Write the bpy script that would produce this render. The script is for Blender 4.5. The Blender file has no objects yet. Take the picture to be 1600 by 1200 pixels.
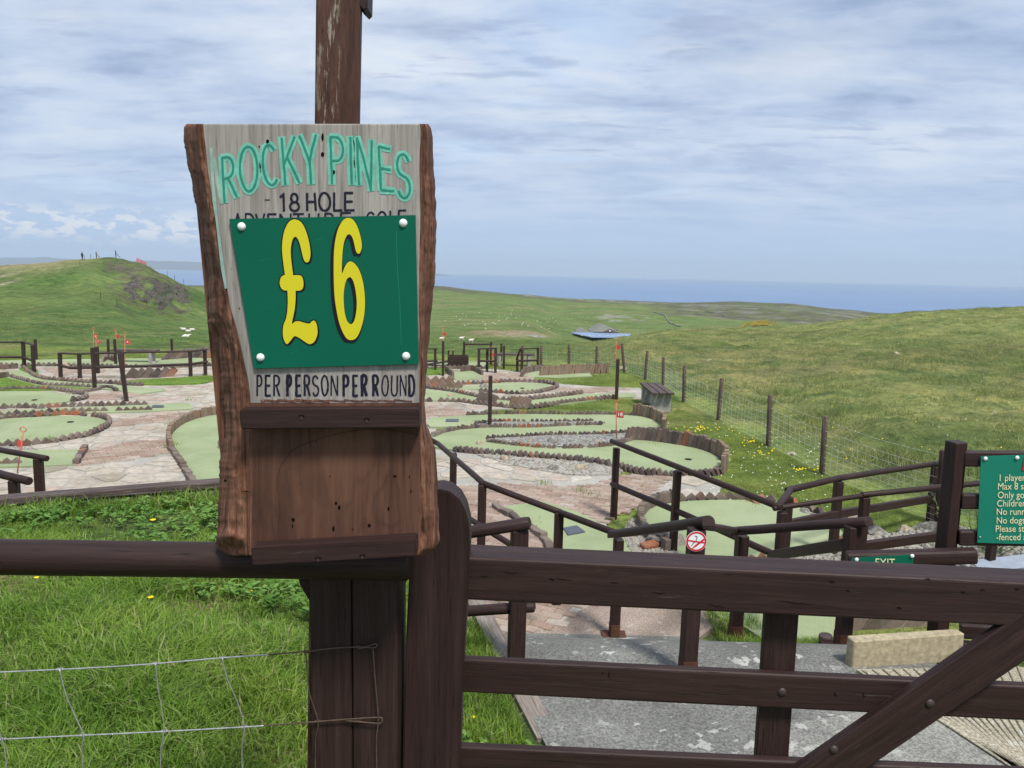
import bpy, bmesh, math, random
from mathutils import Vector, Matrix, noise, Euler
from mathutils.geometry import tessellate_polygon
random.seed(7)
SC = bpy.context.scene
COL = SC.collection
R = math.radians

# ------------------------------------------------------------------ camera
F = 1230.0
CAM = Vector((0, 0, 3.0))
PITCH, ROLL = R(8.14), R(1.25)
FWD = Vector((0, math.cos(PITCH), -math.sin(PITCH)))
U0 = Vector((0, math.sin(PITCH), math.cos(PITCH)))
R0 = Vector((1, 0, 0))
RGT = R0 * math.cos(ROLL) + U0 * math.sin(ROLL)
UPV = -R0 * math.sin(ROLL) + U0 * math.cos(ROLL)
cam = bpy.data.cameras.new('camera')
cam.sensor_width = 36; cam.lens = 36 * F / 1600
cam.clip_start = 0.05; cam.clip_end = 90000
camo = bpy.data.objects.new('camera', cam)
camo.matrix_world = Matrix(((RGT.x, UPV.x, -FWD.x, CAM.x), (RGT.y, UPV.y, -FWD.y, CAM.y), (RGT.z, UPV.z, -FWD.z, CAM.z), (0, 0, 0, 1)))
COL.objects.link(camo); SC.camera = camo

# ------------------------------------------------------------------ light
SUN_EL, SUN_AZ = 58.0, 152.0      # azimuth from +Y towards +X
EXPO = 1.58
sun = bpy.data.lights.new('sun', 'SUN'); sun.energy = 1.5; sun.angle = R(10); sun.color = (1.0, 0.95, 0.87)
suno = bpy.data.objects.new('sun', sun)
sd = Vector((math.sin(R(SUN_AZ)) * math.cos(R(SUN_EL)), math.cos(R(SUN_AZ)) * math.cos(R(SUN_EL)), math.sin(R(SUN_EL))))
suno.rotation_euler = sd.to_track_quat('Z', 'Y').to_euler(); suno.location = (0, 0, 40)
COL.objects.link(suno)
SC.view_settings.view_transform = 'Standard'; SC.view_settings.look = 'None'
SC.view_settings.gamma = 1; SC.view_settings.use_curve_mapping = False
SC.view_settings.exposure = EXPO

def NN(nt, typ, **kw):
    n = nt.nodes.new(typ)
    for k, v in kw.items():
        if k in n.inputs: n.inputs[k].default_value = v
        else: setattr(n, k, v)
    return n
def ramp(nt, stops, fac=None, interp='LINEAR'):
    n = nt.nodes.new('ShaderNodeValToRGB'); e = n.color_ramp.elements; n.color_ramp.interpolation = interp
    while len(e) < len(stops): e.new(0.5)
    for i, (p, c) in enumerate(stops):
        e[i].position = p
        if isinstance(c, (int, float)): c = (c, c, c)
        e[i].color = (c[0], c[1], c[2], 1)
    if fac is not None: nt.links.new(fac, n.inputs[0])
    return n.outputs[0]
def mixc(nt, fac, a, b, blend='MIX'):
    n = nt.nodes.new('ShaderNodeMix'); n.data_type = 'RGBA'; n.blend_type = blend
    for k, v in ((0, fac), (6, a), (7, b)):
        if hasattr(v, 'links'): nt.links.new(v, n.inputs[k])
        elif isinstance(v, (int, float)): n.inputs[k].default_value = v if k == 0 else (v, v, v, 1)
        else: n.inputs[k].default_value = (v[0], v[1], v[2], 1)
    return n.outputs[2]
def mth(nt, op, a, b=None, c=None):
    n = nt.nodes.new('ShaderNodeMath'); n.operation = op
    for i, v in enumerate((a, b, c)):
        if v is None: continue
        if hasattr(v, 'links'): nt.links.new(v, n.inputs[i])
        else: n.inputs[i].default_value = v
    return n.outputs[0]

def srgb(*c):
    return tuple(((x / 255) / 12.92 if x <= 10 else (((x / 255) + 0.055) / 1.055) ** 2.4) for x in c)

world = bpy.data.worlds.new('World'); SC.world = world; world.use_nodes = True
nt = world.node_tree; nt.nodes.clear()
out = nt.nodes.new('ShaderNodeOutputWorld'); bg = nt.nodes.new('ShaderNodeBackground')
WS = 0.07
bg.inputs[1].default_value = WS
sky = nt.nodes.new('ShaderNodeTexSky'); sky.sky_type = 'NISHITA'; sky.sun_disc = False
sky.sun_elevation = R(SUN_EL); sky.sun_rotation = R(SUN_AZ); sky.altitude = 150
tc = nt.nodes.new('ShaderNodeTexCoord'); sp = nt.nodes.new('ShaderNodeSeparateXYZ')
nt.links.new(tc.outputs['Generated'], sp.inputs[0])
zz = mth(nt, 'MAXIMUM', sp.outputs[2], 0.0)
den = mth(nt, 'ADD', zz, 0.115)
cb = nt.nodes.new('ShaderNodeCombineXYZ')
nt.links.new(mth(nt, 'DIVIDE', sp.outputs[0], den), cb.inputs[0]); nt.links.new(mth(nt, 'DIVIDE', sp.outputs[1], den), cb.inputs[1])
def wn(scale, detail, rough, dist, off=(0, 0, 0), sc=(1, 1, 1), rot=0):
    m = nt.nodes.new('ShaderNodeMapping'); m.inputs[1].default_value = off; m.inputs[3].default_value = sc; m.inputs[2].default_value = (0, 0, rot)
    nt.links.new(cb.outputs[0], m.inputs[0])
    n = nt.nodes.new('ShaderNodeTexNoise'); nt.links.new(m.outputs[0], n.inputs[0])
    n.inputs['Scale'].default_value = scale; n.inputs['Detail'].default_value = detail; n.inputs['Roughness'].default_value = rough; n.inputs['Distortion'].default_value = dist
    return n.outputs[0]
K = 1.0 / (WS * 2 ** EXPO)
def kc(c): return tuple(x * K for x in srgb(*c))
n1 = wn(0.8, 10, 0.56, 0.15, (3.1, 1.7, 0), (1.0, 1.1, 1), 0.35)
n2 = wn(1.9, 12, 0.62, 0.2, (7.3, 2.2, 0), (0.8, 1.25, 1), 0.25)
base = ramp(nt, [(0.33, kc((160, 181, 212))), (0.43, kc((188, 206, 232))), (0.53, kc((207, 221, 241))), (0.66, kc((226, 235, 247)))], n1)
det = ramp(nt, [(0.34, kc((145, 165, 200))), (0.43, kc((184, 202, 230))), (0.51, kc((208, 221, 241))), (0.64, kc((236, 242, 250)))], n2)
cl = mixc(nt, 0.55, base, det)
n4 = wn(5.5, 8, 0.6, 0.3, (2.3, 5.2, 0), (0.55, 1.4, 1), 0.3); n5 = wn(1.1, 3, 0.5, 0.0, (8.3, 4.2, 0))
cl = mixc(nt, mth(nt, 'MULTIPLY', ramp(nt, [(0.52, 0.0), (0.62, 0.55)], n4), ramp(nt, [(0.42, 0.0), (0.58, 1.0)], n5)), cl, kc((158, 175, 208)))
cl = mixc(nt, 1.0, cl, (0.985, 0.992, 1.0), 'MULTIPLY')
n3 = wn(0.5, 6, 0.6, 1.0, (1.3, 9.2, 0))
gap = ramp(nt, [(0.56, 0.0), (0.72, 0.55)], n3)
cl = mixc(nt, gap, cl, sky.outputs[0])
hz = ramp(nt, [(0.0, 1.0), (0.045, 0.88), (0.10, 0.35), (0.2, 0.0)], zz)
cl = mixc(nt, hz, cl, kc((186, 208, 238)))
# small heaped clouds low over the horizon, on the left
cb2 = nt.nodes.new('ShaderNodeCombineXYZ'); azr = mth(nt, 'DIVIDE', sp.outputs[0], mth(nt, 'MAXIMUM', sp.outputs[1], 0.05))
nt.links.new(azr, cb2.inputs[0]); nt.links.new(mth(nt, 'MULTIPLY', sp.outputs[2], 2.6), cb2.inputs[1])
cn = nt.nodes.new('ShaderNodeTexNoise'); nt.links.new(cb2.outputs[0], cn.inputs[0]); cn.inputs['Scale'].default_value = 30; cn.inputs['Detail'].default_value = 7; cn.inputs['Roughness'].default_value = 0.6
band = ramp(nt, [(0.018, 0.0), (0.034, 1.0), (0.050, 0.8), (0.068, 0.0)], zz); lm = ramp(nt, [(0.0, 1.0), (0.02, 0.0)], mth(nt, 'ADD', azr, 0.36))
cm = mth(nt, 'MULTIPLY', ramp(nt, [(0.49, 0.0), (0.545, 1.0)], cn.outputs[0]), mth(nt, 'MULTIPLY', band, lm))
cl = mixc(nt, mth(nt, 'MULTIPLY', cm, 0.95), cl, kc((240, 243, 248)))
nt.links.new(cl, bg.inputs[0]); nt.links.new(bg.outputs[0], out.inputs[0])

# ------------------------------------------------------------------ pixel <-> place helpers
def ray(px, py): return FWD + RGT * ((px - 800) / F) + UPV * ((600 - py) / F)
def at(px, py, Y):
    r = ray(px, py); return CAM + r * (Y / r.y)
def G(px, py, z=0.0):
    r = ray(px, py); return CAM + r * ((z - CAM.z) / r.z)

# ------------------------------------------------------------------ objects helpers
def tag(o, label=None, cat=None, group=None, kind=None):
    if label: o['label'] = label
    if cat: o['category'] = cat
    if group: o['group'] = group
    if kind: o['kind'] = kind
    return o
def thing(name, label, cat, loc=(0, 0, 0), group=None, kind=None):
    o = bpy.data.objects.new(name, None); o.location = loc; o.empty_display_size = 0.1
    COL.objects.link(o); return tag(o, label, cat, group, kind)
def wloc(p):
    v = Vector((0, 0, 0))
    while p is not None: v += p.location; p = p.parent
    return v
def obj(name, verts, faces, mat, parent=None, smooth=False, mats=None, fm=None):
    """verts in world space; parents are never rotated"""
    off = wloc(parent)
    me = bpy.data.meshes.new(name); me.from_pydata([tuple(Vector(v) - off) for v in verts], [], faces)
    for m in (mats or [mat]): me.materials.append(m)
    if fm: me.polygons.foreach_set('material_index', fm)
    if smooth: me.polygons.foreach_set('use_smooth', [True] * len(faces))
    me.update()
    o = bpy.data.objects.new(name, me); COL.objects.link(o)
    if parent is not None: o.parent = parent
    return o
def inst(name, me, M, parent=None):
    o = bpy.data.objects.new(name, me); COL.objects.link(o)
    if parent is not None:
        o.parent = parent; M = Matrix.Translation(-wloc(parent)) @ M
    o.matrix_local = M
    return o
def mesh_from_bm(name, bm, mat, smooth=False):
    me = bpy.data.meshes.new(name); bm.to_mesh(me); bm.free(); me.materials.append(mat)
    if smooth: me.polygons.foreach_set('use_smooth', [True] * len(me.polygons))
    return me
def box_mesh(name, sx, sy, sz, mat, bev=0.006, seg=1, jit=0.0, seed=0):
    bm = bmesh.new(); bmesh.ops.create_cube(bm, size=1)
    rr = random.Random(seed)
    for v in bm.verts: v.co = Vector((v.co.x * sx, v.co.y * sy, v.co.z * sz)) + Vector((rr.uniform(-jit, jit), rr.uniform(-jit, jit), rr.uniform(-jit, jit)))
    if bev: bmesh.ops.bevel(bm, geom=bm.edges[:], offset=bev, segments=seg, affect='EDGES')
    return mesh_from_bm(name, bm, mat)
def frame(p0, p1, upref=Vector((0, 0, 1))):
    x = (p1 - p0).normalized(); y = upref.cross(x)
    if y.length < 1e-3: y = Vector((0, 1, 0)).cross(x)
    y.normalize(); z = x.cross(y)
    return Matrix(((x.x, y.x, z.x, p0.x), (x.y, y.y, z.y, p0.y), (x.z, y.z, z.z, p0.z), (0, 0, 0, 1)))
def profile(kind, w, h, r):
    pts = []
    if kind == 'square':
        n = 3
        for cx, cy, a0 in ((w / 2 - r, h / 2 - r, 0), (-w / 2 + r, h / 2 - r, 90), (-w / 2 + r, -h / 2 + r, 180), (w / 2 - r, -h / 2 + r, 270)):
            for k in range(n + 1):
                a = R(a0 + 90 * k / n); pts.append((cx + r * math.cos(a), cy + r * math.sin(a)))
    elif kind == 'round':
        for k in range(16):
            a = 2 * math.pi * k / 16; pts.append((w / 2 * math.cos(a), h / 2 * math.sin(a)))
    elif kind == 'dome':      # flat underneath, rounded on top
        pts.append((w / 2, -h / 2))
        for k in range(11):
            a = math.pi * k / 10; pts.append((w / 2 * math.cos(a), -h * 0.05 + h * 0.55 * math.sin(a)))
        pts.append((-w / 2, -h / 2))
    return pts
def timber(name, p0, p1, w, h, mat, parent=None, kind='square', r=0.006, up=Vector((0, 0, 1)), jit=0.0, seg=None, taper=1.0, segs_end=0.006, dome=0.0):
    """a length of wood: local x runs along the grain; w is sideways, h is up"""
    p0 = Vector(p0); p1 = Vector(p1); L = (p1 - p0).length
    pr = profile(kind, w, h, min(r, w / 2.1, h / 2.1)); n = len(pr)
    seg = seg or max(2, int(L / 0.25))
    xs = [0.0, segs_end] + [segs_end + (L - 2 * segs_end) * k / seg for k in range(1, seg)] + [L - segs_end, L]
    verts = []; so = random.uniform(0, 99)
    for i, x in enumerate(xs):
        sc = 1.0 - (segs_end / max(w, h) * 1.4 if i in (0, len(xs) - 1) else 0)
        tp = 1 + (taper - 1) * x / L
        dy = noise.noise(Vector((x * 1.5 + so, 3, 1))) * jit; dz = noise.noise(Vector((x * 1.5 + so, 7, 5))) * jit
        for k, (a, b) in enumerate(pr):
            nn = 1 + (noise.noise(Vector((x * 3 + so, a * 30, b * 30))) * jit * 3 if jit else 0)
            verts.append((x, a * sc * tp * nn + dy, b * sc * tp * nn + dz))
    faces = []
    for i in range(len(xs) - 1):
        for k in range(n):
            k2 = (k + 1) % n
            faces.append((i * n + k, (i + 1) * n + k, (i + 1) * n + k2, i * n + k2))
    faces.append(tuple(range(n))[::1]); faces.append(tuple((len(xs) - 1) * n + k for k in range(n))[::-1])
    me = bpy.data.meshes.new(name); me.from_pydata(verts, [], faces); me.materials.append(mat)
    if kind != 'square': me.polygons.foreach_set('use_smooth', [True] * (len(faces) - 2) + [False] * 2)
    me.update()
    bm = bmesh.new(); bm.from_mesh(me); bmesh.ops.recalc_face_normals(bm, faces=bm.faces); bm.to_mesh(me); bm.free()
    return inst(name, me, frame(p0, p1, up), parent)
def catmull(pts, n=6, closed=False):
    P = [Vector(p) for p in pts]; out = []; m = len(P)
    rng = m if closed else m - 1
    for i in range(rng):
        if closed: a, b, c, d = P[(i - 1) % m], P[i], P[(i + 1) % m], P[(i + 2) % m]
        else: a, b, c, d = P[max(i - 1, 0)], P[i], P[i + 1], P[min(i + 2, m - 1)]
        for k in range(n):
            t = k / n
            out.append(0.5 * ((2 * b) + (c - a) * t + (2 * a - 5 * b + 4 * c - d) * t * t + (3 * b - a - 3 * c + d) * t ** 3))
    if not closed: out.append(P[-1])
    return out
def tube(name, pts, rad, mat, parent=None, n=6, smooth=True):
    P = [Vector(p) for p in pts]; verts = []; faces = []
    for i, p in enumerate(P):
        t = (P[min(i + 1, len(P) - 1)] - P[max(i - 1, 0)]).normalized()
        a = t.cross(Vector((0.3, 0.2, 1))).normalized(); b = t.cross(a)
        rr = rad[i] if isinstance(rad, (list, tuple)) else rad
        for k in range(n):
            an = 2 * math.pi * k / n; verts.append(p + a * rr * math.cos(an) + b * rr * math.sin(an))
    for i in range(len(P) - 1):
        for k in range(n): faces.append((i * n + k, i * n + (k + 1) % n, (i + 1) * n + (k + 1) % n, (i + 1) * n + k))
    faces.append(tuple(range(n))[::-1]); faces.append(tuple((len(P) - 1) * n + k for k in range(n)))
    return obj(name, verts, faces, mat, parent, smooth)
def slab_geo(poly, z0, z1, hole=None):
    """top + sides of a flat outline (list of xy)"""
    loops = [[Vector((p[0], p[1], 0)) for p in poly]] + ([[Vector((p[0], p[1], 0)) for p in hole]] if hole else [])
    tri = tessellate_polygon(loops); flat = [p for l in loops for p in l]
    n = len(flat); verts = [(p.x, p.y, z1) for p in flat] + [(p.x, p.y, z0) for p in flat]
    faces = []
    for t in tri:
        a, b, c = (flat[i] for i in t)
        if (b - a).cross(c - a).z < 0: t = t[::-1]
        faces.append(tuple(t))
    s = 0
    for l in loops:
        m = len(l); area = sum(l[i].x * l[(i + 1) % m].y - l[(i + 1) % m].x * l[i].y for i in range(m))
        for i in range(m):
            j = (i + 1) % m; f = (s + i, n + s + i, n + s + j, s + j)
            if (area < 0) != (s > 0): f = f[::-1]
            faces.append(f)
        s += m
    return verts, faces
def slab(name, poly, z0, z1, mat, parent=None):
    v, f = slab_geo(poly, z0, z1); return obj(name, v, f, mat, parent)
def inside(p, poly):
    x, y = p[0], p[1]; c = False; j = len(poly) - 1
    for i in range(len(poly)):
        xi, yi = poly[i][0], poly[i][1]; xj, yj = poly[j][0], poly[j][1]
        if (yi > y) != (yj > y) and x < (xj - xi) * (y - yi) / (yj - yi + 1e-12) + xi: c = not c
        j = i
    return c
def resample(P, step, closed=False):
    P = [Vector(p) for p in P]
    if closed: P = P + [P[0]]
    out = []; acc = 0.0
    for i in range(len(P) - 1):
        a, b = P[i], P[i + 1]; L = (b - a).length
        if L < 1e-6: continue
        while acc <= L:
            out.append((a.lerp(b, acc / L), (b - a).normalized())); acc += step
        acc -= L
    return out

# ------------------------------------------------------------------ materials
def newmat(name, rough=0.8, spec=0.25):
    m = bpy.data.materials.new(name); m.use_nodes = True; nt = m.node_tree
    b = nt.nodes['Principled BSDF']; b.inputs['Roughness'].default_value = rough; b.inputs['Specular IOR Level'].default_value = spec
    return m, nt, b
def coords(nt, sc=(1, 1, 1), src='Object', rnd=True):
    tc = nt.nodes.new('ShaderNodeTexCoord'); mp = nt.nodes.new('ShaderNodeMapping'); mp.inputs[3].default_value = sc
    v = tc.outputs[src]
    if src == 'World':
        g = nt.nodes.new('ShaderNodeNewGeometry'); v = g.outputs['Position']
    if rnd:
        oi = nt.nodes.new('ShaderNodeObjectInfo'); a = nt.nodes.new('ShaderNodeVectorMath'); a.operation = 'ADD'
        k = mth(nt, 'MULTIPLY', oi.outputs['Random'], 37.0); nt.links.new(v, a.inputs[0]); nt.links.new(k, a.inputs[1]); v = a.outputs[0]
    nt.links.new(v, mp.inputs[0]); return mp.outputs[0]
def tn(nt, vec, scale, detail=4, rough=0.55, dist=0.0):
    n = nt.nodes.new('ShaderNodeTexNoise'); nt.links.new(vec, n.inputs[0])
    n.inputs['Scale'].default_value = scale; n.inputs['Detail'].default_value = detail; n.inputs['Roughness'].default_value = rough; n.inputs['Distortion'].default_value = dist
    return n.outputs[0]
def bump(nt, b, h, strength, dist=0.01):
    n = nt.nodes.new('ShaderNodeBump'); n.inputs['Strength'].default_value = strength; n.inputs['Distance'].default_value = dist
    nt.links.new(h, n.inputs['Height']); nt.links.new(n.outputs[0], b.inputs['Normal'])
def geopos(nt):
    g = nt.nodes.new('ShaderNodeNewGeometry'); return g.outputs['Position']

def wood(name, c0, c1, c2, rough=0.62, spec=0.3, scx=1.0, wear=None, wearc=(0.3, 0.28, 0.25), bs=0.5, axis='x', fine=1.0, ck=0.55, rings=0.0, wbig=(0.45, 0.6), wside=None):
    m, nt, b = newmat(name, rough, spec)
    s = {'x': (1.2 * scx, 26, 26), 'z': (26, 26, 1.2 * scx)}[axis]
    v = coords(nt, s, 'Object', axis == 'x')
    g = tn(nt, v, 2.2 * fine, 7, 0.6, 0.8)
    v2 = coords(nt, tuple(k * 4 for k in s), 'Object', axis == 'x'); g2 = tn(nt, v2, 2.5 * fine, 3, 0.6)
    v3 = coords(nt, (2, 2, 2), 'Object', axis == 'x'); blot = tn(nt, v3, 1.5, 4)
    c = ramp(nt, [(0.3, c0), (0.5, c1), (0.72, c2)], g)
    c = mixc(nt, ramp(nt, [(0.35, 0.0), (0.7, 0.45)], blot), c, c0)
    crack = ramp(nt, [(0.30, 0.0), (0.36, 1.0)], g2)
    c = mixc(nt, 0.35, c, mixc(nt, 1.0, c, ramp(nt, [(0.3, 0.45), (0.5, 1.0), (0.7, 1.6)], g2), 'MULTIPLY'))
    c = mixc(nt, mth(nt, 'MULTIPLY', mth(nt, 'SUBTRACT', 1.0, crack), ck), c, tuple(k * 0.3 for k in c0))
    if rings:
        rv = coords(nt, (5.0, 1.0, 3.4), 'Object', False); rn = tn(nt, rv, 0.9, 3, 0.5, 0.3)
        rg = mth(nt, 'ABSOLUTE', mth(nt, 'SUBTRACT', mth(nt, 'FRACT', mth(nt, 'MULTIPLY', rn, 11.0)), 0.5))
        c = mixc(nt, mth(nt, 'MULTIPLY', ramp(nt, [(0.0, 1.0), (0.16, 0.0)], rg), rings), c, c0)
        c = mixc(nt, ramp(nt, [(0.45, 0.0), (0.62, 0.5)], rn), c, tuple(k * 1.25 for k in c2))
    if wear:
        vw = coords(nt, tuple(k * 0.6 for k in s), 'Object', axis == 'x'); w1 = tn(nt, vw, 6, 8, 0.75)
        vb = coords(nt, (3, 3, 3), 'Object', axis == 'x'); w2 = tn(nt, vb, 1.3, 3)
        w = mth(nt, 'MULTIPLY', ramp(nt, [(wear, 0.0), (wear + 0.05, 1.0)], w1), ramp(nt, [(wbig[0], 0.0), (wbig[1], 1.0)], w2))
        if wside:
            st_ = nt.nodes.new('ShaderNodeTexCoord'); ss = nt.nodes.new('ShaderNodeSeparateXYZ'); nt.links.new(st_.outputs['Object'], ss.inputs[0])
            w = mth(nt, 'MULTIPLY', w, ramp(nt, [(0.0, 0.25), (0.22, 1.0), (0.48, 1.0), (0.60, 0.0)], mth(nt, 'ADD', mth(nt, 'MULTIPLY', ss.outputs[1], wside), 0.5)))
        c = mixc(nt, w, c, wearc)
    nt.links.new(c, b.inputs['Base Color'])
    hh = mth(nt, 'ADD', mth(nt, 'MULTIPLY', g, 0.7), mth(nt, 'MULTIPLY', crack, 0.5))
    bump(nt, b, hh, bs, 0.004 if bs < 1 else 0.008)
    return m
M = {}
M['wood'] = wood('dark_stained_wood', (0.021, 0.0108, 0.0096), (0.032, 0.0168, 0.0150), (0.048, 0.0272, 0.0248), rough=0.55, spec=0.24, ck=0.45, wear=0.62, wearc=(0.10, 0.075, 0.068))
M['wood_z'] = wood('dark_stained_wood_upright', (0.021, 0.0105, 0.0097), (0.030, 0.0157, 0.0145), (0.043, 0.0245, 0.0232), rough=0.55, spec=0.24, axis='z', ck=0.3)
M['wood_far'] = wood('dark_brown_wood', (0.022, 0.013, 0.011), (0.042, 0.026, 0.022), (0.07, 0.046, 0.039), rough=0.65)
M['wood_grey'] = wood('bleached_wood', (0.12, 0.095, 0.08), (0.24, 0.205, 0.18), (0.38, 0.34, 0.30), rough=0.85)
M['sleeper'] = wood('weathered_sleeper', (0.035, 0.024, 0.021), (0.085, 0.062, 0.056), (0.17, 0.14, 0.13), rough=0.75, wear=0.60, wearc=(0.26, 0.23, 0.21), bs=0.9)
M['post_red'] = wood('peeling_red_brown_post', (0.030, 0.013, 0.008), (0.072, 0.029, 0.017), (0.120, 0.055, 0.035), rough=0.7, wear=0.53, wearc=(0.27, 0.23, 0.18), scx=2.5, wbig=(0.38, 0.46), wside=-12.0)
M['fencepost'] = wood('weathered_fence_post', (0.05, 0.035, 0.027), (0.11, 0.082, 0.065), (0.20, 0.165, 0.14), rough=0.9)
M['edgewood'] = wood('live_edge_wood', (0.060, 0.024, 0.013), (0.165, 0.070, 0.041), (0.31, 0.160, 0.10), rough=0.75, axis='z', bs=1.0, fine=1.6, scx=0.8)
M['greyface'] = wood('weathered_grey_wood', (0.19, 0.17, 0.152), (0.32, 0.297, 0.27), (0.41, 0.385, 0.355), rough=0.85, axis='z', bs=0.3, fine=1.1, scx=0.9)
M['brownface'] = wood('stained_brown_wood', (0.047, 0.020, 0.012), (0.092, 0.041, 0.026), (0.148, 0.073, 0.046), rough=0.75, axis='z', bs=0.35, fine=0.5, scx=1.6, ck=0.3, rings=0.45)

def plain(name, c, rough=0.6, spec=0.3, metal=0.0, nz=0.0, scale=8, src='Object', bs=0.0, bd=0.003):
    m, nt, b = newmat(name, rough, spec); b.inputs['Metallic'].default_value = metal
    if nz:
        v = coords(nt, (1, 1, 1), src, False); g = tn(nt, v, scale, 6, 0.65)
        cc = ramp(nt, [(0.3, tuple(x * (1 - nz) for x in c)), (0.5, c), (0.7, tuple(min(1, x * (1 + nz)) for x in c))], g)
        nt.links.new(cc, b.inputs['Base Color'])
        if bs: bump(nt, b, g, bs, bd)
    else: b.inputs['Base Color'].default_value = (*c, 1)
    return m
M['green_board'] = plain('dark_green_plastic', (0.002, 0.105, 0.060), 0.45, 0.18, nz=0.06, scale=3)
M['green_board2'] = plain('teal_green_plastic', (0.010, 0.19, 0.125), 0.45, 0.3, nz=0.06, scale=3)
M['yellow'] = plain('yellow_paint', (0.62, 0.55, 0.016), 0.5, 0.3)
M['cream'] = plain('cream_paint', (0.72, 0.70, 0.42), 0.5)
M['black'] = plain('black_paint', (0.006, 0.006, 0.012), 0.5, 0.3)
M['navy_paint'] = plain('blue_black_hand_paint', (0.009, 0.008, 0.022), 0.6, 0.3)
M['teal_light'] = plain('pale_teal_paint', (0.16, 0.46, 0.355), 0.8, nz=0.22, scale=60)
M['teal_dark'] = plain('deep_teal_paint', (0.022, 0.22, 0.16), 0.8, nz=0.12, scale=60)
M['teal_faded'] = plain('faded_teal_paint', (0.27, 0.40, 0.34), 0.85, nz=0.25, scale=40)
M['white'] = plain('white_plastic', (0.78, 0.79, 0.80), 0.35, 0.5)
M['red'] = plain('red_paint', (0.55, 0.02, 0.025), 0.5)
M['flag_red'] = plain('red_flag', (0.46, 0.075, 0.06), 0.7)
M['rod'] = plain('faded_orange_rod', (0.50, 0.17, 0.10), 0.6)
M['hole'] = plain('dark_hole', (0.006, 0.004, 0.003), 0.95, 0.1)
M['wire'] = plain('galvanised_wire', (0.42, 0.43, 0.43), 0.45, 0.5, metal=0.6, nz=0.3, scale=60)
M['netting'] = plain('pale_netting_wire', (0.55, 0.58, 0.52), 0.6, 0.4)
M['wire_rust'] = plain('rusty_wire', (0.10, 0.07, 0.055), 0.75, 0.3, metal=0.3, nz=0.4, scale=60)
M['rust'] = plain('rusty_steel', (0.085, 0.038, 0.024), 0.85, 0.2, nz=0.5, scale=14, bs=0.4)
M['bolt'] = plain('painted_bolt', (0.045, 0.03, 0.028), 0.5, 0.4)
M['rubber'] = plain('blue_grey_mat', (0.085, 0.10, 0.125), 0.8, 0.2, nz=0.2, scale=30)
M['concrete_post'] = plain('pale_concrete', (0.30, 0.295, 0.27), 0.9, 0.2, nz=0.25, scale=9, bs=0.4)
M['lintel'] = plain('yellowish_precast_concrete', (0.36, 0.31, 0.21), 0.95, 0.15, nz=0.35, scale=26, bs=0.9)
M['steel_sheet'] = plain('pale_metal_sheet', (0.27, 0.31, 0.37), 0.5, 0.4, nz=0.15)
M['sheep'] = plain('sheep_fleece', (0.62, 0.60, 0.52), 0.95, 0.1, nz=0.1)
M['navywall'] = plain('navy_cladding', (0.02, 0.035, 0.11), 0.7)
M['blueroof'] = plain('light_blue_canopy', (0.20, 0.27, 0.40), 0.5)
M['greyroof'] = plain('grey_sheet_roof', (0.19, 0.19, 0.17), 0.8, nz=0.15, scale=0.6)
M['gablewall'] = plain('brown_grey_gable', (0.10, 0.09, 0.08), 0.8)
M['jacket'] = plain('navy_clothes', (0.02, 0.03, 0.06), 0.9)
M['skin'] = plain('skin', (0.45, 0.27, 0.2), 0.6)
M['orange_net'] = plain('orange_red_netting', (0.62, 0.06, 0.05), 0.8)

M['sawmark'] = plain('dark_saw_mark', (0.045, 0.022, 0.014), 0.9)
def felt_mat():
    m, nt, b = newmat('pale_green_felt', 0.95, 0.1); p = geopos(nt)
    a = tn(nt, p, 0.9, 5, 0.6, 0.4); f = tn(nt, p, 90, 2); d = tn(nt, p, 5, 5, 0.7)
    c = ramp(nt, [(0.3, (0.200, 0.255, 0.118)), (0.5, (0.250, 0.305, 0.150)), (0.7, (0.295, 0.35, 0.182))], a)
    c = mixc(nt, ramp(nt, [(0.60, 0.0), (0.78, 0.35)], d), c, (0.17, 0.25, 0.12))
    c = mixc(nt, 0.12, c, ramp(nt, [(0.3, 0.05), (0.7, 0.7)], f))
    w = tn(nt, p, 0.35, 6, 0.7, 1.0); c = mixc(nt, ramp(nt, [(0.50, 0.0), (0.68, 0.45)], w), c, (0.36, 0.40, 0.26))
    s2 = tn(nt, p, 16, 4, 0.7); c = mixc(nt, ramp(nt, [(0.66, 0.0), (0.72, 0.5)], s2), c, (0.13, 0.14, 0.08))
    nt.links.new(c, b.inputs[0]); bump(nt, b, a, 0.25, 0.05); return m
M['felt'] = felt_mat()
def conc(name, c0, c1, sc=1.0, lich=0.0, lc=(0.5, 0.5, 0.46), agg=0.35, bs=0.6):
    m, nt, b = newmat(name, 0.93, 0.2); p = geopos(nt)
    a = tn(nt, p, 2.2 * sc, 6, 0.65); g = tn(nt, p, 75 * sc, 2, 0.7); g2 = tn(nt, p, 28 * sc, 3, 0.6)
    c = ramp(nt, [(0.3, c0), (0.7, c1)], a)
    sp = ramp(nt, [(0.36, 0.35), (0.5, 1.0), (0.64, 1.7)], g); c = mixc(nt, agg * 1.6, c, mixc(nt, 1.0, c, sp, 'MULTIPLY'))
    if lich:
        v = nt.nodes.new('ShaderNodeTexNoise'); nt.links.new(p, v.inputs[0]); v.inputs['Scale'].default_value = 11; v.inputs['Detail'].default_value = 6; v.inputs['Roughness'].default_value = 0.55
        big = tn(nt, p, 0.9, 3)
        l = mth(nt, 'MULTIPLY', ramp(nt, [(0.60, 0.0), (0.63, 1.0)], v.outputs[0]), ramp(nt, [(0.40, 0.0), (0.6, 1.0)], big))
        c = mixc(nt, mth(nt, 'MULTIPLY', l, lich), c, lc)
    nt.links.new(c, b.inputs[0]); bump(nt, b, mth(nt, 'ADD', g, g2), bs, 0.006); return m
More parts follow.
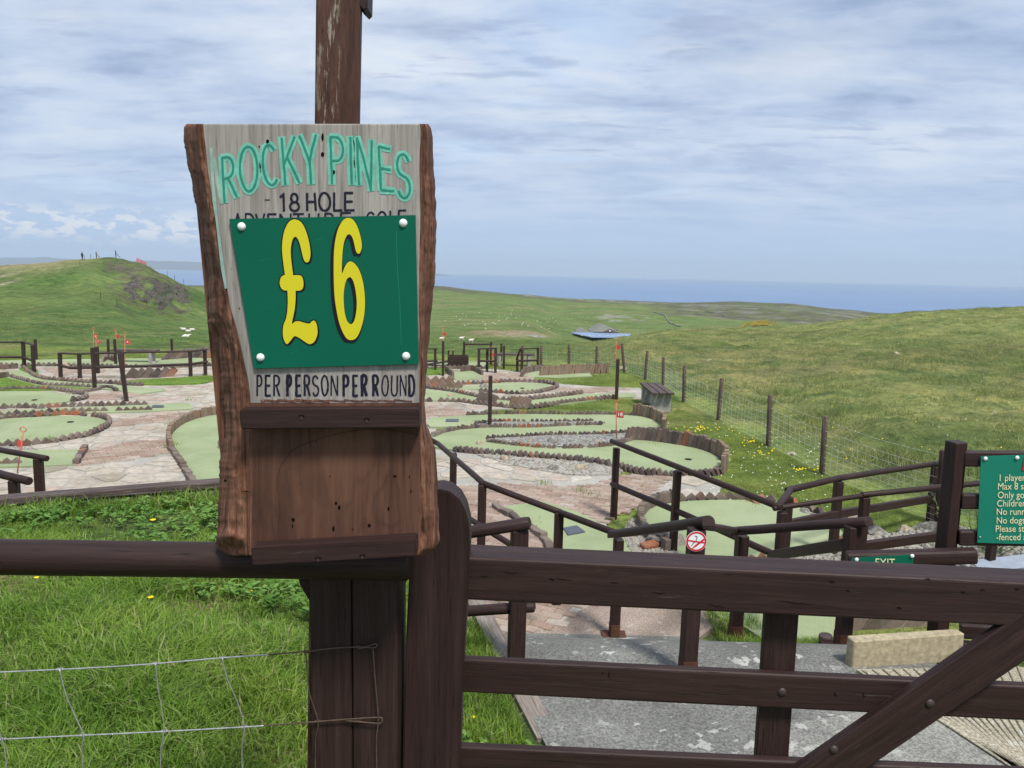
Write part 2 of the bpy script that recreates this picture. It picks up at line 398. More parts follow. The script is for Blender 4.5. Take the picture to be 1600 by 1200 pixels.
M['concrete'] = conc('grey_exposed_concrete', (0.115, 0.115, 0.105), (0.19, 0.19, 0.175), lich=0.8)
M['concrete_red'] = conc('pinkish_concrete', (0.20, 0.155, 0.125), (0.33, 0.265, 0.22), lich=0.3)
M['ribbed'] = conc('yellowish_ribbed_concrete', (0.25, 0.225, 0.165), (0.40, 0.365, 0.28), lich=0.9, lc=(0.62, 0.62, 0.57))
M['concrete_light'] = conc('pale_worn_concrete', (0.17, 0.17, 0.155), (0.27, 0.265, 0.24), lich=0.5)
M['mortar'] = conc('pale_mortar', (0.28, 0.265, 0.235), (0.40, 0.38, 0.34), sc=0.8, agg=0.2)
def gravel_mat():
    m, nt, b = newmat('grey_gravel', 0.9, 0.2); p = geopos(nt)
    v = nt.nodes.new('ShaderNodeTexVoronoi'); nt.links.new(p, v.inputs[0]); v.inputs['Scale'].default_value = 34
    s = nt.nodes.new('ShaderNodeSeparateColor'); nt.links.new(v.outputs['Color'], s.inputs[0])
    c = ramp(nt, [(0.0, (0.13, 0.125, 0.11)), (0.5, (0.27, 0.26, 0.235)), (1.0, (0.46, 0.45, 0.42))], s.outputs[0])
    nt.links.new(c, b.inputs[0]); bump(nt, b, mth(nt, 'SUBTRACT', 1.0, v.outputs['Distance']), 1.0, 0.03); return m
M['gravel'] = gravel_mat()
def piece_mat(name, stops, rough=0.9, nsc=30, grain=0.35, moss=0.0):
    """colour picked per piece (per object and per mesh island), then grain"""
    m, nt, b = newmat(name, rough, 0.2)
    oi = nt.nodes.new('ShaderNodeObjectInfo'); g = nt.nodes.new('ShaderNodeNewGeometry')
    r = mth(nt, 'FRACT', mth(nt, 'ADD', oi.outputs['Random'], g.outputs['Random Per Island']))
    c = ramp(nt, stops, r); p = g.outputs['Position']
    n = tn(nt, p, nsc, 5, 0.7); n2 = tn(nt, p, 3.0, 4, 0.6)
    c = mixc(nt, grain, c, mixc(nt, 1.0, c, ramp(nt, [(0.3, 0.35), (0.7, 1.75)], n), 'MULTIPLY'))
    c = mixc(nt, ramp(nt, [(0.45, 0.0), (0.75, 0.4)], n2), c, (0.25, 0.23, 0.20))
    if moss: c = mixc(nt, mth(nt, 'MULTIPLY', ramp(nt, [(0.58, 0.0), (0.68, 1.0)], tn(nt, p, 2.0, 5, 0.7)), moss), c, (0.10, 0.12, 0.04))
    nt.links.new(c, b.inputs[0]); bump(nt, b, n, 0.5, 0.008); return m
M['brick'] = piece_mat('grey_brown_edging_brick', [(0, (0.105, 0.082, 0.068)), (0.35, (0.15, 0.118, 0.098)), (0.7, (0.195, 0.155, 0.13)), (1, (0.135, 0.088, 0.07))])
M['brick_dark'] = piece_mat('dark_purple_brick', [(0, (0.065, 0.052, 0.05)), (0.5, (0.105, 0.082, 0.078)), (1, (0.15, 0.10, 0.085))])
M['brick_red'] = piece_mat('orange_red_brick', [(0, (0.22, 0.085, 0.045)), (0.5, (0.30, 0.12, 0.06)), (1, (0.24, 0.13, 0.09))], grain=0.5)
M['brick_tan'] = piece_mat('tan_edging_brick', [(0, (0.17, 0.12, 0.085)), (0.5, (0.23, 0.165, 0.115)), (1, (0.20, 0.14, 0.11))])
M['paver'] = piece_mat('pinkish_paving_brick', [(0, (0.23, 0.165, 0.13)), (0.3, (0.30, 0.22, 0.175)), (0.6, (0.35, 0.275, 0.225)), (0.85, (0.27, 0.185, 0.145)), (1, (0.38, 0.325, 0.28))], moss=0.35)
M['flag'] = piece_mat('crazy_paving_stone', [(0, (0.27, 0.235, 0.18)), (0.3, (0.39, 0.345, 0.28)), (0.6, (0.42, 0.375, 0.32)), (0.8, (0.38, 0.295, 0.24)), (1, (0.43, 0.41, 0.36))], nsc=9, grain=0.4, moss=0.3)
def rock_mat(name, c0, c1, c2):
    m, nt, b = newmat(name, 0.95, 0.15); v = coords(nt, (1, 1, 1), 'Object', True)
    a = tn(nt, v, 4, 8, 0.7); d = tn(nt, v, 22, 5, 0.7)
    c = ramp(nt, [(0.3, c0), (0.5, c1), (0.68, c2)], a); c = mixc(nt, 0.4, c, mixc(nt, 1.0, c, ramp(nt, [(0.3, 0.3), (0.7, 1.7)], d), 'MULTIPLY'))
    nt.links.new(c, b.inputs[0]); bump(nt, b, mth(nt, 'ADD', a, d), 0.8, 0.02); return m
M['rock'] = rock_mat('grey_limestone', (0.12, 0.11, 0.095), (0.24, 0.225, 0.20), (0.40, 0.385, 0.35))
M['rock_tan'] = rock_mat('tan_limestone', (0.22, 0.18, 0.12), (0.38, 0.32, 0.23), (0.52, 0.46, 0.36))
M['crag'] = rock_mat('dark_crag_rock', (0.04, 0.036, 0.033), (0.085, 0.078, 0.07), (0.16, 0.15, 0.135))

def terrain_mat(name='hill_grass', tuss=1.0):
    m, nt, b = newmat(name, 0.95, 0.1); p = geopos(nt)
    at_ = nt.nodes.new('ShaderNodeAttribute'); at_.attribute_name = 'Col'
    mp = nt.nodes.new('ShaderNodeMapping'); mp.inputs[3].default_value = (1, 1, 1.0); nt.links.new(p, mp.inputs[0]); v = mp.outputs[0]
    a = tn(nt, v, 0.06, 5, 0.6, 0.5); d = tn(nt, v, 0.7, 7, 0.72, 0.3); e = tn(nt, v, 7, 5, 0.75)
    c = mixc(nt, 1.0, at_.outputs[0], ramp(nt, [(0.3, 0.72), (0.5, 1.0), (0.7, 1.25)], a), 'MULTIPLY')
    c = mixc(nt, 1.0, c, ramp(nt, [(0.32, (0.42, 0.52, 0.48)), (0.5, (1.0, 1.0, 1.0)), (0.68, (1.6, 1.38, 1.38))], d), 'MULTIPLY')  # grass tone noise; its contrast also paints tussock shadow patches and lit tops
    c = mixc(nt, 1.0, c, ramp(nt, [(0.3, 0.6), (0.5, 1.0), (0.7, 1.4)], e), 'MULTIPLY')
    nt.links.new(c, b.inputs[0]); bump(nt, b, mth(nt, 'ADD', mth(nt, 'MULTIPLY', d, 4.0), e), 0.9, 0.10 * tuss); return m
M['terrain'] = terrain_mat()
def blade_mat(name, stops):
    m, nt, b = newmat(name, 0.75, 0.12)
    g = nt.nodes.new('ShaderNodeNewGeometry'); c = ramp(nt, stops, g.outputs['Random Per Island'])
    n = tn(nt, g.outputs['Position'], 1.3, 4, 0.6); c = mixc(nt, 1.0, c, ramp(nt, [(0.32, (0.62, 0.72, 0.6)), (0.5, (1, 1, 1)), (0.7, (1.35, 1.22, 1.1))], n), 'MULTIPLY')
    nt.links.new(c, b.inputs[0])
    tr = nt.nodes.new('ShaderNodeBsdfTranslucent'); nt.links.new(c, tr.inputs[0])
    mx = nt.nodes.new('ShaderNodeMixShader'); mx.inputs[0].default_value = 0.35
    nt.links.new(b.outputs[0], mx.inputs[1]); nt.links.new(tr.outputs[0], mx.inputs[2])
    nt.links.new(mx.outputs[0], nt.nodes['Material Output'].inputs[0]); return m
M['blade'] = blade_mat('fresh_grass_blades', [(0, (0.11, 0.20, 0.025)), (0.35, (0.17, 0.29, 0.04)), (0.75, (0.235, 0.36, 0.065)), (0.92, (0.30, 0.40, 0.13)), (1, (0.42, 0.38, 0.21))])
M['blade_mown'] = blade_mat('mown_grass_blades', [(0, (0.13, 0.20, 0.035)), (0.5, (0.20, 0.28, 0.06)), (0.85, (0.27, 0.33, 0.09)), (1, (0.38, 0.35, 0.18))])
M['blade_hill'] = blade_mat('hill_tussock_blades', [(0, (0.14, 0.19, 0.055)), (0.5, (0.21, 0.26, 0.085)), (0.8, (0.29, 0.31, 0.125)), (1, (0.42, 0.38, 0.23))])
M['leaf'] = blade_mat('weed_leaves', [(0, (0.09, 0.19, 0.035)), (0.6, (0.15, 0.28, 0.06)), (1, (0.22, 0.35, 0.11))])
M['leaf_pale'] = blade_mat('pale_weed_leaves', [(0, (0.13, 0.20, 0.08)), (0.6, (0.20, 0.27, 0.12)), (1, (0.28, 0.33, 0.17))])
M['petal'] = plain('yellow_petals', (0.80, 0.62, 0.01), 0.7)
M['daisy'] = plain('white_petals', (0.75, 0.75, 0.70), 0.7)
M['stem'] = plain('flower_stem', (0.14, 0.22, 0.06), 0.8)
M['gorse'] = plain('yellow_gorse', (0.35, 0.26, 0.03), 0.9, nz=0.4, scale=0.5)
M['land'] = plain('distant_land', (0.06, 0.075, 0.06), 1.0, 0.0)
def sea_mat():
    m, nt, b = newmat('sea_water', 0.35, 0.25); p = geopos(nt)
    b.inputs['Base Color'].default_value = (0.035, 0.085, 0.16, 1)
    mp = nt.nodes.new('ShaderNodeMapping'); mp.inputs[3].default_value = (0.0006, 0.002, 1); nt.links.new(p, mp.inputs[0])
    a = tn(nt, mp.outputs[0], 1.0, 6, 0.6)
    nt.links.new(ramp(nt, [(0.3, (0.075, 0.15, 0.30)), (0.7, (0.105, 0.195, 0.37))], a), b.inputs[0])
    return m
M['sea'] = sea_mat()
def lawn_mat():
    m, nt, b = newmat('short_lawn', 0.95, 0.1); p = geopos(nt)
    a = tn(nt, p, 1.2, 5, 0.6); e = tn(nt, p, 14, 5, 0.75)
    c = ramp(nt, [(0.3, (0.10, 0.175, 0.03)), (0.6, (0.145, 0.235, 0.045)), (0.8, (0.21, 0.23, 0.08))], a)
    c = mixc(nt, 1.0, c, ramp(nt, [(0.3, 0.55), (0.7, 1.4)], e), 'MULTIPLY'); nt.links.new(c, b.inputs[0]); bump(nt, b, e, 0.8, 0.03); return m
M['lawn'] = lawn_mat()
M['pebble'] = piece_mat('loose_pebbles', [(0, (0.20, 0.185, 0.16)), (0.4, (0.27, 0.255, 0.225)), (0.8, (0.34, 0.325, 0.295)), (1, (0.25, 0.21, 0.17))])
# ------------------------------------------------------------------ sea, far land
def ring_sheet(name, z, Rr, mat):
    n = 96; v = [(0, 0, z)] + [(Rr * math.cos(2 * math.pi * k / n), Rr * math.sin(2 * math.pi * k / n), z) for k in range(n)]
    f = [(0, 1 + k, 1 + (k + 1) % n) for k in range(n)]
    return obj(name, v, f, mat)
tag(ring_sheet('sea', -147.0, 30000, M['sea']), kind='structure')
def farland(name, tops, d, mat):
    v = []; f = []; xs = []
    P = catmull([(a, b, 0) for a, b in tops], 8)
    for i, p in enumerate(P):
        jj = noise.noise(Vector((p.x * 0.05, 1, 2))) * 1.2
        t = at(p.x, p.y + jj, d); a = at(p.x, 420, d - 1500); a.z = -148; b = at(p.x, 420, d + 2500); b.z = -148
        m1 = a.lerp(t, 0.6); m1.z = -147 + (t.z + 147) * (0.55 + 0.2 * noise.noise(Vector((p.x * 0.03, 5, 2))))
        v += [a, m1, t, b]
    for i in range(len(P) - 1):
        for k in range(3): f.append((i * 4 + k, (i + 1) * 4 + k, (i + 1) * 4 + k + 1, i * 4 + k + 1))
    return tag(obj(name, v, f, mat, smooth=True), kind='structure')
farland('distant_coast', [(-700, 404), (-400, 398), (-150, 405), (0, 402.5), (40, 402.5), (75, 402), (120, 406), (170, 408), (230, 407), (320, 410), (450, 414), (560, 418), (620, 422), (680, 427), (720, 434)], 22000, M['land'])

# ------------------------------------------------------------------ terrain: valley, hills and headland as one height field
def lerp(a, b, t): return a + (b - a) * t
def z_at(px, py, d): return at(px, py, d).z
E = [(1500, None, -60), (1900, None, -160)]
LEFTEND = [(260, None, -8), (420, None, -45), (900, None, -120), (1900, None, -160)]
cols = {
 -1400: (25, [(40, 560), (80, 505), (120, 462), (165, 425)] + LEFTEND),
 -300: (28, [(40, 556), (80, 500), (120, 455), (165, 417)] + LEFTEND),
 0: (28, [(40, 545), (80, 503), (120, 462), (165, 417.5), (210, 418)] + LEFTEND),
 70: (28, [(40, 543), (80, 505), (120, 463), (165, 412.5), (210, 414)] + LEFTEND),
 135: (28, [(40, 543), (80, 512), (120, 465), (165, 406), (190, 408)] + LEFTEND),
 180: (28, [(40, 543), (80, 515), (120, 470), (150, 430), (165, 403), (178, 403.5), (195, 410)] + LEFTEND),
 225: (28, [(40, 543), (80, 520), (110, 500), (132, 476), (145, 440), (165, 411)] + LEFTEND),
 260: (28, [(40, 543), (80, 521), (110, 506), (130, 486), (142, 452), (165, 430)] + LEFTEND),
 290: (28, [(40, 545), (80, 522), (110, 510), (128, 494), (142, 468), (165, 446), (190, 452), (500, 452), (900, 449), (1200, 446.5)] + E),
 335: (28, [(40, 548), (80, 527), (110, 515), (130, 500), (150, 480), (170, 462), (190, 462), (500, 458), (900, 452), (1200, 447)] + E),
 480: (28, [(60, 545), (110, 525), (200, 515), (400, 495), (700, 470), (1000, 455), (1250, 446)] + E),
 680: (28, [(45, 548), (90, 535), (150, 523), (300, 508), (500, 490), (800, 467), (1050, 452), (1250, 447)] + E),
 760: (28, [(45, 551), (80, 541), (110, 526), (140, 516), (160, 517), (220, 519), (300, 508), (500, 490), (800, 469), (1050, 458), (1250, 455)] + E),
 820: (28, [(45, 552), (80, 541), (110, 527), (140, 517), (160, 518), (220, 520), (300, 510), (500, 492), (800, 474), (1050, 464), (1250, 461)] + E),
 880: (27, [(45, 551), (80, 541), (130, 530), (200, 526), (400, 523), (550, 500), (800, 482), (1000, 470), (1250, 466)] + E),
 930: (26, [(34, 560), (45, 541), (60, 534), (85, 536), (160, 538), (300, 537), (400, 533), (460, 517), (550, 501), (800, 482), (1000, 473), (1250, 468)] + E),
 985: (24, [(30, 560), (40, 534), (50, 527), (65, 528), (160, 536), (300, 536), (400, 532), (460, 517), (550, 501), (800, 485), (1000, 475), (1250, 471)] + E),
 1050: (21, [(26, 580), (35, 540), (48, 518), (60, 517), (80, 522), (160, 534), (300, 530), (400, 521), (550, 505), (800, 487), (1000, 478), (1200, 472.5)] + E),
 1150: (17, [(20, 607), (30, 560), (42, 528), (58, 515), (75, 518), (160, 540), (350, 532), (550, 511), (800, 494), (1000, 482), (1200, 472.5)] + E),
 1240: (14.5, [(18, 633), (26, 575), (40, 530), (60, 509.5), (75, 512), (160, 545), (350, 540), (550, 517), (800, 500), (1000, 486), (1200, 476.5)] + E),
 1320: (13, [(17, 635), (26, 570), (40, 525), (60, 503), (75, 505), (160, 545), (400, 540), (700, 515), (1000, 497), (1200, 486)] + E),
 1380: (11.5, [(15, 655), (24, 577), (40, 520), (60, 494), (75, 495), (160, 545), (500, 530), (1000, 506), (1200, 494)] + E),
 1430: (10.8, [(14, 668), (22, 590), (37, 522), (58, 489), (75, 491), (160, 545), (500, 545), (1000, 530), (1200, 520)] + E),
 1500: (10.0, [(13.5, 676), (21, 598), (35, 526), (56, 485.5), (75, 490), (160, 545), (500, 560), (1000, 560), (1200, 560)] + E),
 1600: (9.6, [(13, 686), (20, 605), (34, 527), (56, 482), (75, 486), (160, 545), (500, 560), (1000, 560), (1200, 560)] + E),
 2000: (9.2, [(13, 690), (20, 610), (34, 527), (56, 478), (75, 482), (160, 545), (500, 560), (1000, 560), (1200, 560)] + E),
 3000: (9.0, [(13, 700), (20, 615), (34, 530), (56, 480), (75, 490), (160, 560), (500, 580), (1000, 580), (1200, 580)] + E),
}
keys = sorted(cols)
prof = {}
for k in keys:
    d0, L = cols[k]; pts = [(3.0, 0.0), (d0 * 0.93, 0.0), (d0, 0.0)]
    for e in L:
        pts.append((e[0], e[2]) if e[1] is None else (e[0], z_at(k, e[1], e[0])))
    prof[k] = pts
def pz(k, d):
    P = prof[k]; ld = math.log(d)
    if d <= P[0][0]: return P[0][1]
    for i in range(len(P) - 1):
        if d <= P[i + 1][0]:
            x0, x1 = math.log(P[i][0]), math.log(P[i + 1][0]); h = x1 - x0; t = (ld - x0) / h
            def sl(j):
                if j <= 0 or j >= len(P) - 1: return 0.0
                a = (P[j][1] - P[j - 1][1]) / (math.log(P[j][0]) - math.log(P[j - 1][0])); b = (P[j + 1][1] - P[j][1]) / (math.log(P[j + 1][0]) - math.log(P[j][0]))
                return 0.0 if a * b <= 0 else 2 * a * b / (a + b)
            m0, m1 = sl(i) * h, sl(i + 1) * h; t2, t3 = t * t, t ** 3
            return (2 * t3 - 3 * t2 + 1) * P[i][1] + (t3 - 2 * t2 + t) * m0 + (-2 * t3 + 3 * t2) * P[i + 1][1] + (t3 - t2) * m1
    return P[-1][1]
def colw(px):
    px = min(max(px, keys[0]), keys[-1])
    for i in range(len(keys) - 1):
        if px <= keys[i + 1]:
            return keys[i], keys[i + 1], (px - keys[i]) / (keys[i + 1] - keys[i])
def zone_d0(px):
    a, b, t = colw(px); return lerp(cols[a][0], cols[b][0], t)
def hz_raw(px, d):
    a, b, t = colw(px); t = t * t * (3 - 2 * t) * 0.5 + t * 0.5
    return lerp(pz(a, d), pz(b, d), t)
def fbm(x, y, s, o=4):
    return noise.fractal(Vector((x * s, y * s, 0.37)), 1.0, 2.0, o)
def bumpz(px, d, x, y):
    d0 = zone_d0(px); k = min(max((d - d0) / 4.0, 0), 1)
    z = k * (0.14 * fbm(x, y, 0.7, 4) + 0.09 * fbm(x, y, 2.1, 3))
    if d > 90: z += min((d - 90) / 100, 1) * (0.35 * fbm(x, y, 0.08, 4)) * (0.0 if d > 1100 else 1.0)
    if d > 500: z += 1.6 * fbm(x, y, 0.012, 4)
    return z
def x_of(px, d): return at(px, 520, d).x
def ground_z(px, d):
    x = x_of(px, d); return hz_raw(px, d) + bumpz(px, d, x, d)
def on_ground(px, d): return Vector((x_of(px, d), d, ground_z(px, d)))
def px_of(x, d):
    lo, hi = -3000.0, 5000.0
    for _ in range(30):
        m = (lo + hi) / 2
        if x_of(m, d) < x: lo = m
        else: hi = m
    return lo
def px_at_ground(px, py, dmin, dmax):
    """first point of the ground met along a pixel's ray, from dmin outwards"""
    d = dmin
    while d < dmax:
        p = at(px, py, d); kk = px + (520 - py) * 0.0218
        if p.z <= hz_raw(kk, d): return d
        d *= 1.01
    return None
cxs = [-1400, -1150, -900, -700, -500, -380, -280, -200, -150, -100, -60] + [-40 + 7 * i for i in range(242)] + [1665, 1700, 1760, 1850, 1950, 2100, 2300, 2600, 3000]
rows = []; d = 5.9
while d < 1900:
    rows.append(d); d *= 1.0165 if d < 230 else 1.02
rows.append(1900)
def landcolour(px, d, x, y):
    n = fbm(x, y, 0.02, 4); n2 = fbm(x, y, 0.11, 4); n3 = fbm(x, y, 0.5, 4)
    lawn = Vector((0.16, 0.215, 0.052)); past = Vector((0.108, 0.155, 0.047)); hill = Vector((0.190, 0.212, 0.074)); moor = Vector((0.085, 0.088, 0.052)); lime = Vector((0.30, 0.29, 0.26)); straw = Vector((0.22, 0.19, 0.095)); rock = Vector((0.075, 0.068, 0.060)); dark = Vector((0.06, 0.125, 0.03))
    d0 = zone_d0(px)
    if d < d0: c = lawn.lerp(straw, max(0, min(1, n3 * 0.8)))
    elif d < 100:
        r = max(0, min(1, (px - 850) / 120)); c = past.lerp(hill, r * min(1, (d - d0) / 3))
        c = c.lerp(straw, max(0, min(0.75, (n2 * 0.8 + n3 * 0.5) * (0.3 + 0.4 * r))))
        c = c.lerp(dark, max(0, min(0.5, -n3 * 0.9)))
        if px < 340 and d < 200:
            c = c.lerp(dark, max(0, min(0.6, fbm(x, y * 0.35, 0.25, 4) * 1.6)))
    elif d < 260:
        c = past.copy()
        if px < 340:
            c = c.lerp(dark, max(0, min(0.55, fbm(x, y * 0.3, 0.12, 4) * 1.5)))
            top = max(0, min(1, (d - 140) / 22)) * max(0, min(1, (190 - px) / 110)); c = c.lerp(Vector((0.25, 0.215, 0.12)), top * 0.85)
            if px < 55:
                for (a0, d1) in ((-5, 133), (-2, 142)):
                    dd = abs(d - (d1 + px * 0.16)); c = c.lerp(Vector((0.42, 0.37, 0.29)), max(0, 1 - dd / 2.0) * max(0, 1 - (px + 20) / 75) )
            if 165 < px < 300:
                rr = max(0, min(1, 1.3 - abs(px - 240) / 60)) * max(0, min(1, 1.4 - abs(d - 148) / 20)); c = c.lerp(Vector((0.125, 0.115, 0.062)), max(0, min(1, rr * (.8 + n3 * 2))))
                rk = max(0, min(1, 1.2 - abs(px - 252) / 45)) * max(0, min(1, 1.2 - abs(d - 139) / 14)); c = c.lerp(rock, max(0, min(1, (rk * 2.0 + n3 * 2.2 - 0.65))))
                if px < 230 and d > 135: c = c.lerp(rock * 1.3, max(0, min(0.7, n3 * 1.8)))
        if 700 < px < 880 and 105 < d < 175: c = c.lerp(Vector((0.24, 0.20, 0.115)), max(0, min(0.9, (1 - abs(px - 795) / 85) * (1 - abs(d - 138) / 36) * 2.2 + n3 * 0.4))); 
        if 780 < px < 860 and 112 < d < 130: c = c.lerp(lime * 0.8, max(0, min(1, n3 * 3)))
    else:
        c = past * 1.05
        c = c.lerp(straw, max(0, min(0.35, n * 0.9)))
        m = max(0, min(1, (px - 1000) / 60)) * max(0, min(1, (d - 720 + (1400 - px) * 0.10) / 60))
        c = c.lerp(moor.lerp(straw * 0.9, max(0, min(1, n2 * 1.8 + 0.1))), m)
        e = max(0, min(1, (d - 960) / 60)); c = c.lerp(moor * 1.1, e * max(0, min(1, 0.75 + n)))
        if px > 820: c = c.lerp(lime * .85, max(0, min(1, 1 - abs(d - (1135 - abs(px - 950) * 0.3)) / 45)) * max(0, min(1, 0.35 + n2 * 2.2)))
        if px > 1000: c = c.lerp(lime * 0.7, max(0, min(0.7, (fbm(x * 0.3, y, 0.06, 4) - 0.22) * 4)) * m)
        c = c.lerp(past * .8, max(0, min(0.8, n2 * 2.5)) * m)
        c = c.lerp(lime * 0.85, max(0, min(0.85, 1.2 - ((px - 972) / 36) ** 2 - ((d - 610) / 45) ** 2 + n2 * 3 - .5)))
    return c
def build_terrain():
    nx, ny = len(cxs), len(rows); verts = []; colr = []
    for d in rows:
        for px in cxs:
            x = x_of(px, d); z = hz_raw(px, d) + bumpz(px, d, x, d)
            if 185 < px < 300 and 118 < d < 165:
                k = max(0, 1 - abs(px - 252) / 48) * max(0, 1 - abs(d - 138) / 20)
                z += k * (2.2 * abs(fbm(x, d, 0.35, 5)) + 1.2 * fbm(x, d, 0.9, 4))
            if d < 6.3: z -= 0.06
            verts.append((x, d, z)); c = landcolour(px, d, x, d); colr.append((max(c.x, 0.01), max(c.y, 0.01), max(c.z, 0.005), 1))
    faces = [(j * nx + i, j * nx + i + 1, (j + 1) * nx + i + 1, (j + 1) * nx + i) for j in range(ny - 1) for i in range(nx - 1)]
    o = obj('terrain', verts, faces, M['terrain'], smooth=True)
    a = o.data.color_attributes.new('Col', 'FLOAT_COLOR', 'POINT'); a.data.foreach_set('color', [c for q in colr for c in q])
    tag(o, kind='structure')
build_terrain()

# near terrace round the gate: grass bank on the left, the entry slab in the middle
def sst(a, b, x):
    t = min(max((x - a) / (b - a), 0), 1); return t * t * (3 - 2 * t)
SL0, SL1 = at(0, 778, 5.30), at(340, 752, 5.85)      # top front edge of the retaining sleeper
def sleeper_y(x): return SL0.y + (x - SL0.x) * (SL1.y - SL0.y) / (SL1.x - SL0.x)
def terr_h(x, y):
    zl = 1.40 - 0.16 * sst(2.2, 5.8, y) - max(0, 1.5 - y) * 0.0
    sy = min(sleeper_y(x), 6.2)
    if y > sy + 0.10: zl = -0.06
    zm = 1.40 - 0.85 * sst(1.5, 3.3, y)
    zm = zm * 1.0 - (0.58 * sst(4.75, 6.35, y) if y > 4.75 else 0)
    t = sst(-0.95, -0.12, x)
    zl2 = min(zl, 1.4)
    if y > 3.5: zl2 = lerp(zl2, min(zl2, 0.75), sst(-1.6, -0.7, x) * sst(3.5, 5.5, y))
    return lerp(zl2, zm, t)
def build_terrace():
    xs = [-14 + 0.8 * i for i in range(12)] + [-4.4 + 0.08 * i for i in range(110)] + [4.5, 5.5, 7, 9, 12]
    ys = [-30, -20, -12, -6, -3, -1, 0, 0.6, 1.0] + [1.2 + 0.08 * i for i in range(66)]
    v = []; c = []
    for y in ys:
        for x in xs:
            z = terr_h(x, y)
            if x < -0.2: z += 0.03 * fbm(x, y, 1.4, 4)
            v.append((x, y, z)); n = fbm(x, y, 1.2, 4); q = Vector((0.10, 0.15, 0.04)).lerp(Vector((0.22, 0.19, 0.10)), max(0, min(1, 0.2 + n)))
            c.append((*q, 1))
    nx = len(xs); f = [(j * nx + i, j * nx + i + 1, (j + 1) * nx + i + 1, (j + 1) * nx + i) for j in range(len(ys) - 1) for i in range(nx - 1)]
    o = obj('grass_bank', v, f, M['terrain'], smooth=True)
    a = o.data.color_attributes.new('Col', 'FLOAT_COLOR', 'POINT'); a.data.foreach_set('color', [k for q in c for k in q])
    tag(o, kind='structure')
build_terrace()

def drape(name, poly, dz, mat, parent=None, step=0.07, hf=terr_h, kind='structure'):
    """a sheet that follows the near ground, cut to an outline"""
    xs = [p[0] for p in poly]; ys = [p[1] for p in poly]
    bm = bmesh.new()
    vs = [bm.verts.new((p[0], p[1], 0)) for p in poly]; bm.faces.new(vs)
    for ax, lo, hi in ((0, min(xs), max(xs)), (1, min(ys), max(ys))):
        k = lo + step
        while k < hi:
            co = Vector((k, 0, 0)) if ax == 0 else Vector((0, k, 0)); no = Vector((1, 0, 0)) if ax == 0 else Vector((0, 1, 0))
            bmesh.ops.bisect_plane(bm, geom=bm.verts[:] + bm.edges[:] + bm.faces[:], plane_co=co, plane_no=no); k += step
    top = bm.faces[:]
    for v in bm.verts: v.co.z = hf(v.co.x, v.co.y) + dz
    ex = bmesh.ops.extrude_edge_only(bm, edges=[e for e in bm.edges if e.is_boundary])
    for v in [g for g in ex['geom'] if isinstance(g, bmesh.types.BMVert)]: v.co.z -= 0.12
    bmesh.ops.recalc_face_normals(bm, faces=bm.faces)
    me = mesh_from_bm(name, bm, mat); o = bpy.data.objects.new(name, me); COL.objects.link(o)
    if parent is not None: o.parent = parent; o.location = -wloc(parent)
    if kind: o['kind'] = kind
    return o
def smoothG(pts, n=5, closed=True, z=0.0):
    return catmull([G(a, b, z) for a, b in pts], n, closed)
slabpoly = [(0.55, 1.6), (2.75, 1.5), (2.75, 4.9), (2.35, 5.35), (2.1, 5.55), (1.75, 6.0), (1.45, 6.25), (1.0, 6.42), (0.5, 6.45), (0.1, 6.35), (-0.1, 6.15), (-0.27, 5.8), (-0.14, 5.25), (0.02, 4.6), (0.17, 3.95), (0.38, 3.1)]
drape('concrete_slab', slabpoly, 0.03, M['concrete'])
drape('concrete_strip', [(1.3, 3.2), (2.75, 3.2), (2.75, 4.05), (2.1, 4.15), (1.35, 3.93)], 0.045, M['concrete_light'])
slab('concrete_apron', [(p.x, p.y) for p in [G(700, 985), G(700, 940), G(850, 930), G(1000, 938), G(1170, 950), G(1180, 968), G(1110, 985), G(1075, 1010), G(1040, 1015), G(900, 1004), G(800, 1012)]], -0.05, 0.012, M['concrete_red'])['kind'] = 'structure'
# ribbed path on the right with its precast block
def ribbed():
    t = thing('ribbed_path', None, None, at(1500, 1100, 4.3), kind='structure')
    P = [G(1338, 1046, .6), G(1583, 1200, .6), G(1760, 1310, .6), G(1760, 1040, .6)]
    z = 0.60; q = [(p.x, p.y) for p in P]
    slab('path_slab', q, 0.4, z, M['ribbed'], t)
    # ribs run from far left to near right, as cast
    a, b, c, dd = [Vector((x, y, z)) for x, y in q]
    n = 26
    for i in range(n):
        u = (i + 0.5) / n; s = a.lerp(dd, u); e = b.lerp(c, u)
        m = box_mesh('rib', (e - s).length * 0.985, 0.028, 0.009, M['ribbed'], 0.004)
        inst('rib', m, frame((s + e) / 2 + Vector((0, 0, 0.006)), e + Vector((0, 0, 0.006))), t)
ribbed()
tp = thing('concrete_block', 'long yellowish precast concrete block lying behind the gate', 'block', at(1420, 1048, 4.95))
p0, p1 = G(1333, 1042, .6), G(1506, 1030, .6); p0.z = p1.z = .665; p0.y += .06; p1.y += .06
m = box_mesh('block', (p1 - p0).length, 0.075, 0.19, M['lintel'], 0.007, 1, 0.004, 3)
inst('block_body', m, frame((p0 + p1) / 2, p1), tp)

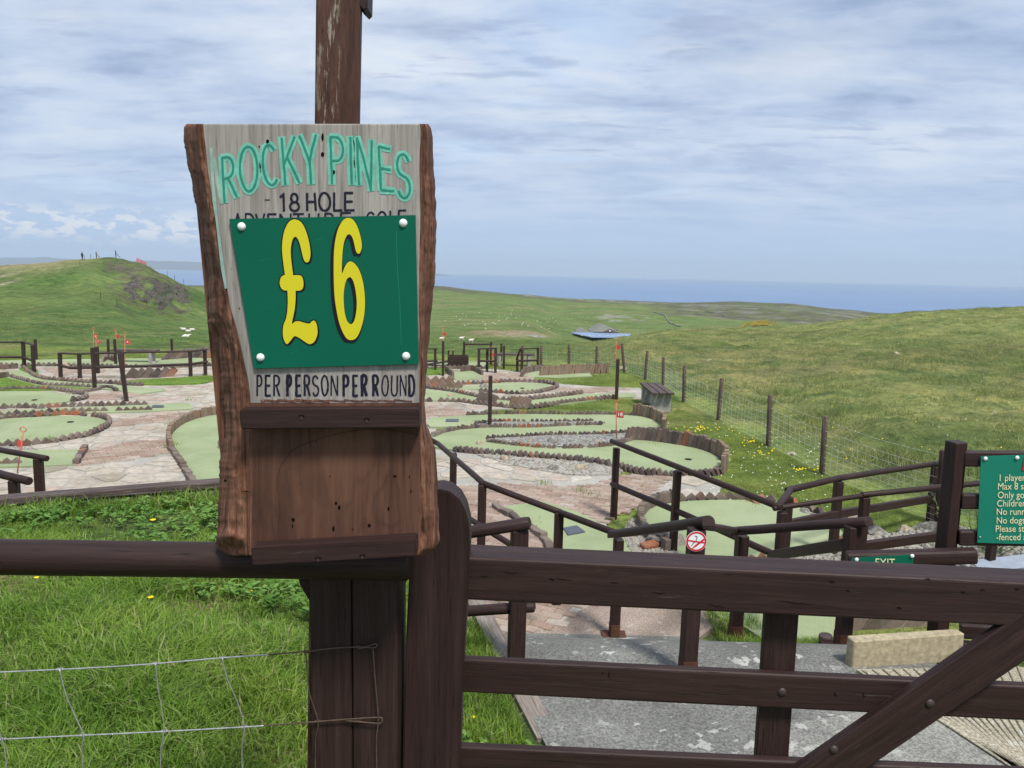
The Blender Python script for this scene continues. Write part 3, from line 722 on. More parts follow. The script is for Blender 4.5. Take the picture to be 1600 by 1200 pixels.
# ------------------------------------------------------------------ pieces: bricks, stones
BR = {}
def brick_mesh(style, var, matk):
    k = (style, var, matk)
    if k not in BR:
        dims = {'tooth': (0.108, 0.065, 0.108), 'tooth_big': (0.16, 0.075, 0.40), 'lean': (0.06, 0.085, 0.17), 'wall': (0.095, 0.065, 0.34), 'upright': (0.10, 0.07, 0.26), 'kerb': (0.21, 0.09, 0.12), 'lay': (0.198, 0.098, 0.03), 'tile': (0.30, 0.045, 0.30)}[style]
        BR[k] = box_mesh('brick_' + style, *dims, M[matk], 0.006, 1, 0.004, var * 7 + len(style))
    return BR[k]
STY = {'tooth': (0.138, 45, 0.052), 'tooth_big': (0.20, 45, 0.02), 'lean': (0.092, 28, 0.03), 'wall': (0.10, 9, 0.12), 'upright': (0.105, 3, 0.06), 'kerb': (0.22, 0, 0.03), 'tile': (0.19, 20, 0.11)}
EDGE = []
class Bricks:
    """collects brick placements of one thing; the nearest 300 become parts, the rest one stuff part"""
    def __init__(self, parent): self.p = parent; self.items = []
    def row(self, pts, style='tooth', mat='brick', closed=False, seed=1, red=(), z=0.0, wav=0.0, amt=0.985, far=19.0):
        EDGE.extend(pts)
        pitch, tilt, zc = STY[style]; rr = random.Random(seed)
        S = resample(pts, pitch, closed); n = len(S)
        for i, (p, t) in enumerate(S):
            if rr.random() > amt: continue
            ang = math.atan2(t.y, t.x); u = i / max(n - 1, 1)
            mk = mat
            if any(a <= u <= b for a, b in red): mk = 'brick_red'
            elif rr.random() < 0.03: mk = 'brick_red'
            elif mat == 'brick' and rr.random() < 0.2: mk = 'brick_dark'
            h = z + zc + rr.uniform(-0.010, 0.010) + wav * math.sin(u * 3.14159)
            Mx = Matrix.Translation((p.x + rr.uniform(-.006, .006), p.y + rr.uniform(-.006, .006), h)) @ Matrix.Rotation(ang + R(rr.uniform(-5, 5)), 4, 'Z') @ Matrix.Rotation(R(tilt + rr.uniform(-8, 8)), 4, 'Y') @ Matrix.Diagonal((rr.uniform(.86, 1.1), 1, rr.uniform(.86, 1.1), 1))
            self.items.append((p.y, style, rr.randrange(3), mk, Mx))
        return self
    def laid(self, poly, ang, mat='paver', excl=(), z=0.0, seed=3, clip=None):
        rr = random.Random(seed); xs = [p[0] for p in poly]; ys = [p[1] for p in poly]
        c = Vector(((min(xs) + max(xs)) / 2, (min(ys) + max(ys)) / 2, 0)); Rm = Matrix.Rotation(ang, 3, 'Z'); S = max(max(xs) - min(xs), max(ys) - min(ys))
        nu, nv = int(S / 0.206) + 2, int(S / 0.106) + 2
        for j in range(-nv, nv):
            for i in range(-nu, nu):
                q = Rm @ Vector(((i + 0.5 * (j % 2)) * 0.206, j * 0.106, 0)) + c
                if not inside(q, poly) or any(inside(q, e) for e in excl): continue
                Mx = Matrix.Translation((q.x, q.y, z + rr.uniform(-.003, .003))) @ Matrix.Rotation(ang + R(rr.uniform(-1, 1)), 4, 'Z') @ Matrix.Rotation(R(rr.uniform(-1, 1)), 4, 'X')
                self.items.append((q.y, 'lay', rr.randrange(3), mat, Mx))
        return self
    def done(self, far=19.5, name='brick', stuff='bricks'):
        self.items.sort(key=lambda k: k[0]); near = [k for k in self.items[:300] if k[0] < far]; rest = self.items[len(near):]
        for d, s, v, mk, Mx in near: inst(name, brick_mesh(s, v, mk), Mx, self.p)
        if rest:
            by = {}; V = []; Fc = []; mats = []; fm = []
            for d, s, v, mk, Mx in rest:
                me = brick_mesh(s, v, mk); b = len(V)
                if mk not in mats: mats.append(mk)
                V += [Mx @ q.co for q in me.vertices]; Fc += [tuple(b + i for i in pl.vertices) for pl in me.polygons]; fm += [mats.index(mk)] * len(me.polygons)
            o = obj(stuff, V, Fc, None, self.p, mats=[M[k] for k in mats], fm=fm); o['kind'] = 'stuff'
def clip_half(poly, m, n):
    out = []
    for i in range(len(poly)):
        a, b = poly[i], poly[(i + 1) % len(poly)]; da = (a - m).dot(n); db = (b - m).dot(n)
        if da <= 0: out.append(a)
        if (da < 0) != (db < 0) and abs(da - db) > 1e-9: out.append(a.lerp(b, da / (da - db)))
    return out
def crazy(parent, poly, excl, size=0.46, z0=0.0, z1=0.022, seed=5, mat='flag', name='paving_stone', limit=300, far=20):
    rr = random.Random(seed); xs = [p[0] for p in poly]; ys = [p[1] for p in poly]; seeds = []
    y = min(ys) - size
    while y < max(ys) + size:
        x = min(xs) - size
        while x < max(xs) + size:
            seeds.append(Vector((x + rr.uniform(-.42, .42) * size, y + rr.uniform(-.42, .42) * size, 0))); x += size
        y += size * 0.85
    grid = {}
    for s in seeds: grid.setdefault((int(s.x // size), int(s.y // size)), []).append(s)
    cells = []
    for s in seeds:
        if not inside(s, poly) or any(inside(s, e) for e in excl): continue
        cx, cy = int(s.x // size), int(s.y // size); c = [s + Vector((a * size * 1.6, b * size * 1.6, 0)) for a, b in ((-1, -1), (1, -1), (1, 1), (-1, 1))]
        for i in range(cx - 2, cx + 3):
            for j in range(cy - 2, cy + 3):
                for q in grid.get((i, j), ()):
                    if q is s: continue
                    n = (q - s).normalized(); c = clip_half(c, (s + q) / 2 - n * rr.uniform(0.014, 0.034), n)
                    if len(c) < 3: break
        if len(c) < 3: continue
        c = [p + Vector((rr.uniform(-.012, .012), rr.uniform(-.012, .012), 0)) for p in c]
        if not all(inside(p, poly) for p in c): continue
        cells.append((s.y, c, z1 + rr.uniform(-0.004, 0.006)))
    cells.sort(key=lambda k: k[0]); near = [k for k in cells[:limit] if k[0] < far]; rest = cells[len(near):]
    for d, c, zt in near: slab(name, [(p.x, p.y) for p in c], z0, zt, M[mat], parent)
    if rest:
        V = []; Fc = []
        for d, c, zt in rest:
            v, f = slab_geo([(p.x, p.y) for p in c], z0, zt); b = len(V); V += v; Fc += [tuple(i + b for i in q) for q in f]
        obj('paving_stones', V, Fc, M[mat], parent)['kind'] = 'stuff'

# ------------------------------------------------------------------ putting lanes
ZF = 0.045
FELT = []      # outlines kept clear of stones and grass
def felt(parent, pts, z=None, smooth=4, closed=True):
    z = ZF - 0.0012 * len(FELT)
    P = catmull([G(a, b, 0) for a, b in pts], smooth, True) if smooth else [G(a, b, 0) for a, b in pts]
    q = [(p.x, p.y) for p in P]; FELT.append(q)
    return slab('felt', q, -0.03, z, M['felt'], parent)
def lane(label, px, py): return thing('putting_lane', label, 'golf lane', G(px, py), 'miniature golf lanes')
def cup(parent, px, py, r=0.06):
    p = G(px, py, 0); v = [(p.x + r * math.cos(a * math.pi / 8), p.y + r * math.sin(a * math.pi / 8), ZF + 0.004) for a in range(16)]
    obj('cup', v, [tuple(range(16))], M['hole'], parent)
def mat_pad(parent, pts, z=ZF):
    slab('tee_mat', [(p.x, p.y) for p in [G(a, b, 0) for a, b in pts]], z, z + 0.014, M['rubber'], parent)
def S(pts, n=5, closed=False): return catmull([G(a, b, 0) for a, b in pts], n, closed)

# lane 18, the winding one in the middle
L = lane('long winding lane doubling back round two stone islands, in the middle of the course', 860, 695)
outer = [(672, 657), (684, 655), (738, 652), (817, 650), (887, 651), (942, 651), (995, 653), (1022, 660), (1034, 669), (1020, 681), (1000, 690), (1037, 695), (1085, 703), (1118, 716), (1126, 730), (1106, 741), (1050, 743), (995, 737), (962, 730), (920, 722), (860, 716), (800, 712), (746, 708), (710, 706), (684, 703), (660, 694), (676, 684), (722, 674), (722, 669), (672, 670)]
felt(L, outer, smooth=3)
B = Bricks(L)
B.row(S([(730, 651), (817, 649), (887, 650), (942, 650), (992, 652)]), 'lean', seed=2, red=((0.30, 0.36),))
B.row(S([(992, 651), (1018, 657), (1036, 668), (1036, 678)]), 'wall', 'brick_tan', seed=3)
B.row(S([(743, 667), (780, 663), (832, 663), (887, 663), (934, 662)]), 'lean', 'brick_dark', seed=4, red=((0.25, 0.3),))
B.row(S([(676, 686), (700, 677), (722, 674), (764, 671), (832, 671), (887, 668), (938, 667)]), 'lean', seed=5, red=((0.55, 0.62),))
B.row(S([(762, 690), (810, 687), (866, 684), (930, 683), (986, 680), (1028, 676)]), 'lean', 'brick_dark', seed=6)
B.row(S([(762, 694), (809, 700), (866, 704), (920, 703), (959, 699), (984, 692)]), 'lean', seed=7, red=((0.20, 0.29),))
B.row(S([(980, 692), (1000, 691), (1037, 695), (1085, 703), (1112, 711)]), 'wall', 'brick_dark', seed=8)
B.row(S([(1112, 711), (1130, 720), (1134, 732), (1128, 739)]), 'wall', 'brick_tan', seed=9)
B.row(S([(1126, 741), (1106, 744), (1050, 746), (995, 740), (962, 732), (920, 724), (860, 718), (800, 714), (746, 710), (706, 706)]), 'lean', 'brick_dark', seed=10, red=((0.70, 0.73),))
B.done()
for isl in ([(743, 666), (790, 663.5), (860, 663), (934, 662.5), (942, 666), (890, 668), (830, 671), (770, 671)], [(762, 691), (810, 688), (866, 685), (930, 684), (984, 681), (1010, 680), (984, 691), (959, 698), (920, 702), (866, 703), (809, 699)]):
    slab('gravel_bed', [(p.x, p.y) for p in S(isl, 3, True)], 0, ZF + 0.02, M['gravel'], L)
mat_pad(L, [(697, 659), (717, 659), (716, 663), (696, 663)])
cup(L, 1075, 722)

# near tee at the bottom (behind the gate)
L = lane('short green tee lane with a square dark mat, just behind the gate', 870, 830)
felt(L, [(779, 797), (848, 788), (905, 806), (965, 838), (1010, 870), (1040, 905), (900, 915), (870, 880), (845, 840)], smooth=0)
mat_pad(L, [(880, 832), (901, 828), (914, 838), (887, 843)])
B = Bricks(L); B.row(S([(779, 799), (845, 842), (868, 884), (895, 914)], 3), 'kerb', seed=12); B.done()

# oval lane behind the handrails on the right
L = lane('wide oval lane with zigzag concrete edging behind the ramp handrails', 1180, 850)
felt(L, [(1003, 812), (1020, 797), (1060, 789), (1110, 786), (1170, 786), (1220, 790), (1262, 803), (1300, 822), (1318, 845), (1300, 880), (1310, 940), (1316, 1010), (1240, 1030), (1160, 985), (1110, 960), (1075, 900), (1040, 862), (1010, 838)], smooth=4)
B = Bricks(L)
B.row(S([(1040, 866), (1008, 842), (1000, 815), (1018, 796), (1055, 787)]), 'upright', seed=13)
B.row(S([(1050, 786), (1110, 783), (1170, 783), (1212, 787)]), 'tooth', 'brick', seed=14)
B.row(S([(1240, 793), (1262, 800), (1290, 812)]), 'tooth', 'brick', seed=15)
B.row(S([(1334, 835), (1322, 848), (1290, 862), (1250, 874), (1205, 880), (1150, 888), (1090, 893)]), 'tooth', 'brick_red', seed=16)
B.row(S([(1328, 983), (1400, 978), (1480, 972)], 3), 'tooth_big', 'brick', seed=17)
B.done()

# left big lane next to the sign
L = lane('broad sloping lane edged with upright bricks, left of the wooden sign', 300, 700)
felt(L, [(346, 650), (300, 660), (276, 674), (268, 690), (282, 716), (302, 756), (330, 800), (520, 800), (640, 740), (640, 690), (560, 655), (440, 645)], smooth=3)
B = Bricks(L)
B.row(S([(440, 641), (380, 643), (346, 648), (300, 658), (272, 674), (264, 690), (268, 706)]), 'upright', 'brick_tan', seed=20)
B.row(S([(268, 706), (280, 722), (300, 756), (312, 780)]), 'kerb', 'brick', seed=21)
B.done(); cup(L, 420, 690)

# left ovals and lanes
L = lane('oval lane with zigzag brick edging, nearest on the left', 80, 675)
felt(L, [(-140, 690), (-60, 668), (0, 658), (56, 655), (112, 653), (152, 656), (168, 664), (146, 677), (101, 688), (60, 694), (0, 698), (-80, 704)])
B = Bricks(L); B.row(S([(-90, 672), (0, 658), (56, 652), (112, 650), (157, 654), (172, 664), (146, 680), (101, 690), (60, 696), (0, 699), (-60, 702)]), 'tooth', seed=23, red=((0.28, 0.36),)); B.done(); cup(L, 110, 663)
L = lane('short tee lane at the left edge beside the slanting brick paving', 60, 715)
felt(L, [(-200, 716), (-60, 712), (0, 709), (60, 707), (132, 706), (118, 729), (60, 732), (0, 733), (-200, 745)], smooth=0)
B = Bricks(L); B.row(S([(132, 706), (118, 729)], 1), 'kerb', seed=24); B.row(S([(-90, 731), (0, 728), (30, 727)], 2), 'tooth', seed=25); B.done()
L = lane('narrow straight lane between two zigzag brick rows on the left', 150, 642)
felt(L, [(-200, 668), (-60, 652), (0, 645), (112, 639), (234, 635), (295, 632), (302, 641), (240, 645), (112, 649), (0, 654), (-60, 660), (-200, 684)], smooth=0)
B = Bricks(L); B.row(S([(-80, 649), (0, 640), (60, 639), (126, 636), (234, 634)]), 'tooth', seed=26, red=((0.5, 0.56),)); B.row(S([(-80, 660), (0, 652), (112, 646), (238, 643)]), 'tooth', seed=27); B.done(); mat_pad(L, [(239, 637), (256, 637), (256, 640), (237, 640)])
L = lane('shallow oval lane with an orange brick patch in its edging, far left', 50, 625)
felt(L, [(-160, 636), (-60, 620), (0, 614), (67, 614), (112, 619), (128, 624), (105, 630), (60, 634), (0, 638), (-90, 648)])
B = Bricks(L); B.row(S([(-80, 617), (0, 611), (67, 610), (120, 616), (136, 623), (112, 629)]), 'tooth', seed=28, red=((0.42, 0.48),)); B.done(); cup(L, 54, 628)
L = lane('long thin lane running under the log fence on the left', 140, 604)
felt(L, [(30, 582), (46, 583), (67, 595), (135, 601), (200, 605), (260, 612), (215, 618), (185, 612), (144, 608), (58, 604), (10, 592)], smooth=0)
B = Bricks(L); B.row(S([(36, 576), (48, 586), (67, 594), (135, 599), (222, 604)]), 'tooth', seed=29); B.row(S([(13, 590), (58, 602), (100, 605), (144, 607)]), 'tooth', seed=30); B.row(S([(121, 616), (150, 611), (168, 607), (184, 613)], 2), 'kerb', seed=31); B.done(far=22)
# middle distance lanes
L = lane('curving lane with two raised tilted brick stacks, past the lamp-less posts in the middle', 800, 625)
felt(L, [(560, 612), (640, 608), (703, 614), (755, 625), (805, 629), (843, 626), (912, 618), (992, 616), (994, 622), (959, 623), (887, 632), (838, 637), (805, 638), (755, 633), (709, 628), (667, 628), (560, 632)], smooth=0)
B = Bricks(L)
B.row(S([(560, 610), (640, 606), (703, 613), (755, 624), (805, 627), (843, 624), (912, 616)]), 'tooth', seed=33); B.row(S([(600, 634), (667, 629), (709, 629), (755, 634), (805, 639), (838, 638), (887, 631), (959, 623)]), 'tooth', seed=34, red=((0.85, 0.9),))
B.row([G(755, 632), G(774, 634)], 'tile', 'brick', seed=35); B.row([G(806, 638), G(830, 637)], 'tile', 'brick_tan', seed=36); B.done(far=20)
L = lane('small oval lane with a black cup in the middle distance', 815, 608)
felt(L, [(700, 606), (745, 604), (760, 601), (800, 600), (845, 601), (866, 606), (850, 611), (815, 615), (775, 614), (745, 610), (700, 611)])
B = Bricks(L); B.row(S([(708, 602), (745, 601), (800, 598), (845, 599), (871, 605), (852, 613), (816, 617), (775, 615), (745, 612)]), 'tooth', seed=37, red=((0.14, 0.2),)); B.row([G(650, 606), G(718, 608)], 'tooth_big', 'brick_tan', seed=38).row([G(650, 605), G(710, 606)], 'tooth_big', 'brick_tan', seed=39, z=0.10); B.done(far=22); cup(L, 816, 609)
L = lane('short humped lane between grey paving, beyond the oval lane', 730, 588)
felt(L, [(706, 583), (738, 581), (753, 587), (752, 594), (712, 596)], smooth=0)
B = Bricks(L); B.row(S([(697, 581), (708, 590)]), 'upright', seed=40); B.row(S([(722, 582), (738, 580), (754, 588)]), 'upright', seed=41); B.done(far=24)
L = lane('far lane by the boarded box obstacle', 700, 570)
felt(L, [(560, 566), (640, 564), (700, 565), (760, 566), (760, 574), (660, 575), (560, 574)], smooth=0)
B = Bricks(L); B.row(S([(560, 577), (660, 577), (762, 576)]), 'tooth', seed=42); B.done(far=10)
L = lane('lane ending in a tall slanted brick bank, below the wire fence', 850, 587)
felt(L, [(817, 589), (830, 583), (848, 580), (920, 583), (925, 589), (870, 592)], smooth=0)
B = Bricks(L); B.row(S([(815, 590), (822, 583), (846, 579)]), 'upright', seed=43); B.row([G(846, 586), G(900, 583), G(950, 581)], 'lean', 'brick_dark', seed=44, z=0.10, wav=0.02).row([G(846, 588), G(900, 585), G(952, 583)], 'wall', 'brick_tan', seed=45, z=0.02); B.done(far=24)
L = lane('long far lane at the foot of the green hill on the left', 200, 570)
felt(L, [(-200, 574), (-60, 566), (80, 563), (330, 560), (430, 562), (430, 568), (250, 573), (100, 571), (-60, 575)], smooth=0)
B = Bricks(L); B.row(S([(-90, 576), (0, 573), (100, 573), (250, 576), (330, 572)]), 'tooth', seed=46); B.row(S([(160, 567), (168, 563), (180, 566)]), 'tooth_big', seed=47)
B.row([G(203, 592), G(240, 591), G(277, 589)], 'tooth_big', seed=48, z=0.08); B.row([G(262, 563), G(300, 560), G(336, 561)], 'tooth_big', seed=49, z=0.10).row([G(285, 560), G(320, 557)], 'tooth_big', seed=50, z=0.12); B.done(far=24)
L = lane('grey-edged short lane at the far left edge', 20, 585)
felt(L, [(-160, 592), (-60, 585), (10, 581), (36, 580), (44, 586), (10, 592), (-100, 602)], smooth=0)
B = Bricks(L); B.row(S([(-100, 583), (0, 578), (34, 576)]), 'kerb', seed=51, z=0.05); B.row([G(-60, 598), G(0, 593), G(12, 591)], 'upright', seed=52); B.done(far=24)

# ------------------------------------------------------------------ paving
def pv(name, loc): return thing(name, None, None, loc, kind='structure')
def base_sheet(name, poly, z, parent, mat='mortar'): return slab(name, poly, -0.05, z, M[mat], parent)
# pixel outlines of the brick-laid areas
PB = [
 ('brick_paving', [(700, 762), (760, 760), (794, 758), (860, 762), (920, 762), (945, 752), (980, 744), (1058, 746), (1035, 762), (1000, 792), (943, 812), (960, 850), (1010, 900), (900, 960), (860, 985), (690, 1000), (690, 820)], -0.42, 60),
 ('brick_paving', [(207, 691), (258, 689), (270, 708), (196, 722), (121, 730), (136, 707)], 0.6, 61),
 ('brick_paving', [(172, 658), (300, 645), (270, 658), (220, 664), (172, 668)], 0.5, 62),
 ('brick_paving', [(139, 617), (196, 614), (222, 619), (180, 626), (138, 627)], 0.3, 63),
 ('brick_paving', [(560, 640), (668, 636), (722, 640), (735, 652), (668, 656), (560, 660)], 0.2, 64),
 ('brick_paving', [(868, 609), (960, 606), (985, 610), (910, 616), (872, 615)], 0.2, 65),
 ('brick_paving', [(754, 587), (820, 583), (835, 595), (745, 600)], 0.2, 66),
 ('brick_paving', [(70, 576), (160, 573), (160, 583), (90, 588)], 0.2, 67),
]
PBW = [[(p.x, p.y) for p in [G(a, b) for a, b in q[1]]] for q in PB]
PAVE = [
 [(-300, 790), (-300, 600), (-60, 577), (40, 572), (160, 574), (340, 573), (560, 574), (660, 577), (770, 577), (830, 583), (838, 597), (875, 600), (1000, 610), (1000, 622), (905, 618), (840, 628), (800, 640), (760, 640), (738, 652), (684, 668), (676, 684), (705, 706), (800, 715), (965, 742), (930, 762), (700, 763), (640, 800), (300, 790), (60, 775), (-100, 800)],
]
PAVEW = [[(p.x, p.y) for p in [G(a, b) for a, b in q]] for q in PAVE]
lawnpx = [  # grass patches inside the paving
 [(-300, 628), (-60, 600), (0, 593), (13, 592), (58, 603), (144, 609), (110, 612), (0, 612), (-60, 616), (-300, 650)],
 [(112, 650), (80, 649), (0, 655), (-80, 664), (-80, 670), (0, 658), (56, 652)],
 [(202, 597), (277, 592), (320, 589), (335, 590), (330, 598), (300, 602), (240, 603), (205, 602)],
 [(30, 577), (48, 574), (58, 580), (60, 590), (46, 586)],
 [(620, 577), (690, 576), (695, 582), (690, 586), (620, 588)],
]
LAWN = [[(p.x, p.y) for p in S(q, 4, True)] for q in lawnpx]
pav = pv('crazy_paving', G(300, 640))
base_sheet('mortar_bed', PAVEW[0], 0.010, pav)
crazy(pav, PAVEW[0], FELT + PBW + LAWN, size=0.42, z0=0.0, z1=0.017)
for i, (nm, q, ang, sd_) in enumerate(PB):
    t = pv(nm, G(*q[0])); base_sheet('mortar_bed', PBW[i], 0.016 + 0.001 * i, t)
    B = Bricks(t); B.laid(PBW[i], ang, excl=FELT, z=0.015, seed=sd_); B.done(far=20)
# pale slab with diamond tiles at the end of the brick area
t = pv('concrete_path', G(1080, 765)); q = [(p.x, p.y) for p in [G(1058, 746), G(1095, 746), G(1128, 760), G(1120, 782), G(1060, 786), G(1005, 800), G(1000, 792), G(1035, 762)]]
base_sheet('mortar_bed', q, 0.028, t)
for c_ in ((1080, 755, 0.30), (1080, 776, 0.26)):
    p = G(c_[0], c_[1]); k = c_[2]; slab('diamond_tile', [(p.x - k, p.y), (p.x, p.y - k), (p.x + k, p.y), (p.x, p.y + k)], 0.0, 0.040, M['flag'], t)
# narrow path to the bench
t = pv('side_path', G(950, 612)); q = [(p.x, p.y) for p in [G(840, 602), G(1000, 607), G(1010, 624), G(990, 624), G(990, 616), G(905, 620), G(870, 616)]]
base_sheet('mortar_bed', q, 0.013, t)
for i, l in enumerate(LAWN): slab('lawn', l, -0.02, 0.035 + 0.002 * i, M['lawn'] if 'lawn' in M else M['felt'])['kind'] = 'structure'
# gravel beds
def gravel(name, pts, z, n=0, mat='gravel', seed=1, size=(0.012, 0.03)):
    P = S(pts, 3, True); q = [(p.x, p.y) for p in P]; rr = random.Random(seed)
    V, Fc = slab_geo(q, -0.02, z)
    xs = [a for a, b in q]; ys = [b for a, b in q]
    for _ in range(n):
        x, y = rr.uniform(min(xs), max(xs)), rr.uniform(min(ys), max(ys))
        if not inside((x, y), q): continue
        s = rr.uniform(*size); b = len(V)
        for dx, dy, dz in ((-1, -.8, 0), (1, -.7, 0), (.9, .8, 0), (-.8, .9, 0), (-.5, -.4, 1), (.6, -.5, .9), (.4, .5, 1), (-.5, .5, .8)):
            V.append((x + s * (dx + rr.uniform(-.3, .3)), y + s * (dy + rr.uniform(-.3, .3)), z - 0.003 + s * dz * rr.uniform(.7, 1.1)))
        Fc += [tuple(b + i for i in f) for f in ((0, 1, 5, 4), (1, 2, 6, 5), (2, 3, 7, 6), (3, 0, 4, 7), (4, 5, 6, 7))]
    o = obj(name, V, Fc, M['pebble'] if 'pebble' in M else M[mat]); o['kind'] = 'stuff'; FELT.append(q); return o
gravel('gravel', [(745, 712), (800, 716), (860, 720), (920, 726), (970, 736), (960, 743), (900, 744), (850, 738), (800, 728)], 0.03, 900, seed=2)
gravel('gravel', [(985, 866), (975, 835), (990, 815), (1020, 835), (1050, 862), (1085, 895), (1070, 925), (1020, 905)], 0.05, 800, seed=3)
gravel('gravel', [(1215, 880), (1300, 862), (1345, 845), (1480, 832), (1560, 840), (1640, 860), (1640, 900), (1500, 905), (1350, 915), (1300, 905)], 0.05, 2200, seed=4, size=(0.02, 0.045))
gravel('gravel', [(-40, 700), (20, 701), (52, 704), (48, 708), (-40, 709)], 0.03, 200, seed=5)

# ------------------------------------------------------------------ rocks
def rock_mesh(seed, mat, sub=3, sq=0.62):
    bm = bmesh.new(); bmesh.ops.create_icosphere(bm, subdivisions=sub, radius=0.5); o = Vector((seed * 3.1, seed * 1.7, 0.5))
    rr = random.Random(seed); cuts = [(Vector((rr.uniform(-1, 1), rr.uniform(-1, 1), rr.uniform(-.3, 1))).normalized(), rr.uniform(0.26, 0.42)) for _ in range(7)]
    for v in bm.verts:
        c = v.co.copy()
        for n, k in cuts:
            dd = c.dot(n) - k
            if dd > 0: c -= n * dd * 0.85
        c *= 1 + 0.22 * noise.fractal(c * 3 + o, 1, 2, 4); c.z *= sq; v.co = c
    return mesh_from_bm('rock', bm, M[mat])
def rock(label, p, sx, sy, sz, mat='rock', seed=1, rot=0.0, group=None):
    o = inst('rock', rock_mesh(seed, mat), Matrix.Translation(Vector(p) + Vector((0, 0, sz * 0.22))) @ Matrix.Rotation(rot, 4, 'Z') @ Matrix.Diagonal((sx, sy, sz / 0.62, 1)))
    return tag(o, label, 'rock', group)
for i, (lb, px, py, w, h, mt) in enumerate([
    ('small pale rock at the left tip of the second stone island', 750, 697, .20, .16, 'rock_tan'),
    ('round tan rock in the gravel island, left of the big grey boulder', 829, 694, .17, .15, 'rock_tan'),
    ('largest grey boulder, in the middle of the gravel island', 864, 695, .34, .24, 'rock'),
    ('dark grey boulder in the gravel island, right of the largest one', 915, 696, .26, .17, 'rock'),
    ('flat tan rock at the right end of the gravel island', 933, 695, .20, .14, 'rock_tan'),
    ('pale flat rock lying between the first two brick rows', 812, 667, .34, .11, 'rock'),
    ('small rock at the right tip of the first stone island', 937, 666, .12, .10, 'rock_tan'),
    ('squarish cream rock in front of the winding lane', 788, 720, .22, .17, 'rock_tan'),
    ('brown rock standing in the gravel strip below the winding lane', 862, 736, .22, .17, 'rock'),
    ('flat tan rock in the gravel strip, right of the brown rock', 905, 734, .26, .15, 'rock_tan'),
    ('large knobbly grey rock behind the top gate rail beside the small tee', 1037, 856, .46, .32, 'rock'),
    ('small tan rock on the lane beside the left edge of the middle distance', 703, 621, .20, .16, 'rock_tan'),
    ('white rock at the left end of the small oval lane', 757, 606, .36, .17, 'rock'),
    ('grey rock half hidden by the left edge of the wooden sign', 351, 704, .24, .42, 'rock'),
    ('pale rock at the foot of the leaning wire fence post', 972, 578, .30, .22, 'rock_tan'),
    ('cream rock on the grass behind the middle right handrail', 1330, 815, .32, .20, 'rock_tan'),
    ('grey rock near the lane rim, left of the cream rock', 1258, 805, .22, .12, 'rock'),
    ('low grey rock beside the cream rock', 1275, 810, .20, .10, 'rock'),
    ('brown grey rock behind the post of the front handrail', 1368, 836, .30, .18, 'rock'),
    ('yellowish rock on the pebbles behind the lower right rail', 1416, 834, .26, .16, 'rock_tan'),
    ('large pale rock behind the lower right rail', 1452, 832, .42, .22, 'rock'),
    ('grey rock close to the board post', 1478, 836, .26, .14, 'rock'),
    ('broad grey rock behind the right end of the exit rail', 1560, 846, .5, .26, 'rock'),
    ('grey rock at the right edge below the rules board', 1598, 852, .42, .26, 'rock'),
    ('small rock at the left end of the far log fence', 103, 573, .30, .22, 'rock_tan'),
    ('small rock right of the far log fence', 330, 567, .30, .20, 'rock_tan'),
    ('pale low rock under the far bench', 240, 569, .30, .14, 'rock'),
    ('small rock on the far lane under the log rail', 135, 573, .26, .12, 'rock'),
    ('white rock on the right hill slope, nearest the bench fence', 1111, 566, .5, .22, 'rock_tan'),
    ('white rock on the right hill slope, high up', 1404, 555, .6, .28, 'rock_tan'),
    ('pale flat stone in the grass inside the wire fence', 1237, 710, .22, .08, 'rock_tan'),
    ]):
    w = w * (.55 if px in (1111, 1404) else 1); h = h * (.5 if px in (1111, 1404) else 1)
    if px in (1111, 1404):
        d = px_at_ground(px, py, 12, 70) or 25; p = on_ground(px, d); p.z -= 0.02
    else: p = G(px, py)
    rock(lb, p, w, w * 0.75, h, mt, i + 3, random.uniform(0, 3))
tag(rock('broken orange brick lump at the edge of the knobbly rock', G(1003, 855), .12, .10, .10, 'rock_tan', 60), None)
o = bpy.data.objects[-1] if False else None
p = G(1000, 862); inst('loose_brick', box_mesh('loose_brick', .20, .10, .07, M['brick_red'], .01, 1, .01, 4), Matrix.Translation(p + Vector((0.1, 0, .07))) @ Matrix.Rotation(0.5, 4, 'Z') @ Matrix.Rotation(.3, 4, 'X'))
tag(bpy.data.objects['loose_brick'], 'loose orange brick on the gravel left of the knobbly rock', 'brick')
inst('air_brick', box_mesh('air_brick', .22, .22, .075, M['brick_red'], .01, 1, .0, 4), Matrix.Translation(G(1186, 789) + Vector((0, 0, .04))) @ Matrix.Rotation(0.4, 4, 'Z') @ Matrix.Rotation(.5, 4, 'X'))
tag(bpy.data.objects['air_brick'], 'orange perforated brick at the rim of the oval lane', 'brick')

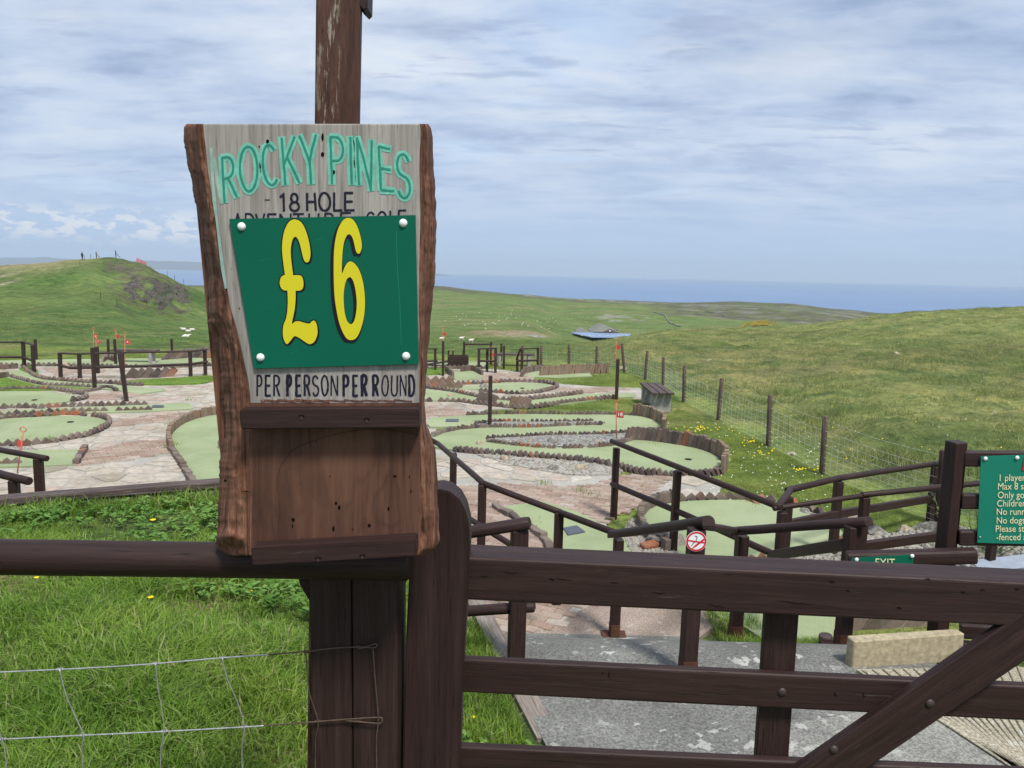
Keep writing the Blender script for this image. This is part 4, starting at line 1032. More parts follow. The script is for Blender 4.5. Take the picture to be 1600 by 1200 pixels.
# ------------------------------------------------------------------ handrails
def zpx(px, py, d): return at(px, py, d)
def railing(label, posts, rails, cat='handrail', group=None, pw=0.095, mat='wood', shoes=()):
    """posts: (px, py_top, d, z_base); rails: list of ([(px, py, d)...], w, h, kind)"""
    x0 = at(posts[0][0], posts[0][1], posts[0][2]); t = thing('handrail', label, cat, (x0.x, x0.y, posts[0][3]), group)
    for i, (px, py, d, zb) in enumerate(posts):
        top = at(px, py, d); timber('post', (top.x, top.y, zb), (top.x + 0.004, top.y, top.z), pw, pw, M[mat], t, r=0.008, up=Vector((0.15, -1, 0)), jit=0.003)
        if i in shoes:
            m = box_mesh('foot_plate', 0.20, 0.20, 0.008, M['rust'], 0.002); inst('foot_plate', m, Matrix.Translation((top.x, top.y, zb + 0.006)), t)
            timber('socket', (top.x, top.y, zb + 0.01), (top.x, top.y, zb + 0.12), pw + .003, pw + .003, M['rust'], t, r=0.004, up=Vector((0.15, -1, 0)))
    for pts, w, h, kind in rails:
        P = [at(*q) for q in pts]
        for a, b in zip(P[:-1], P[1:]):
            e = (b - a).normalized() * 0.03; timber('rail', a - e, b + e, w, h, M[mat], t, kind=kind, r=0.01, jit=0.004)
    return t
railing('left ramp handrail running down from behind the sign to its bend above the gate', [(708, 708, 8.6, 0.0), (753, 757, 7.2, 0.0), (873, 800, 6.77, 0.0), (966, 842, 6.17, 0.02)],
        [([(640, 668, 9.6), (684, 693, 9.0), (755, 755, 7.2), (873, 800, 6.77), (962, 833, 6.17)], .058, .058, 'round'), ([(684, 775, 7.6), (737, 813, 7.1), (800, 852, 6.5), (862, 900, 6.2)], .054, .054, 'round')], pw=0.075, shoes=(3,))
railing('short handrail with a rounded cap that carries the no smoking disc', [(1087, 826, 4.5, 0.58)], [([(958, 834, 6.12), (1104, 815, 4.48)], .085, .066, 'dome')], pw=0.09, shoes=(0,))
railing('low handrail with a rounded cap just right of the gate stile', [(811, 826, 4.6, 0.50)],
        [([(600, 850, 4.75), (820, 817, 4.58)], .085, .066, 'dome'), ([(600, 962, 4.75), (828, 947, 4.6)], .07, .055, 'dome')], pw=0.10)
railing('long handrail sloping down across the oval lane to the corner post', [(963, 700, 9.4, 0.0), (1058, 736, 8.2, 0.0), (1222, 800, 6.9, 0.0)],
        [([(957, 690, 9.45), (1058, 729, 8.2), (1217, 792, 6.9)], .058, .062, 'round'), ([(958, 757, 9.35), (1075, 806, 8.0), (1206, 865, 6.85)], .062, .066, 'round')], pw=0.075)
tb = thing('post_stub', None, None)
bpy.data.objects.remove(tb)
railing('rear handrail climbing right from the corner to the wire fence end post', [(1231, 776, 7.6, 0.0), (1310, 752, 8.2, 0.0), (1462, 728, 9.6, 0.0)],
        [([(1217, 790, 6.95), (1236, 764, 7.75)], .066, .066, 'round'), ([(1232, 766, 7.7), (1310, 747, 8.2), (1465, 724, 9.6)], .066, .066, 'round'), ([(1236, 818, 7.6), (1310, 803, 8.2), (1462, 778, 9.6)], .05, .09, 'square')], pw=0.082)
railing('middle handrail running right from the corner behind the rules board', [(1351, 777, 7.1, 0.0), (1560, 757, 7.6, 0.0)],
        [([(1213, 794, 6.9), (1351, 774, 7.1)], .048, .048, 'round'), ([(1351, 773, 7.1), (1480, 760, 7.3), (1640, 745, 7.6)], .06, .055, 'round'), ([(1352, 853, 7.1), (1478, 836, 7.3)], .06, .09, 'square')], pw=0.075)
railing('front handrail with a rounded cap at the exit path', [(1159, 836, 6.2, 0.02), (1332, 822, 5.25, 0.42)],
        [([(1100, 822, 4.9), (1150, 829, 6.15)], .055, .055, 'round'), ([(1150, 829, 6.15), (1352, 815, 5.2)], .085, .066, 'dome'), ([(1204, 868, 6.85), (1318, 851, 5.35)], .05, .085, 'square')], pw=0.09, shoes=(0, 1))
# diagonal weathered kerb plank along the entry slab
tag(timber('kerb_plank', at(724, 925, 5.9) + Vector((0, 0, .10)), at(856, 1178, 3.85) + Vector((0, 0, .07)), .13, .06, M['wood_grey'], None, jit=.006), 'bleached grey kerb plank along the left side of the entry slab', 'plank')
tag(timber('kerb_plank', at(600, 1000, 6.0), at(735, 1010, 5.6), .06, .10, M['sleeper'], None, jit=.006), 'dark low board behind the gate stile', 'plank')
# cut log by the grass under the gate rail
tag(timber('log_stub', (lambda p: Vector((p.x, p.y, 0.1)))(at(1290, 1040, 5.6)), at(1290, 992, 5.6), .10, .10, M['sleeper'], None, kind='round'), 'short dark log stub in the grass behind the gate strap', 'log')

# retaining sleepers above the course on the left
t = thing('retaining_sleeper', 'long weathered dark sleeper along the top of the grass bank', 'sleeper', (SL0.x, SL0.y, 1.0))
a, b = SL0 + (SL0 - SL1) * 0.6, SL1 + (SL1 - SL0) * 0.75
off = Vector((0, 0.05, 0))
for k in range(4):
    dz = Vector((0, 0, -0.028 - 0.062 * k)); timber('board', a + off + dz + Vector((0, 0.006 * k, 0)), b + off + dz + Vector((0, 0.006 * k, 0)), .13 if k == 0 else .115, .052, M['sleeper'], t, jit=.008, r=.008)
for x in (0.2, 1.4, 2.6):
    q = a.lerp(b, x / 3); timber('stake', (q.x, q.y + .15, 0), (q.x, q.y + .15, q.z - .06), .09, .09, M['sleeper'], t)

# left log rails beyond the sleeper
railing('round log rail with one post at the left edge, upper one', [(59, 716, 8.5, 0.0), (-70, 695, 9.2, 0.0)], [([(-160, 668, 9.8), (0, 703, 8.8), (71, 716, 8.45)], .066, .066, 'round')], pw=.085, cat='log rail')
railing('round log rail with one post at the left edge, lower one', [(21, 750, 7.5, 0.0), (-110, 730, 8.0, 0.0)], [([(-180, 705, 8.4), (0, 741, 7.6), (43, 751, 7.4)], .08, .08, 'round')], pw=.085, cat='log rail')
# far log fence (wide one, left)
def far_rail(label, posts, rails, pw=.08, cat='log fence'):
    p0 = G(posts[0][0], posts[0][2]); t = thing('log_fence', label, cat, (p0.x, p0.y, 0))
    for px, pt, pb in posts:
        g = G(px, pb); top = at(px, pt, g.y); timber('post', (g.x, g.y, -0.02), (g.x + (top.x - g.x) * 0.3, g.y, top.z), pw, pw, M['wood_far'], t, r=.008, jit=.003, up=Vector((0, -1, 0)))
    for pts, w, h in rails:
        P = [at(a, b, c) for a, b, c in pts]
        for a, b in zip(P[:-1], P[1:]): timber('rail', a, b, w, h, M['wood_far'], t, kind='round', jit=.004)
    return t
def dg(px, pb): return G(px, pb).y
far_rail('wide far log fence with six posts in front of the green hill', [(95, 551, 591), (125, 552, 592), (153, 542, 584), (192, 550, 597), (298, 549, 589), (321, 548, 588)],
         [([(94, 552, dg(95, 591)), (125, 553, dg(125, 592)), (192, 551, dg(192, 592)), (298, 549, dg(298, 589)), (324, 546, dg(321, 588))], .09, .05), ([(90, 570, dg(95, 591)), (110, 575, dg(125, 592)), (192, 573, dg(192, 592)), (298, 569, dg(298, 589)), (325, 565, dg(321, 588))], .07, .07)])
far_rail('log fence corner at the far left edge', [(-60, 535, 590), (38, 535, 577), (53, 540, 584)], [([(-90, 536, dg(0, 583)), (37, 534, dg(38, 577)), (54, 540, dg(53, 584))], .08, .045), ([(-90, 558, dg(0, 583)), (37, 558, dg(38, 577)), (54, 565, dg(53, 584))], .07, .07)])
far_rail('log fence end with a single post just right of the sign', [(680, 545, 580), (640, 545, 580)], [([(620, 545, dg(650, 580)), (684, 545, dg(680, 580))], .07, .04), ([(620, 565, dg(650, 580)), (684, 564, dg(680, 580))], .06, .06)], pw=.07)
far_rail('low far gate frame with three posts, left one of the pair', [(748, 545, 583), (761, 545, 582), (774, 544, 583)], [([(746, 545, dg(748, 583)), (776, 544, dg(774, 583))], .08, .04), ([(747, 564, dg(748, 583)), (776, 564, dg(774, 583))], .06, .06)], pw=.08)
far_rail('low far gate frame with a slanting side, right one of the pair', [(808, 560, 582), (815, 545, 583), (840, 544, 579)], [([(807, 562, dg(808, 582)), (813, 545, dg(815, 583))], .06, .06), ([(813, 545, dg(815, 583)), (841, 544, dg(840, 579))], .08, .04), ([(807, 564, dg(815, 583)), (841, 563, dg(840, 579))], .06, .06)], pw=.075)
far_rail('tall square goal-like frame beyond the boarded box', [(725, 534, 569), (767, 534, 569)], [([(725, 538, dg(725, 569)), (767, 538, dg(767, 569))], .07, .06)], pw=.07)
# single marker posts
def marker(label, px, pt, pb, w=.068, lean=0.0):
    g = G(px, pb); top = at(px, pt, g.y); o = timber('marker_post', (g.x, g.y, -.02), (g.x + lean, g.y, top.z), w, w, M['wood_far'], None, r=.006, up=Vector((0.2, -1, 0)), jit=.003)
    tag(o, label, 'post', 'single dark marker posts on the course')
marker('single dark post standing on the winding lane right of the sign', 765, 587, 669)
marker('single dark post on the lawn behind the number 18 flag', 963, 561, 625)
marker('single dark post close to the right edge of the sign, in the distance', 692, 533, 588)
marker('upright dark post rising in front of the wide far log fence', 148, 543, 608, .08)
marker('leaning dark post in front of the wide far log fence', 198, 552, 628, .08, -0.10)
marker('dark post behind the far left log fence corner', 57, 530, 563)
marker('dark post behind the wide log fence, left of the flag pair gap', 170, 530, 559)
marker('dark post behind the wide log fence, second from the left', 181, 530, 570)
marker('dark post behind the wide log fence near its right end', 269, 529, 555)
marker('taller post of the pair behind the two far gate frames', 783, 537, 564)
marker('shorter post of the pair behind the two far gate frames', 787, 540, 577, .06)

# benches
def bench(label, px, py, L_, D_, H_, ang, slats=3, cat='bench'):
    p = G(px, py); t = thing('bench', label, cat, p); Rm = Matrix.Rotation(ang, 4, 'Z')
    for s in (-1, 1):
        m = box_mesh('support', 0.10, D_ * 0.86, H_, M['concrete_post'], .01, 1, .004); inst('support', m, Matrix.Translation(p) @ Rm @ Matrix.Translation((s * L_ * 0.36, 0, H_ / 2)), t)
    for k in range(slats):
        y = (k - (slats - 1) / 2) * D_ / slats; m = box_mesh('slat', L_, D_ / slats - .02, .045, M['sleeper'], .006); inst('slat', m, Matrix.Translation(p) @ Rm @ Matrix.Translation((0, y, H_ + .024)), t)
    return t
bench('bench of three dark slats on two concrete supports, by the wire fence', 1024, 637, 1.6, .50, .42, R(91))
bench('distant bench with concrete supports behind the wide log fence', 212, 567, 1.35, .35, .36, R(2), 1)
bench('distant low bench behind the right far gate frame', 803, 572, 1.3, .4, .36, R(4), 1)

# boarded box obstacle
p = G(716, 573); t = thing('box_obstacle', 'dark boarded box with a short ramp beyond the oval lane', 'box', p)
for k in range(3):
    z = 0.07 + k * 0.115
    for s, (dx, dy, sx, sy) in enumerate(((0, -.2, .62, .03), (0, .2, .62, .03), (-.3, 0, .03, .36), (.3, 0, .03, .36))):
        inst('board', box_mesh('board', sx, sy, .11, M['wood_far'], .004), Matrix.Translation((p.x + dx, p.y + dy, z)), t)
inst('lid', box_mesh('lid', .58, .36, .03, M['concrete_post'], .004), Matrix.Translation((p.x, p.y, .30)), t)
for dx in (-.32, -.18, .14): inst('stake', box_mesh('stake', .05, .05, .5, M['wood_far'], .004), Matrix.Translation((p.x + dx, p.y + .12, .25)), t)
inst('ramp', box_mesh('ramp', .8, .3, .04, M['wood_far'], .004), Matrix.Translation((p.x - .72, p.y - .05, .10)) @ Matrix.Rotation(R(-10), 4, 'Y'), t)

# flags
def text_mesh(s, size, mat, ext=0.0, align='CENTER'):
    c = bpy.data.curves.new('text', 'FONT'); c.body = s; c.size = size; c.align_x = align; c.align_y = 'CENTER'; c.extrude = ext; c.resolution_u = 3
    o = bpy.data.objects.new('text', c); COL.objects.link(o); bpy.context.view_layer.update()
    me = bpy.data.meshes.new_from_object(o.evaluated_get(bpy.context.evaluated_depsgraph_get())); bpy.data.objects.remove(o); bpy.data.curves.remove(c)
    me.materials.clear(); me.materials.append(M[mat]); return me
FACEM = Matrix(((1, 0, 0, 0), (0, 0, -1, 0), (0, 1, 0, 0), (0, 0, 0, 1)))
def flag(label, px, ptop, pbase, num, lean=0.0, fsz=0.15, fx=1, tri=False):
    g = G(px, pbase); top = at(px + lean, ptop, g.y); t = thing('flag_stick', label, 'flag', (g.x, g.y, 0)); e = Vector((0.001, 0, 0))
    tube('rod', [Vector((g.x, g.y, 0.02)), top - Vector((0, 0, .07))], 0.009, M['rod'], t, 6)
    r = 0.045; c = top - Vector((0, 0, .035))
    tube('handle', [c + Vector((r * math.sin(a), 0, .035 * math.cos(a))) for a in [k * math.pi / 5 for k in range(11)]], 0.007, M['rod'], t, 5)
    f0 = top - Vector((0, 0, 0.19)) if not tri else top - Vector((0, 0, .22)); s = fsz
    V = []; Fc = []
    for i in range(6):
        for j in range(2):
            V.append(f0 + Vector((fx * s * i / 5, -0.012 + .014 * math.sin(i * 1.3), -s * .86 * j - .01 * i / 5)))
    for i in range(5): Fc.append((i * 2, i * 2 + 2, i * 2 + 3, i * 2 + 1))
    V2 = [v + Vector((0, .003, 0)) for v in V]; Fc2 = [tuple(k + 12 for k in f)[::-1] for f in Fc]
    obj('flag', V + V2, Fc + Fc2, M['flag_red'], t)
    if num:
        me = text_mesh(num, s * .62, 'white', .001); inst('number', me, Matrix.Translation(f0 + Vector((fx * s * .5, -.032, -s * .46))) @ FACEM, t)
    return t
flag('orange flag stick with a red flag numbered 18 over the winding lane', 963, 625, 690, '18', 0, .145)
flag('leaning orange flag stick with a folded red flag in front of the left oval lane', 27, 667, 742, '', 9, .10, -1)
flag('flag stick with a red flag numbered 6, left one of the far pair', 146, 512, 572, '6', 0, .12)
flag('flag stick with a red flag numbered 7, right one of the far pair', 150, 520, 576, '7', 0, .12)
flag('far orange flag stick with a pale flag between the pair and number 4', 181, 513, 566, '', 0, .12)
flag('flag stick with a red flag numbered 4 above the wide log fence', 195, 519, 592, '4', 0, .14)
flag('far flag stick in line with the left end of the fields, right of the sign', 692, 510, 566, '', 0, .12)
flag('orange flag stick inside the left far gate frame', 769, 541, 583, '', 0, .12)
flag('far orange flag stick below the blue roofed building', 963, 529, 590, '', 0, .13)

# wire netting fence on the right and its continuation
fp = [(1465, 703, 821), (1284, 650, 741), (1200, 617, 697), (1122, 591, 656), (1068, 571, 629), (1036, 558, 604), (1008, 548, 592), (976, 537, 582), (932, 541, 575), (889, 538, 574), (845, 540, 571), (816, 540, 569)]
fp = [(1650, 735, 905)] + fp
g0 = G(1284, 741); t = thing('netting_fence', 'wire netting fence on rough wooden posts at the foot of the right hill', 'fence', (g0.x, g0.y, 0))
tops = []; bots = []
for i, (px, pt, pb) in enumerate(fp):
    g = G(px, pb); top = at(px, pt, g.y); lean = -0.12 if px == 976 else random.uniform(-.03, .03)
    q = Vector((g.x + lean, g.y, top.z)); timber('post', (g.x, g.y, -.05), q, .085, .085, M['fencepost' if px != 1465 else 'wood_far'], t, kind='round', jit=.006)
    tops.append(q - Vector((0, 0.045, 0.06))); bots.append(Vector((g.x, g.y - .045, 0.03)))
NL = 8
for i in range(len(fp) - 1):
    d = tops[i].y; rad = 0.0025
    V = []; Fc = []
    def wire(a, b, sag=0.0):
        n = 4; pts = [a.lerp(b, k / n) - Vector((0, 0, sag * math.sin(math.pi * k / n))) for k in range(n + 1)]; base = len(V)
        for p_ in pts:
            for k in range(3):
                an = 2 * math.pi * k / 3 + .5; V.append(p_ + Vector((rad * math.cos(an) * .7, rad * math.cos(an) * .7, rad * math.sin(an))))
        for s_ in range(n):
            for k in range(3): Fc.append((base + s_ * 3 + k, base + s_ * 3 + (k + 1) % 3, base + s_ * 3 + 3 + (k + 1) % 3, base + s_ * 3 + 3 + k))
    hs = [1.0, .80, .66, .53, .41, .30, .20, .10, .02]
    for h in hs: wire(bots[i].lerp(tops[i], h), bots[i + 1].lerp(tops[i + 1], h), .03 * h + random.uniform(0, .015))
    nv = int((tops[i] - tops[i + 1]).length / .16)
    for k in range(1, nv):
        u = k / nv; a = bots[i].lerp(bots[i + 1], u); b = tops[i].lerp(tops[i + 1], u); j = random.uniform(-.03, .03)
        wire(a, a.lerp(b, .80) + Vector((j, 0, -.02)))
    obj('wire_netting', V, Fc, M['netting'], t)
# tiny fence on the top of the left hill, tripods, netting
t = thing('hilltop_fence', 'row of thin posts over the top of the left hill', 'fence', on_ground(150, 160))
for px, d in ((131, 150), (138, 160), (148, 166), (265, 165), (276, 165), (290, 168), (160, 120), (185, 112), (231, 130)):
    q = on_ground(px, d); timber('post', q - Vector((0, 0, .1)), q + Vector((0, 0, 1.1)), .07, .07, M['wood_far'], t, kind='round')
for lb, px in (('left thin leaning post pair on the left hilltop', 157), ('right thin leaning post pair on the left hilltop', 187)):
    q = on_ground(px, 170); t = thing('braced_post', lb, 'post', q)
    timber('post', q - Vector((0, 0, .1)), q + Vector((-.05, 0, 1.5)), .13, .13, M['wood_far'], t); timber('brace', q + Vector((-.05, 0, 1.1)), q + Vector((.9, 0, 0)), .08, .08, M['wood_far'], t)
q = on_ground(223, 164); t = thing('safety_netting', 'strip of orange red safety netting on the left hilltop', 'netting', q)
for k in range(3): timber('stake', q + Vector((k * .9 - .5, 0, -.3 - .2 * k)), q + Vector((k * .9 - .5, 0, 1.0 - .45 * k)), .05, .05, M['orange_net'], t)
for k in range(5):
    z = .95 - k * .17; timber('strand', q + Vector((-.6, -.03, z)), q + Vector((1.4, -.03, z - .9)), .012, .09, M['orange_net'], t)

# person on the hill
def person():
    q = on_ground(135, 160); H = 1.75
    V = [(0, 0, .93), (0, 0, 1.15), (0, .02, 1.38), (0, .02, 1.50), (0, 0, 1.62), (-.10, 0, .88), (-.12, -.10, .48), (-.12, .02, .08), (-.12, -.14, .03), (.10, 0, .88), (.12, .12, .48), (.12, .22, .09), (.12, .08, .03), (-.19, .02, 1.40), (-.25, -.02, 1.12), (-.22, -.14, .92), (.19, .02, 1.40), (.25, .04, 1.12), (.22, -.06, .90)]
    Ed = [(0, 1), (1, 2), (2, 3), (3, 4), (0, 5), (5, 6), (6, 7), (7, 8), (0, 9), (9, 10), (10, 11), (11, 12), (2, 13), (13, 14), (14, 15), (2, 16), (16, 17), (17, 18)]
    rad = [.15, .14, .16, .06, .10, .10, .07, .05, .04, .10, .07, .05, .04, .07, .05, .04, .07, .05, .04]
    me = bpy.data.meshes.new('person'); me.from_pydata(V, Ed, []); me.materials.append(M['jacket']); o = bpy.data.objects.new('person', me); COL.objects.link(o)
    m = o.modifiers.new('skin', 'SKIN'); 
    for i, r_ in enumerate(rad): me.skin_vertices[0].data[i].radius = (r_, r_)
    me.skin_vertices[0].data[0].use_root = True
    o.modifiers.new('sub', 'SUBSURF').levels = 1; o.modifiers['sub'].render_levels = 1
    o.location = q; o.rotation_euler = (0, 0, R(70)); tag(o, 'distant walker in dark clothes on the ridge of the left hill', 'person')
    bm = bmesh.new(); bmesh.ops.create_icosphere(bm, subdivisions=2, radius=.115); hm = mesh_from_bm('head', bm, M['skin'], True); h = bpy.data.objects.new('head', hm); COL.objects.link(h); h.parent = o; h.location = (0, 0, 1.66); h.scale = (.85, 1, 1.1)
    bm = bmesh.new(); bmesh.ops.create_icosphere(bm, subdivisions=2, radius=.125); bmesh.ops.bisect_plane(bm, geom=bm.verts[:] + bm.edges[:] + bm.faces[:], plane_co=(0, 0, .02), plane_no=(0, 0, -1), clear_outer=True)
    hm = mesh_from_bm('hair', bm, M['black'], True); h = bpy.data.objects.new('hair', hm); COL.objects.link(h); h.parent = o; h.location = (0, .015, 1.665); h.scale = (.87, 1, 1.1)
person()

# sheep
def sheep_mesh():
    bm = bmesh.new()
    def ball(c, r, s, sub=2):
        g = bmesh.ops.create_icosphere(bm, subdivisions=sub, radius=1)
        for v in g['verts']:
            v.co = Vector((v.co.x * r * s[0], v.co.y * r * s[1], v.co.z * r * s[2])) * (1 + .06 * noise.noise(v.co * 4)) + Vector(c)
    ball((0, 0, .55), .3, (1.75, .95, .95)); ball((.56, 0, .78), .12, (1.35, .8, .9), 1); ball((.40, 0, .70), .16, (1, .8, 1.1), 1); ball((-.52, 0, .5), .07, (.6, .6, 1.6), 1)
    for x, y in ((.33, .12), (.33, -.12), (-.33, .12), (-.33, -.12)): ball((x, y, .2), .05, (1, 1, 4.2), 1)
    return mesh_from_bm('sheep', bm, M['sheep'], True)
SM = sheep_mesh()
def sheep(px, py, label, group, dmin=35, dmax=700, lying=False, sc=1.0):
    d = px_at_ground(px, py, dmin, dmax)
    if not d: return
    q = on_ground(px, d); o = inst('sheep', SM, Matrix.Translation(q - Vector((0, 0, .25 if lying else 0.02))) @ Matrix.Rotation(random.uniform(0, 6.3) if d > 160 else random.choice((0.3, 3.3)), 4, 'Z') @ Matrix.Scale(sc, 4)); tag(o, label, 'sheep', group)
sheep(287, 516, 'white sheep at the left of the resting group on the left hillside', 'sheep on the left hillside', lying=True, sc=.66)
sheep(294, 519, 'white sheep in the middle of the resting group on the left hillside', 'sheep on the left hillside', lying=True, sc=.6)
sheep(301, 516, 'white sheep at the right of the resting group on the left hillside', 'sheep on the left hillside', lying=True, sc=.6)
sheep(290, 527, 'white sheep lying alone below the resting group', 'sheep on the left hillside', lying=True, sc=.66)
rs = random.Random(12)
for k in range(85):
    if k < 60: px, py = rs.gauss(805, 60), rs.gauss(497, 11)
    else: px, py = rs.uniform(690, 1000), rs.uniform(476, 512)
    if px < 690 or px > 1010 or py < 470 or py > 515: continue
    if 885 < px < 992 and py > 500: continue
    sheep(px, py, 'tiny white sheep grazing in the far green field', 'sheep in the far green field', 150, 900, sc=.62)
for k, (px, py, lb) in enumerate(((736, 536, 'rightmost of the three small sheep below the brown mound'), (721, 533, 'middle one of the three small sheep below the brown mound'), (690, 533, 'leftmost of the three small sheep, closest to the sign edge'))):
    sheep(px, py, lb, 'sheep below the brown mound', 60, 200, sc=.6)

# building with blue canopy
D = 400.0
bz = at(940, 530, D).z; sc = D / F
def bx(name, x0, x1, y0, y1, d0, d1, mat, par):
    """box spanning pixel columns x0..x1 and rows y0 (top)..y1 (bottom) at depths d0..d1"""
    a = at(x0, y1, D); b = at(x1, y0, D); X0, X1, Z0, Z1 = a.x, b.x, a.z, b.z
    c = Vector(((X0 + X1) / 2, (d0 + d1) / 2, (Z0 + Z1) / 2)); return inst(name, box_mesh(name, X1 - X0, d1 - d0, Z1 - Z0, M[mat], .05), Matrix.Translation(c), par)
def gable(name, x0, x1, xr, yr, ye, d0, d1, mat, par, hip=0.0):
    a = at(x0, ye, D); b = at(x1, ye, D); r_ = at(xr, yr, D); W = (b.x - a.x) * hip
    V = [(a.x, d0, a.z), (b.x, d0, a.z), (b.x, d1, a.z), (a.x, d1, a.z), (r_.x, d0 + W, r_.z), (r_.x - 0.2, d1 - W, r_.z)]
    return obj(name, V, [(0, 1, 4), (1, 2, 5, 4), (2, 3, 5), (3, 0, 4, 5), (3, 2, 1, 0)], M[mat], par)
tb = thing('visitor_building', 'distant low building with a light blue canopy and grey roofs', 'building', (at(940, 530, D).x, D, bz))
bx('wall', 930, 978, 526, 540, D + 1, D + 14, 'navywall', tb)
cz0, cz1 = at(905, 522, D), at(988, 528, D)
cp = obj('canopy', [(at(925, 527, D).x, D - 1, at(925, 526.6, D).z), (at(982, 528, D).x, D - 1, at(982, 527.2, D).z), (at(989, 524, D).x, D + 6, at(989, 523, D).z), (at(935, 521, D).x, D + 8, at(935, 521, D).z), (at(893, 521.5, D).x, D + 6, at(893, 521, D).z),
                     (at(925, 527, D).x, D - 1, at(925, 527.4, D).z), (at(982, 528, D).x, D - 1, at(982, 528, D).z), (at(989, 524, D).x, D + 6, at(989, 524, D).z), (at(935, 521, D).x, D + 8, at(935, 522, D).z), (at(893, 521.5, D).x, D + 6, at(893, 522, D).z)],
         [(0, 1, 2, 3, 4), (9, 8, 7, 6, 5), (0, 5, 6, 1), (1, 6, 7, 2), (2, 7, 8, 3), (3, 8, 9, 4), (4, 9, 5, 0)], M['blueroof'], tb)
for px in (909, 921, 937, 950, 966, 979): inst('skylight', box_mesh('skylight', .8, 1.2, .1, M['white'], .02), Matrix.Translation(at(px, 524.3, D + 1.5)), tb)
bx('wall', 933, 970, 518, 524, D + 10, D + 24, 'gablewall', tb); gable('roof', 926, 972, 944, 509, 520, D + 7, D + 26, 'greyroof', tb, .12)
g_ = obj('gable_panel', [tuple(at(934, 521, D + 6.5)), tuple(at(971, 522, D + 6.5)), tuple(at(953, 514, D + 6.5)), tuple(at(934, 521, D + 7.4)), tuple(at(971, 522, D + 7.4)), tuple(at(953, 514, D + 7.4))], [(0, 1, 2), (5, 4, 3), (0, 3, 4, 1), (1, 4, 5, 2), (2, 5, 3, 0)], M['gablewall'], tb)
inst('lamp', box_mesh('lamp', .7, .3, .7, M['white'], .02), Matrix.Translation(at(953, 517, D + 6)), tb)
gable('roof', 899, 927, 912, 515, 521.5, D + 8, D + 20, 'greyroof', tb, .1)
bx('wall', 901, 925, 520, 524, D + 10, D + 18, 'gablewall', tb)
# dry stone walls in the far fields
def field_wall(label, pts, h=1.3, w=.9):
    P = [on_ground(px, px_at_ground(px, py, 250, 1300) or 700) for px, py in pts]; t = None
    V = []; Fc = []
    Q = catmull(P, 5)
    for i, q in enumerate(Q):
        q.z = ground_z(px_of(q.x, q.y), q.y); hh = h * (1 + .3 * noise.noise(Vector((i, 2, 3))))
        V += [q + Vector((-w / 2, -w / 2, -.4)), q + Vector((-w / 3, -w / 3, hh)), q + Vector((w / 3, w / 3, hh)), q + Vector((w / 2, w / 2, -.4))]
    for i in range(len(Q) - 1):
        for k in range(3): Fc.append((i * 4 + k, i * 4 + k + 1, i * 4 + 5 + k, i * 4 + 4 + k))
    tag(obj('stone_wall', V, Fc, M['rock']), label, 'wall')
field_wall('far dry stone wall curving down beside the green field', [(1020, 490), (1035, 494), (1046, 503), (1062, 511)], .9, 1.0)
field_wall('far dry stone wall running level across the green field', [(1040, 493), (1075, 496), (1110, 498), (1138, 500)], .8, .9)
field_wall('far dry stone wall along the foot of the brown moor', [(1100, 488), (1125, 492), (1140, 498), (1200, 504)], .8, .9)
# gorse
V = []; Fc = []; rs = random.Random(4)
for k in range(260):
    px = rs.gauss(1185, 11); py = 508 + rs.uniform(-3, 2.5); d = px_at_ground(px, py, 250, 1300)
    if not d: continue
    q = on_ground(px, d); s = rs.uniform(.6, 1.4); b = len(V); V += [q + Vector((-s, 0, 0)), q + Vector((s, 0, 0)), q + Vector((0, -s, s * .9)), q + Vector((0, s, s * .9)), q + Vector((0, 0, s * 1.5))]; Fc += [(b, b + 2, b + 4), (b + 1, b + 4, b + 2), (b, b + 4, b + 3), (b + 1, b + 3, b + 4)]
if V: obj('gorse_bushes', V, Fc, M['gorse'])['kind'] = 'stuff'
# rock outcrop of the left crag
V = []; Fc = []; rs = random.Random(9)
for k in range(170):
    px = rs.uniform(204, 290); py = 456 + (px - 212) * 0.09 + rs.uniform(-14, 15); d = px_at_ground(px, py, 100, 175)
    if not d: continue
    q = on_ground(px, d); me = rock_mesh(k % 9 + 70, 'crag', 2, .9); s = rs.uniform(.6, 2.4); b = len(V); rm = Euler((rs.uniform(-.5, .5), rs.uniform(-.5, .5), rs.uniform(0, 6))).to_matrix()
    V += [q - Vector((0, 0, s * .12)) + rm @ (Vector(v.co) * s) for v in me.vertices]; Fc += [tuple(b + i for i in pl.vertices) for pl in me.polygons]
o = obj('rock_outcrop', V, Fc, M['crag']); tag(o, 'dark broken rock face on the right shoulder of the left hill', 'rock face')
# ------------------------------------------------------------------ near fence post, rail, gate
def prism_px(name, pts, Y0, Y1, mat, parent=None, bev=0.003):
    """outline in pixels at its own distance Y0, with real thickness back to Y1"""
    V = [at(a, b, Y0) for a, b in pts]; n = len(V); V2 = [Vector((v.x, Y1, v.z)) for v in V]
    me = bpy.data.meshes.new(name); me.from_pydata([tuple(v) for v in V + V2], [], [tuple(range(n)), tuple(range(n, 2 * n))[::-1]] + [(i, n + i, n + (i + 1) % n, (i + 1) % n) for i in range(n)])
    bm = bmesh.new(); bm.from_mesh(me); bmesh.ops.recalc_face_normals(bm, faces=bm.faces)
    if bev: bmesh.ops.bevel(bm, geom=[e for e in bm.edges if any(len(f.verts) == n and n > 4 or abs(f.normal.y) > .9 for f in e.link_faces)], offset=bev, segments=2, affect='EDGES')
    off = wloc(parent)
    for v in bm.verts: v.co -= off
    me2 = mesh_from_bm(name, bm, mat); o = bpy.data.objects.new(name, me2); COL.objects.link(o)
    if parent is not None: o.parent = parent
    return o
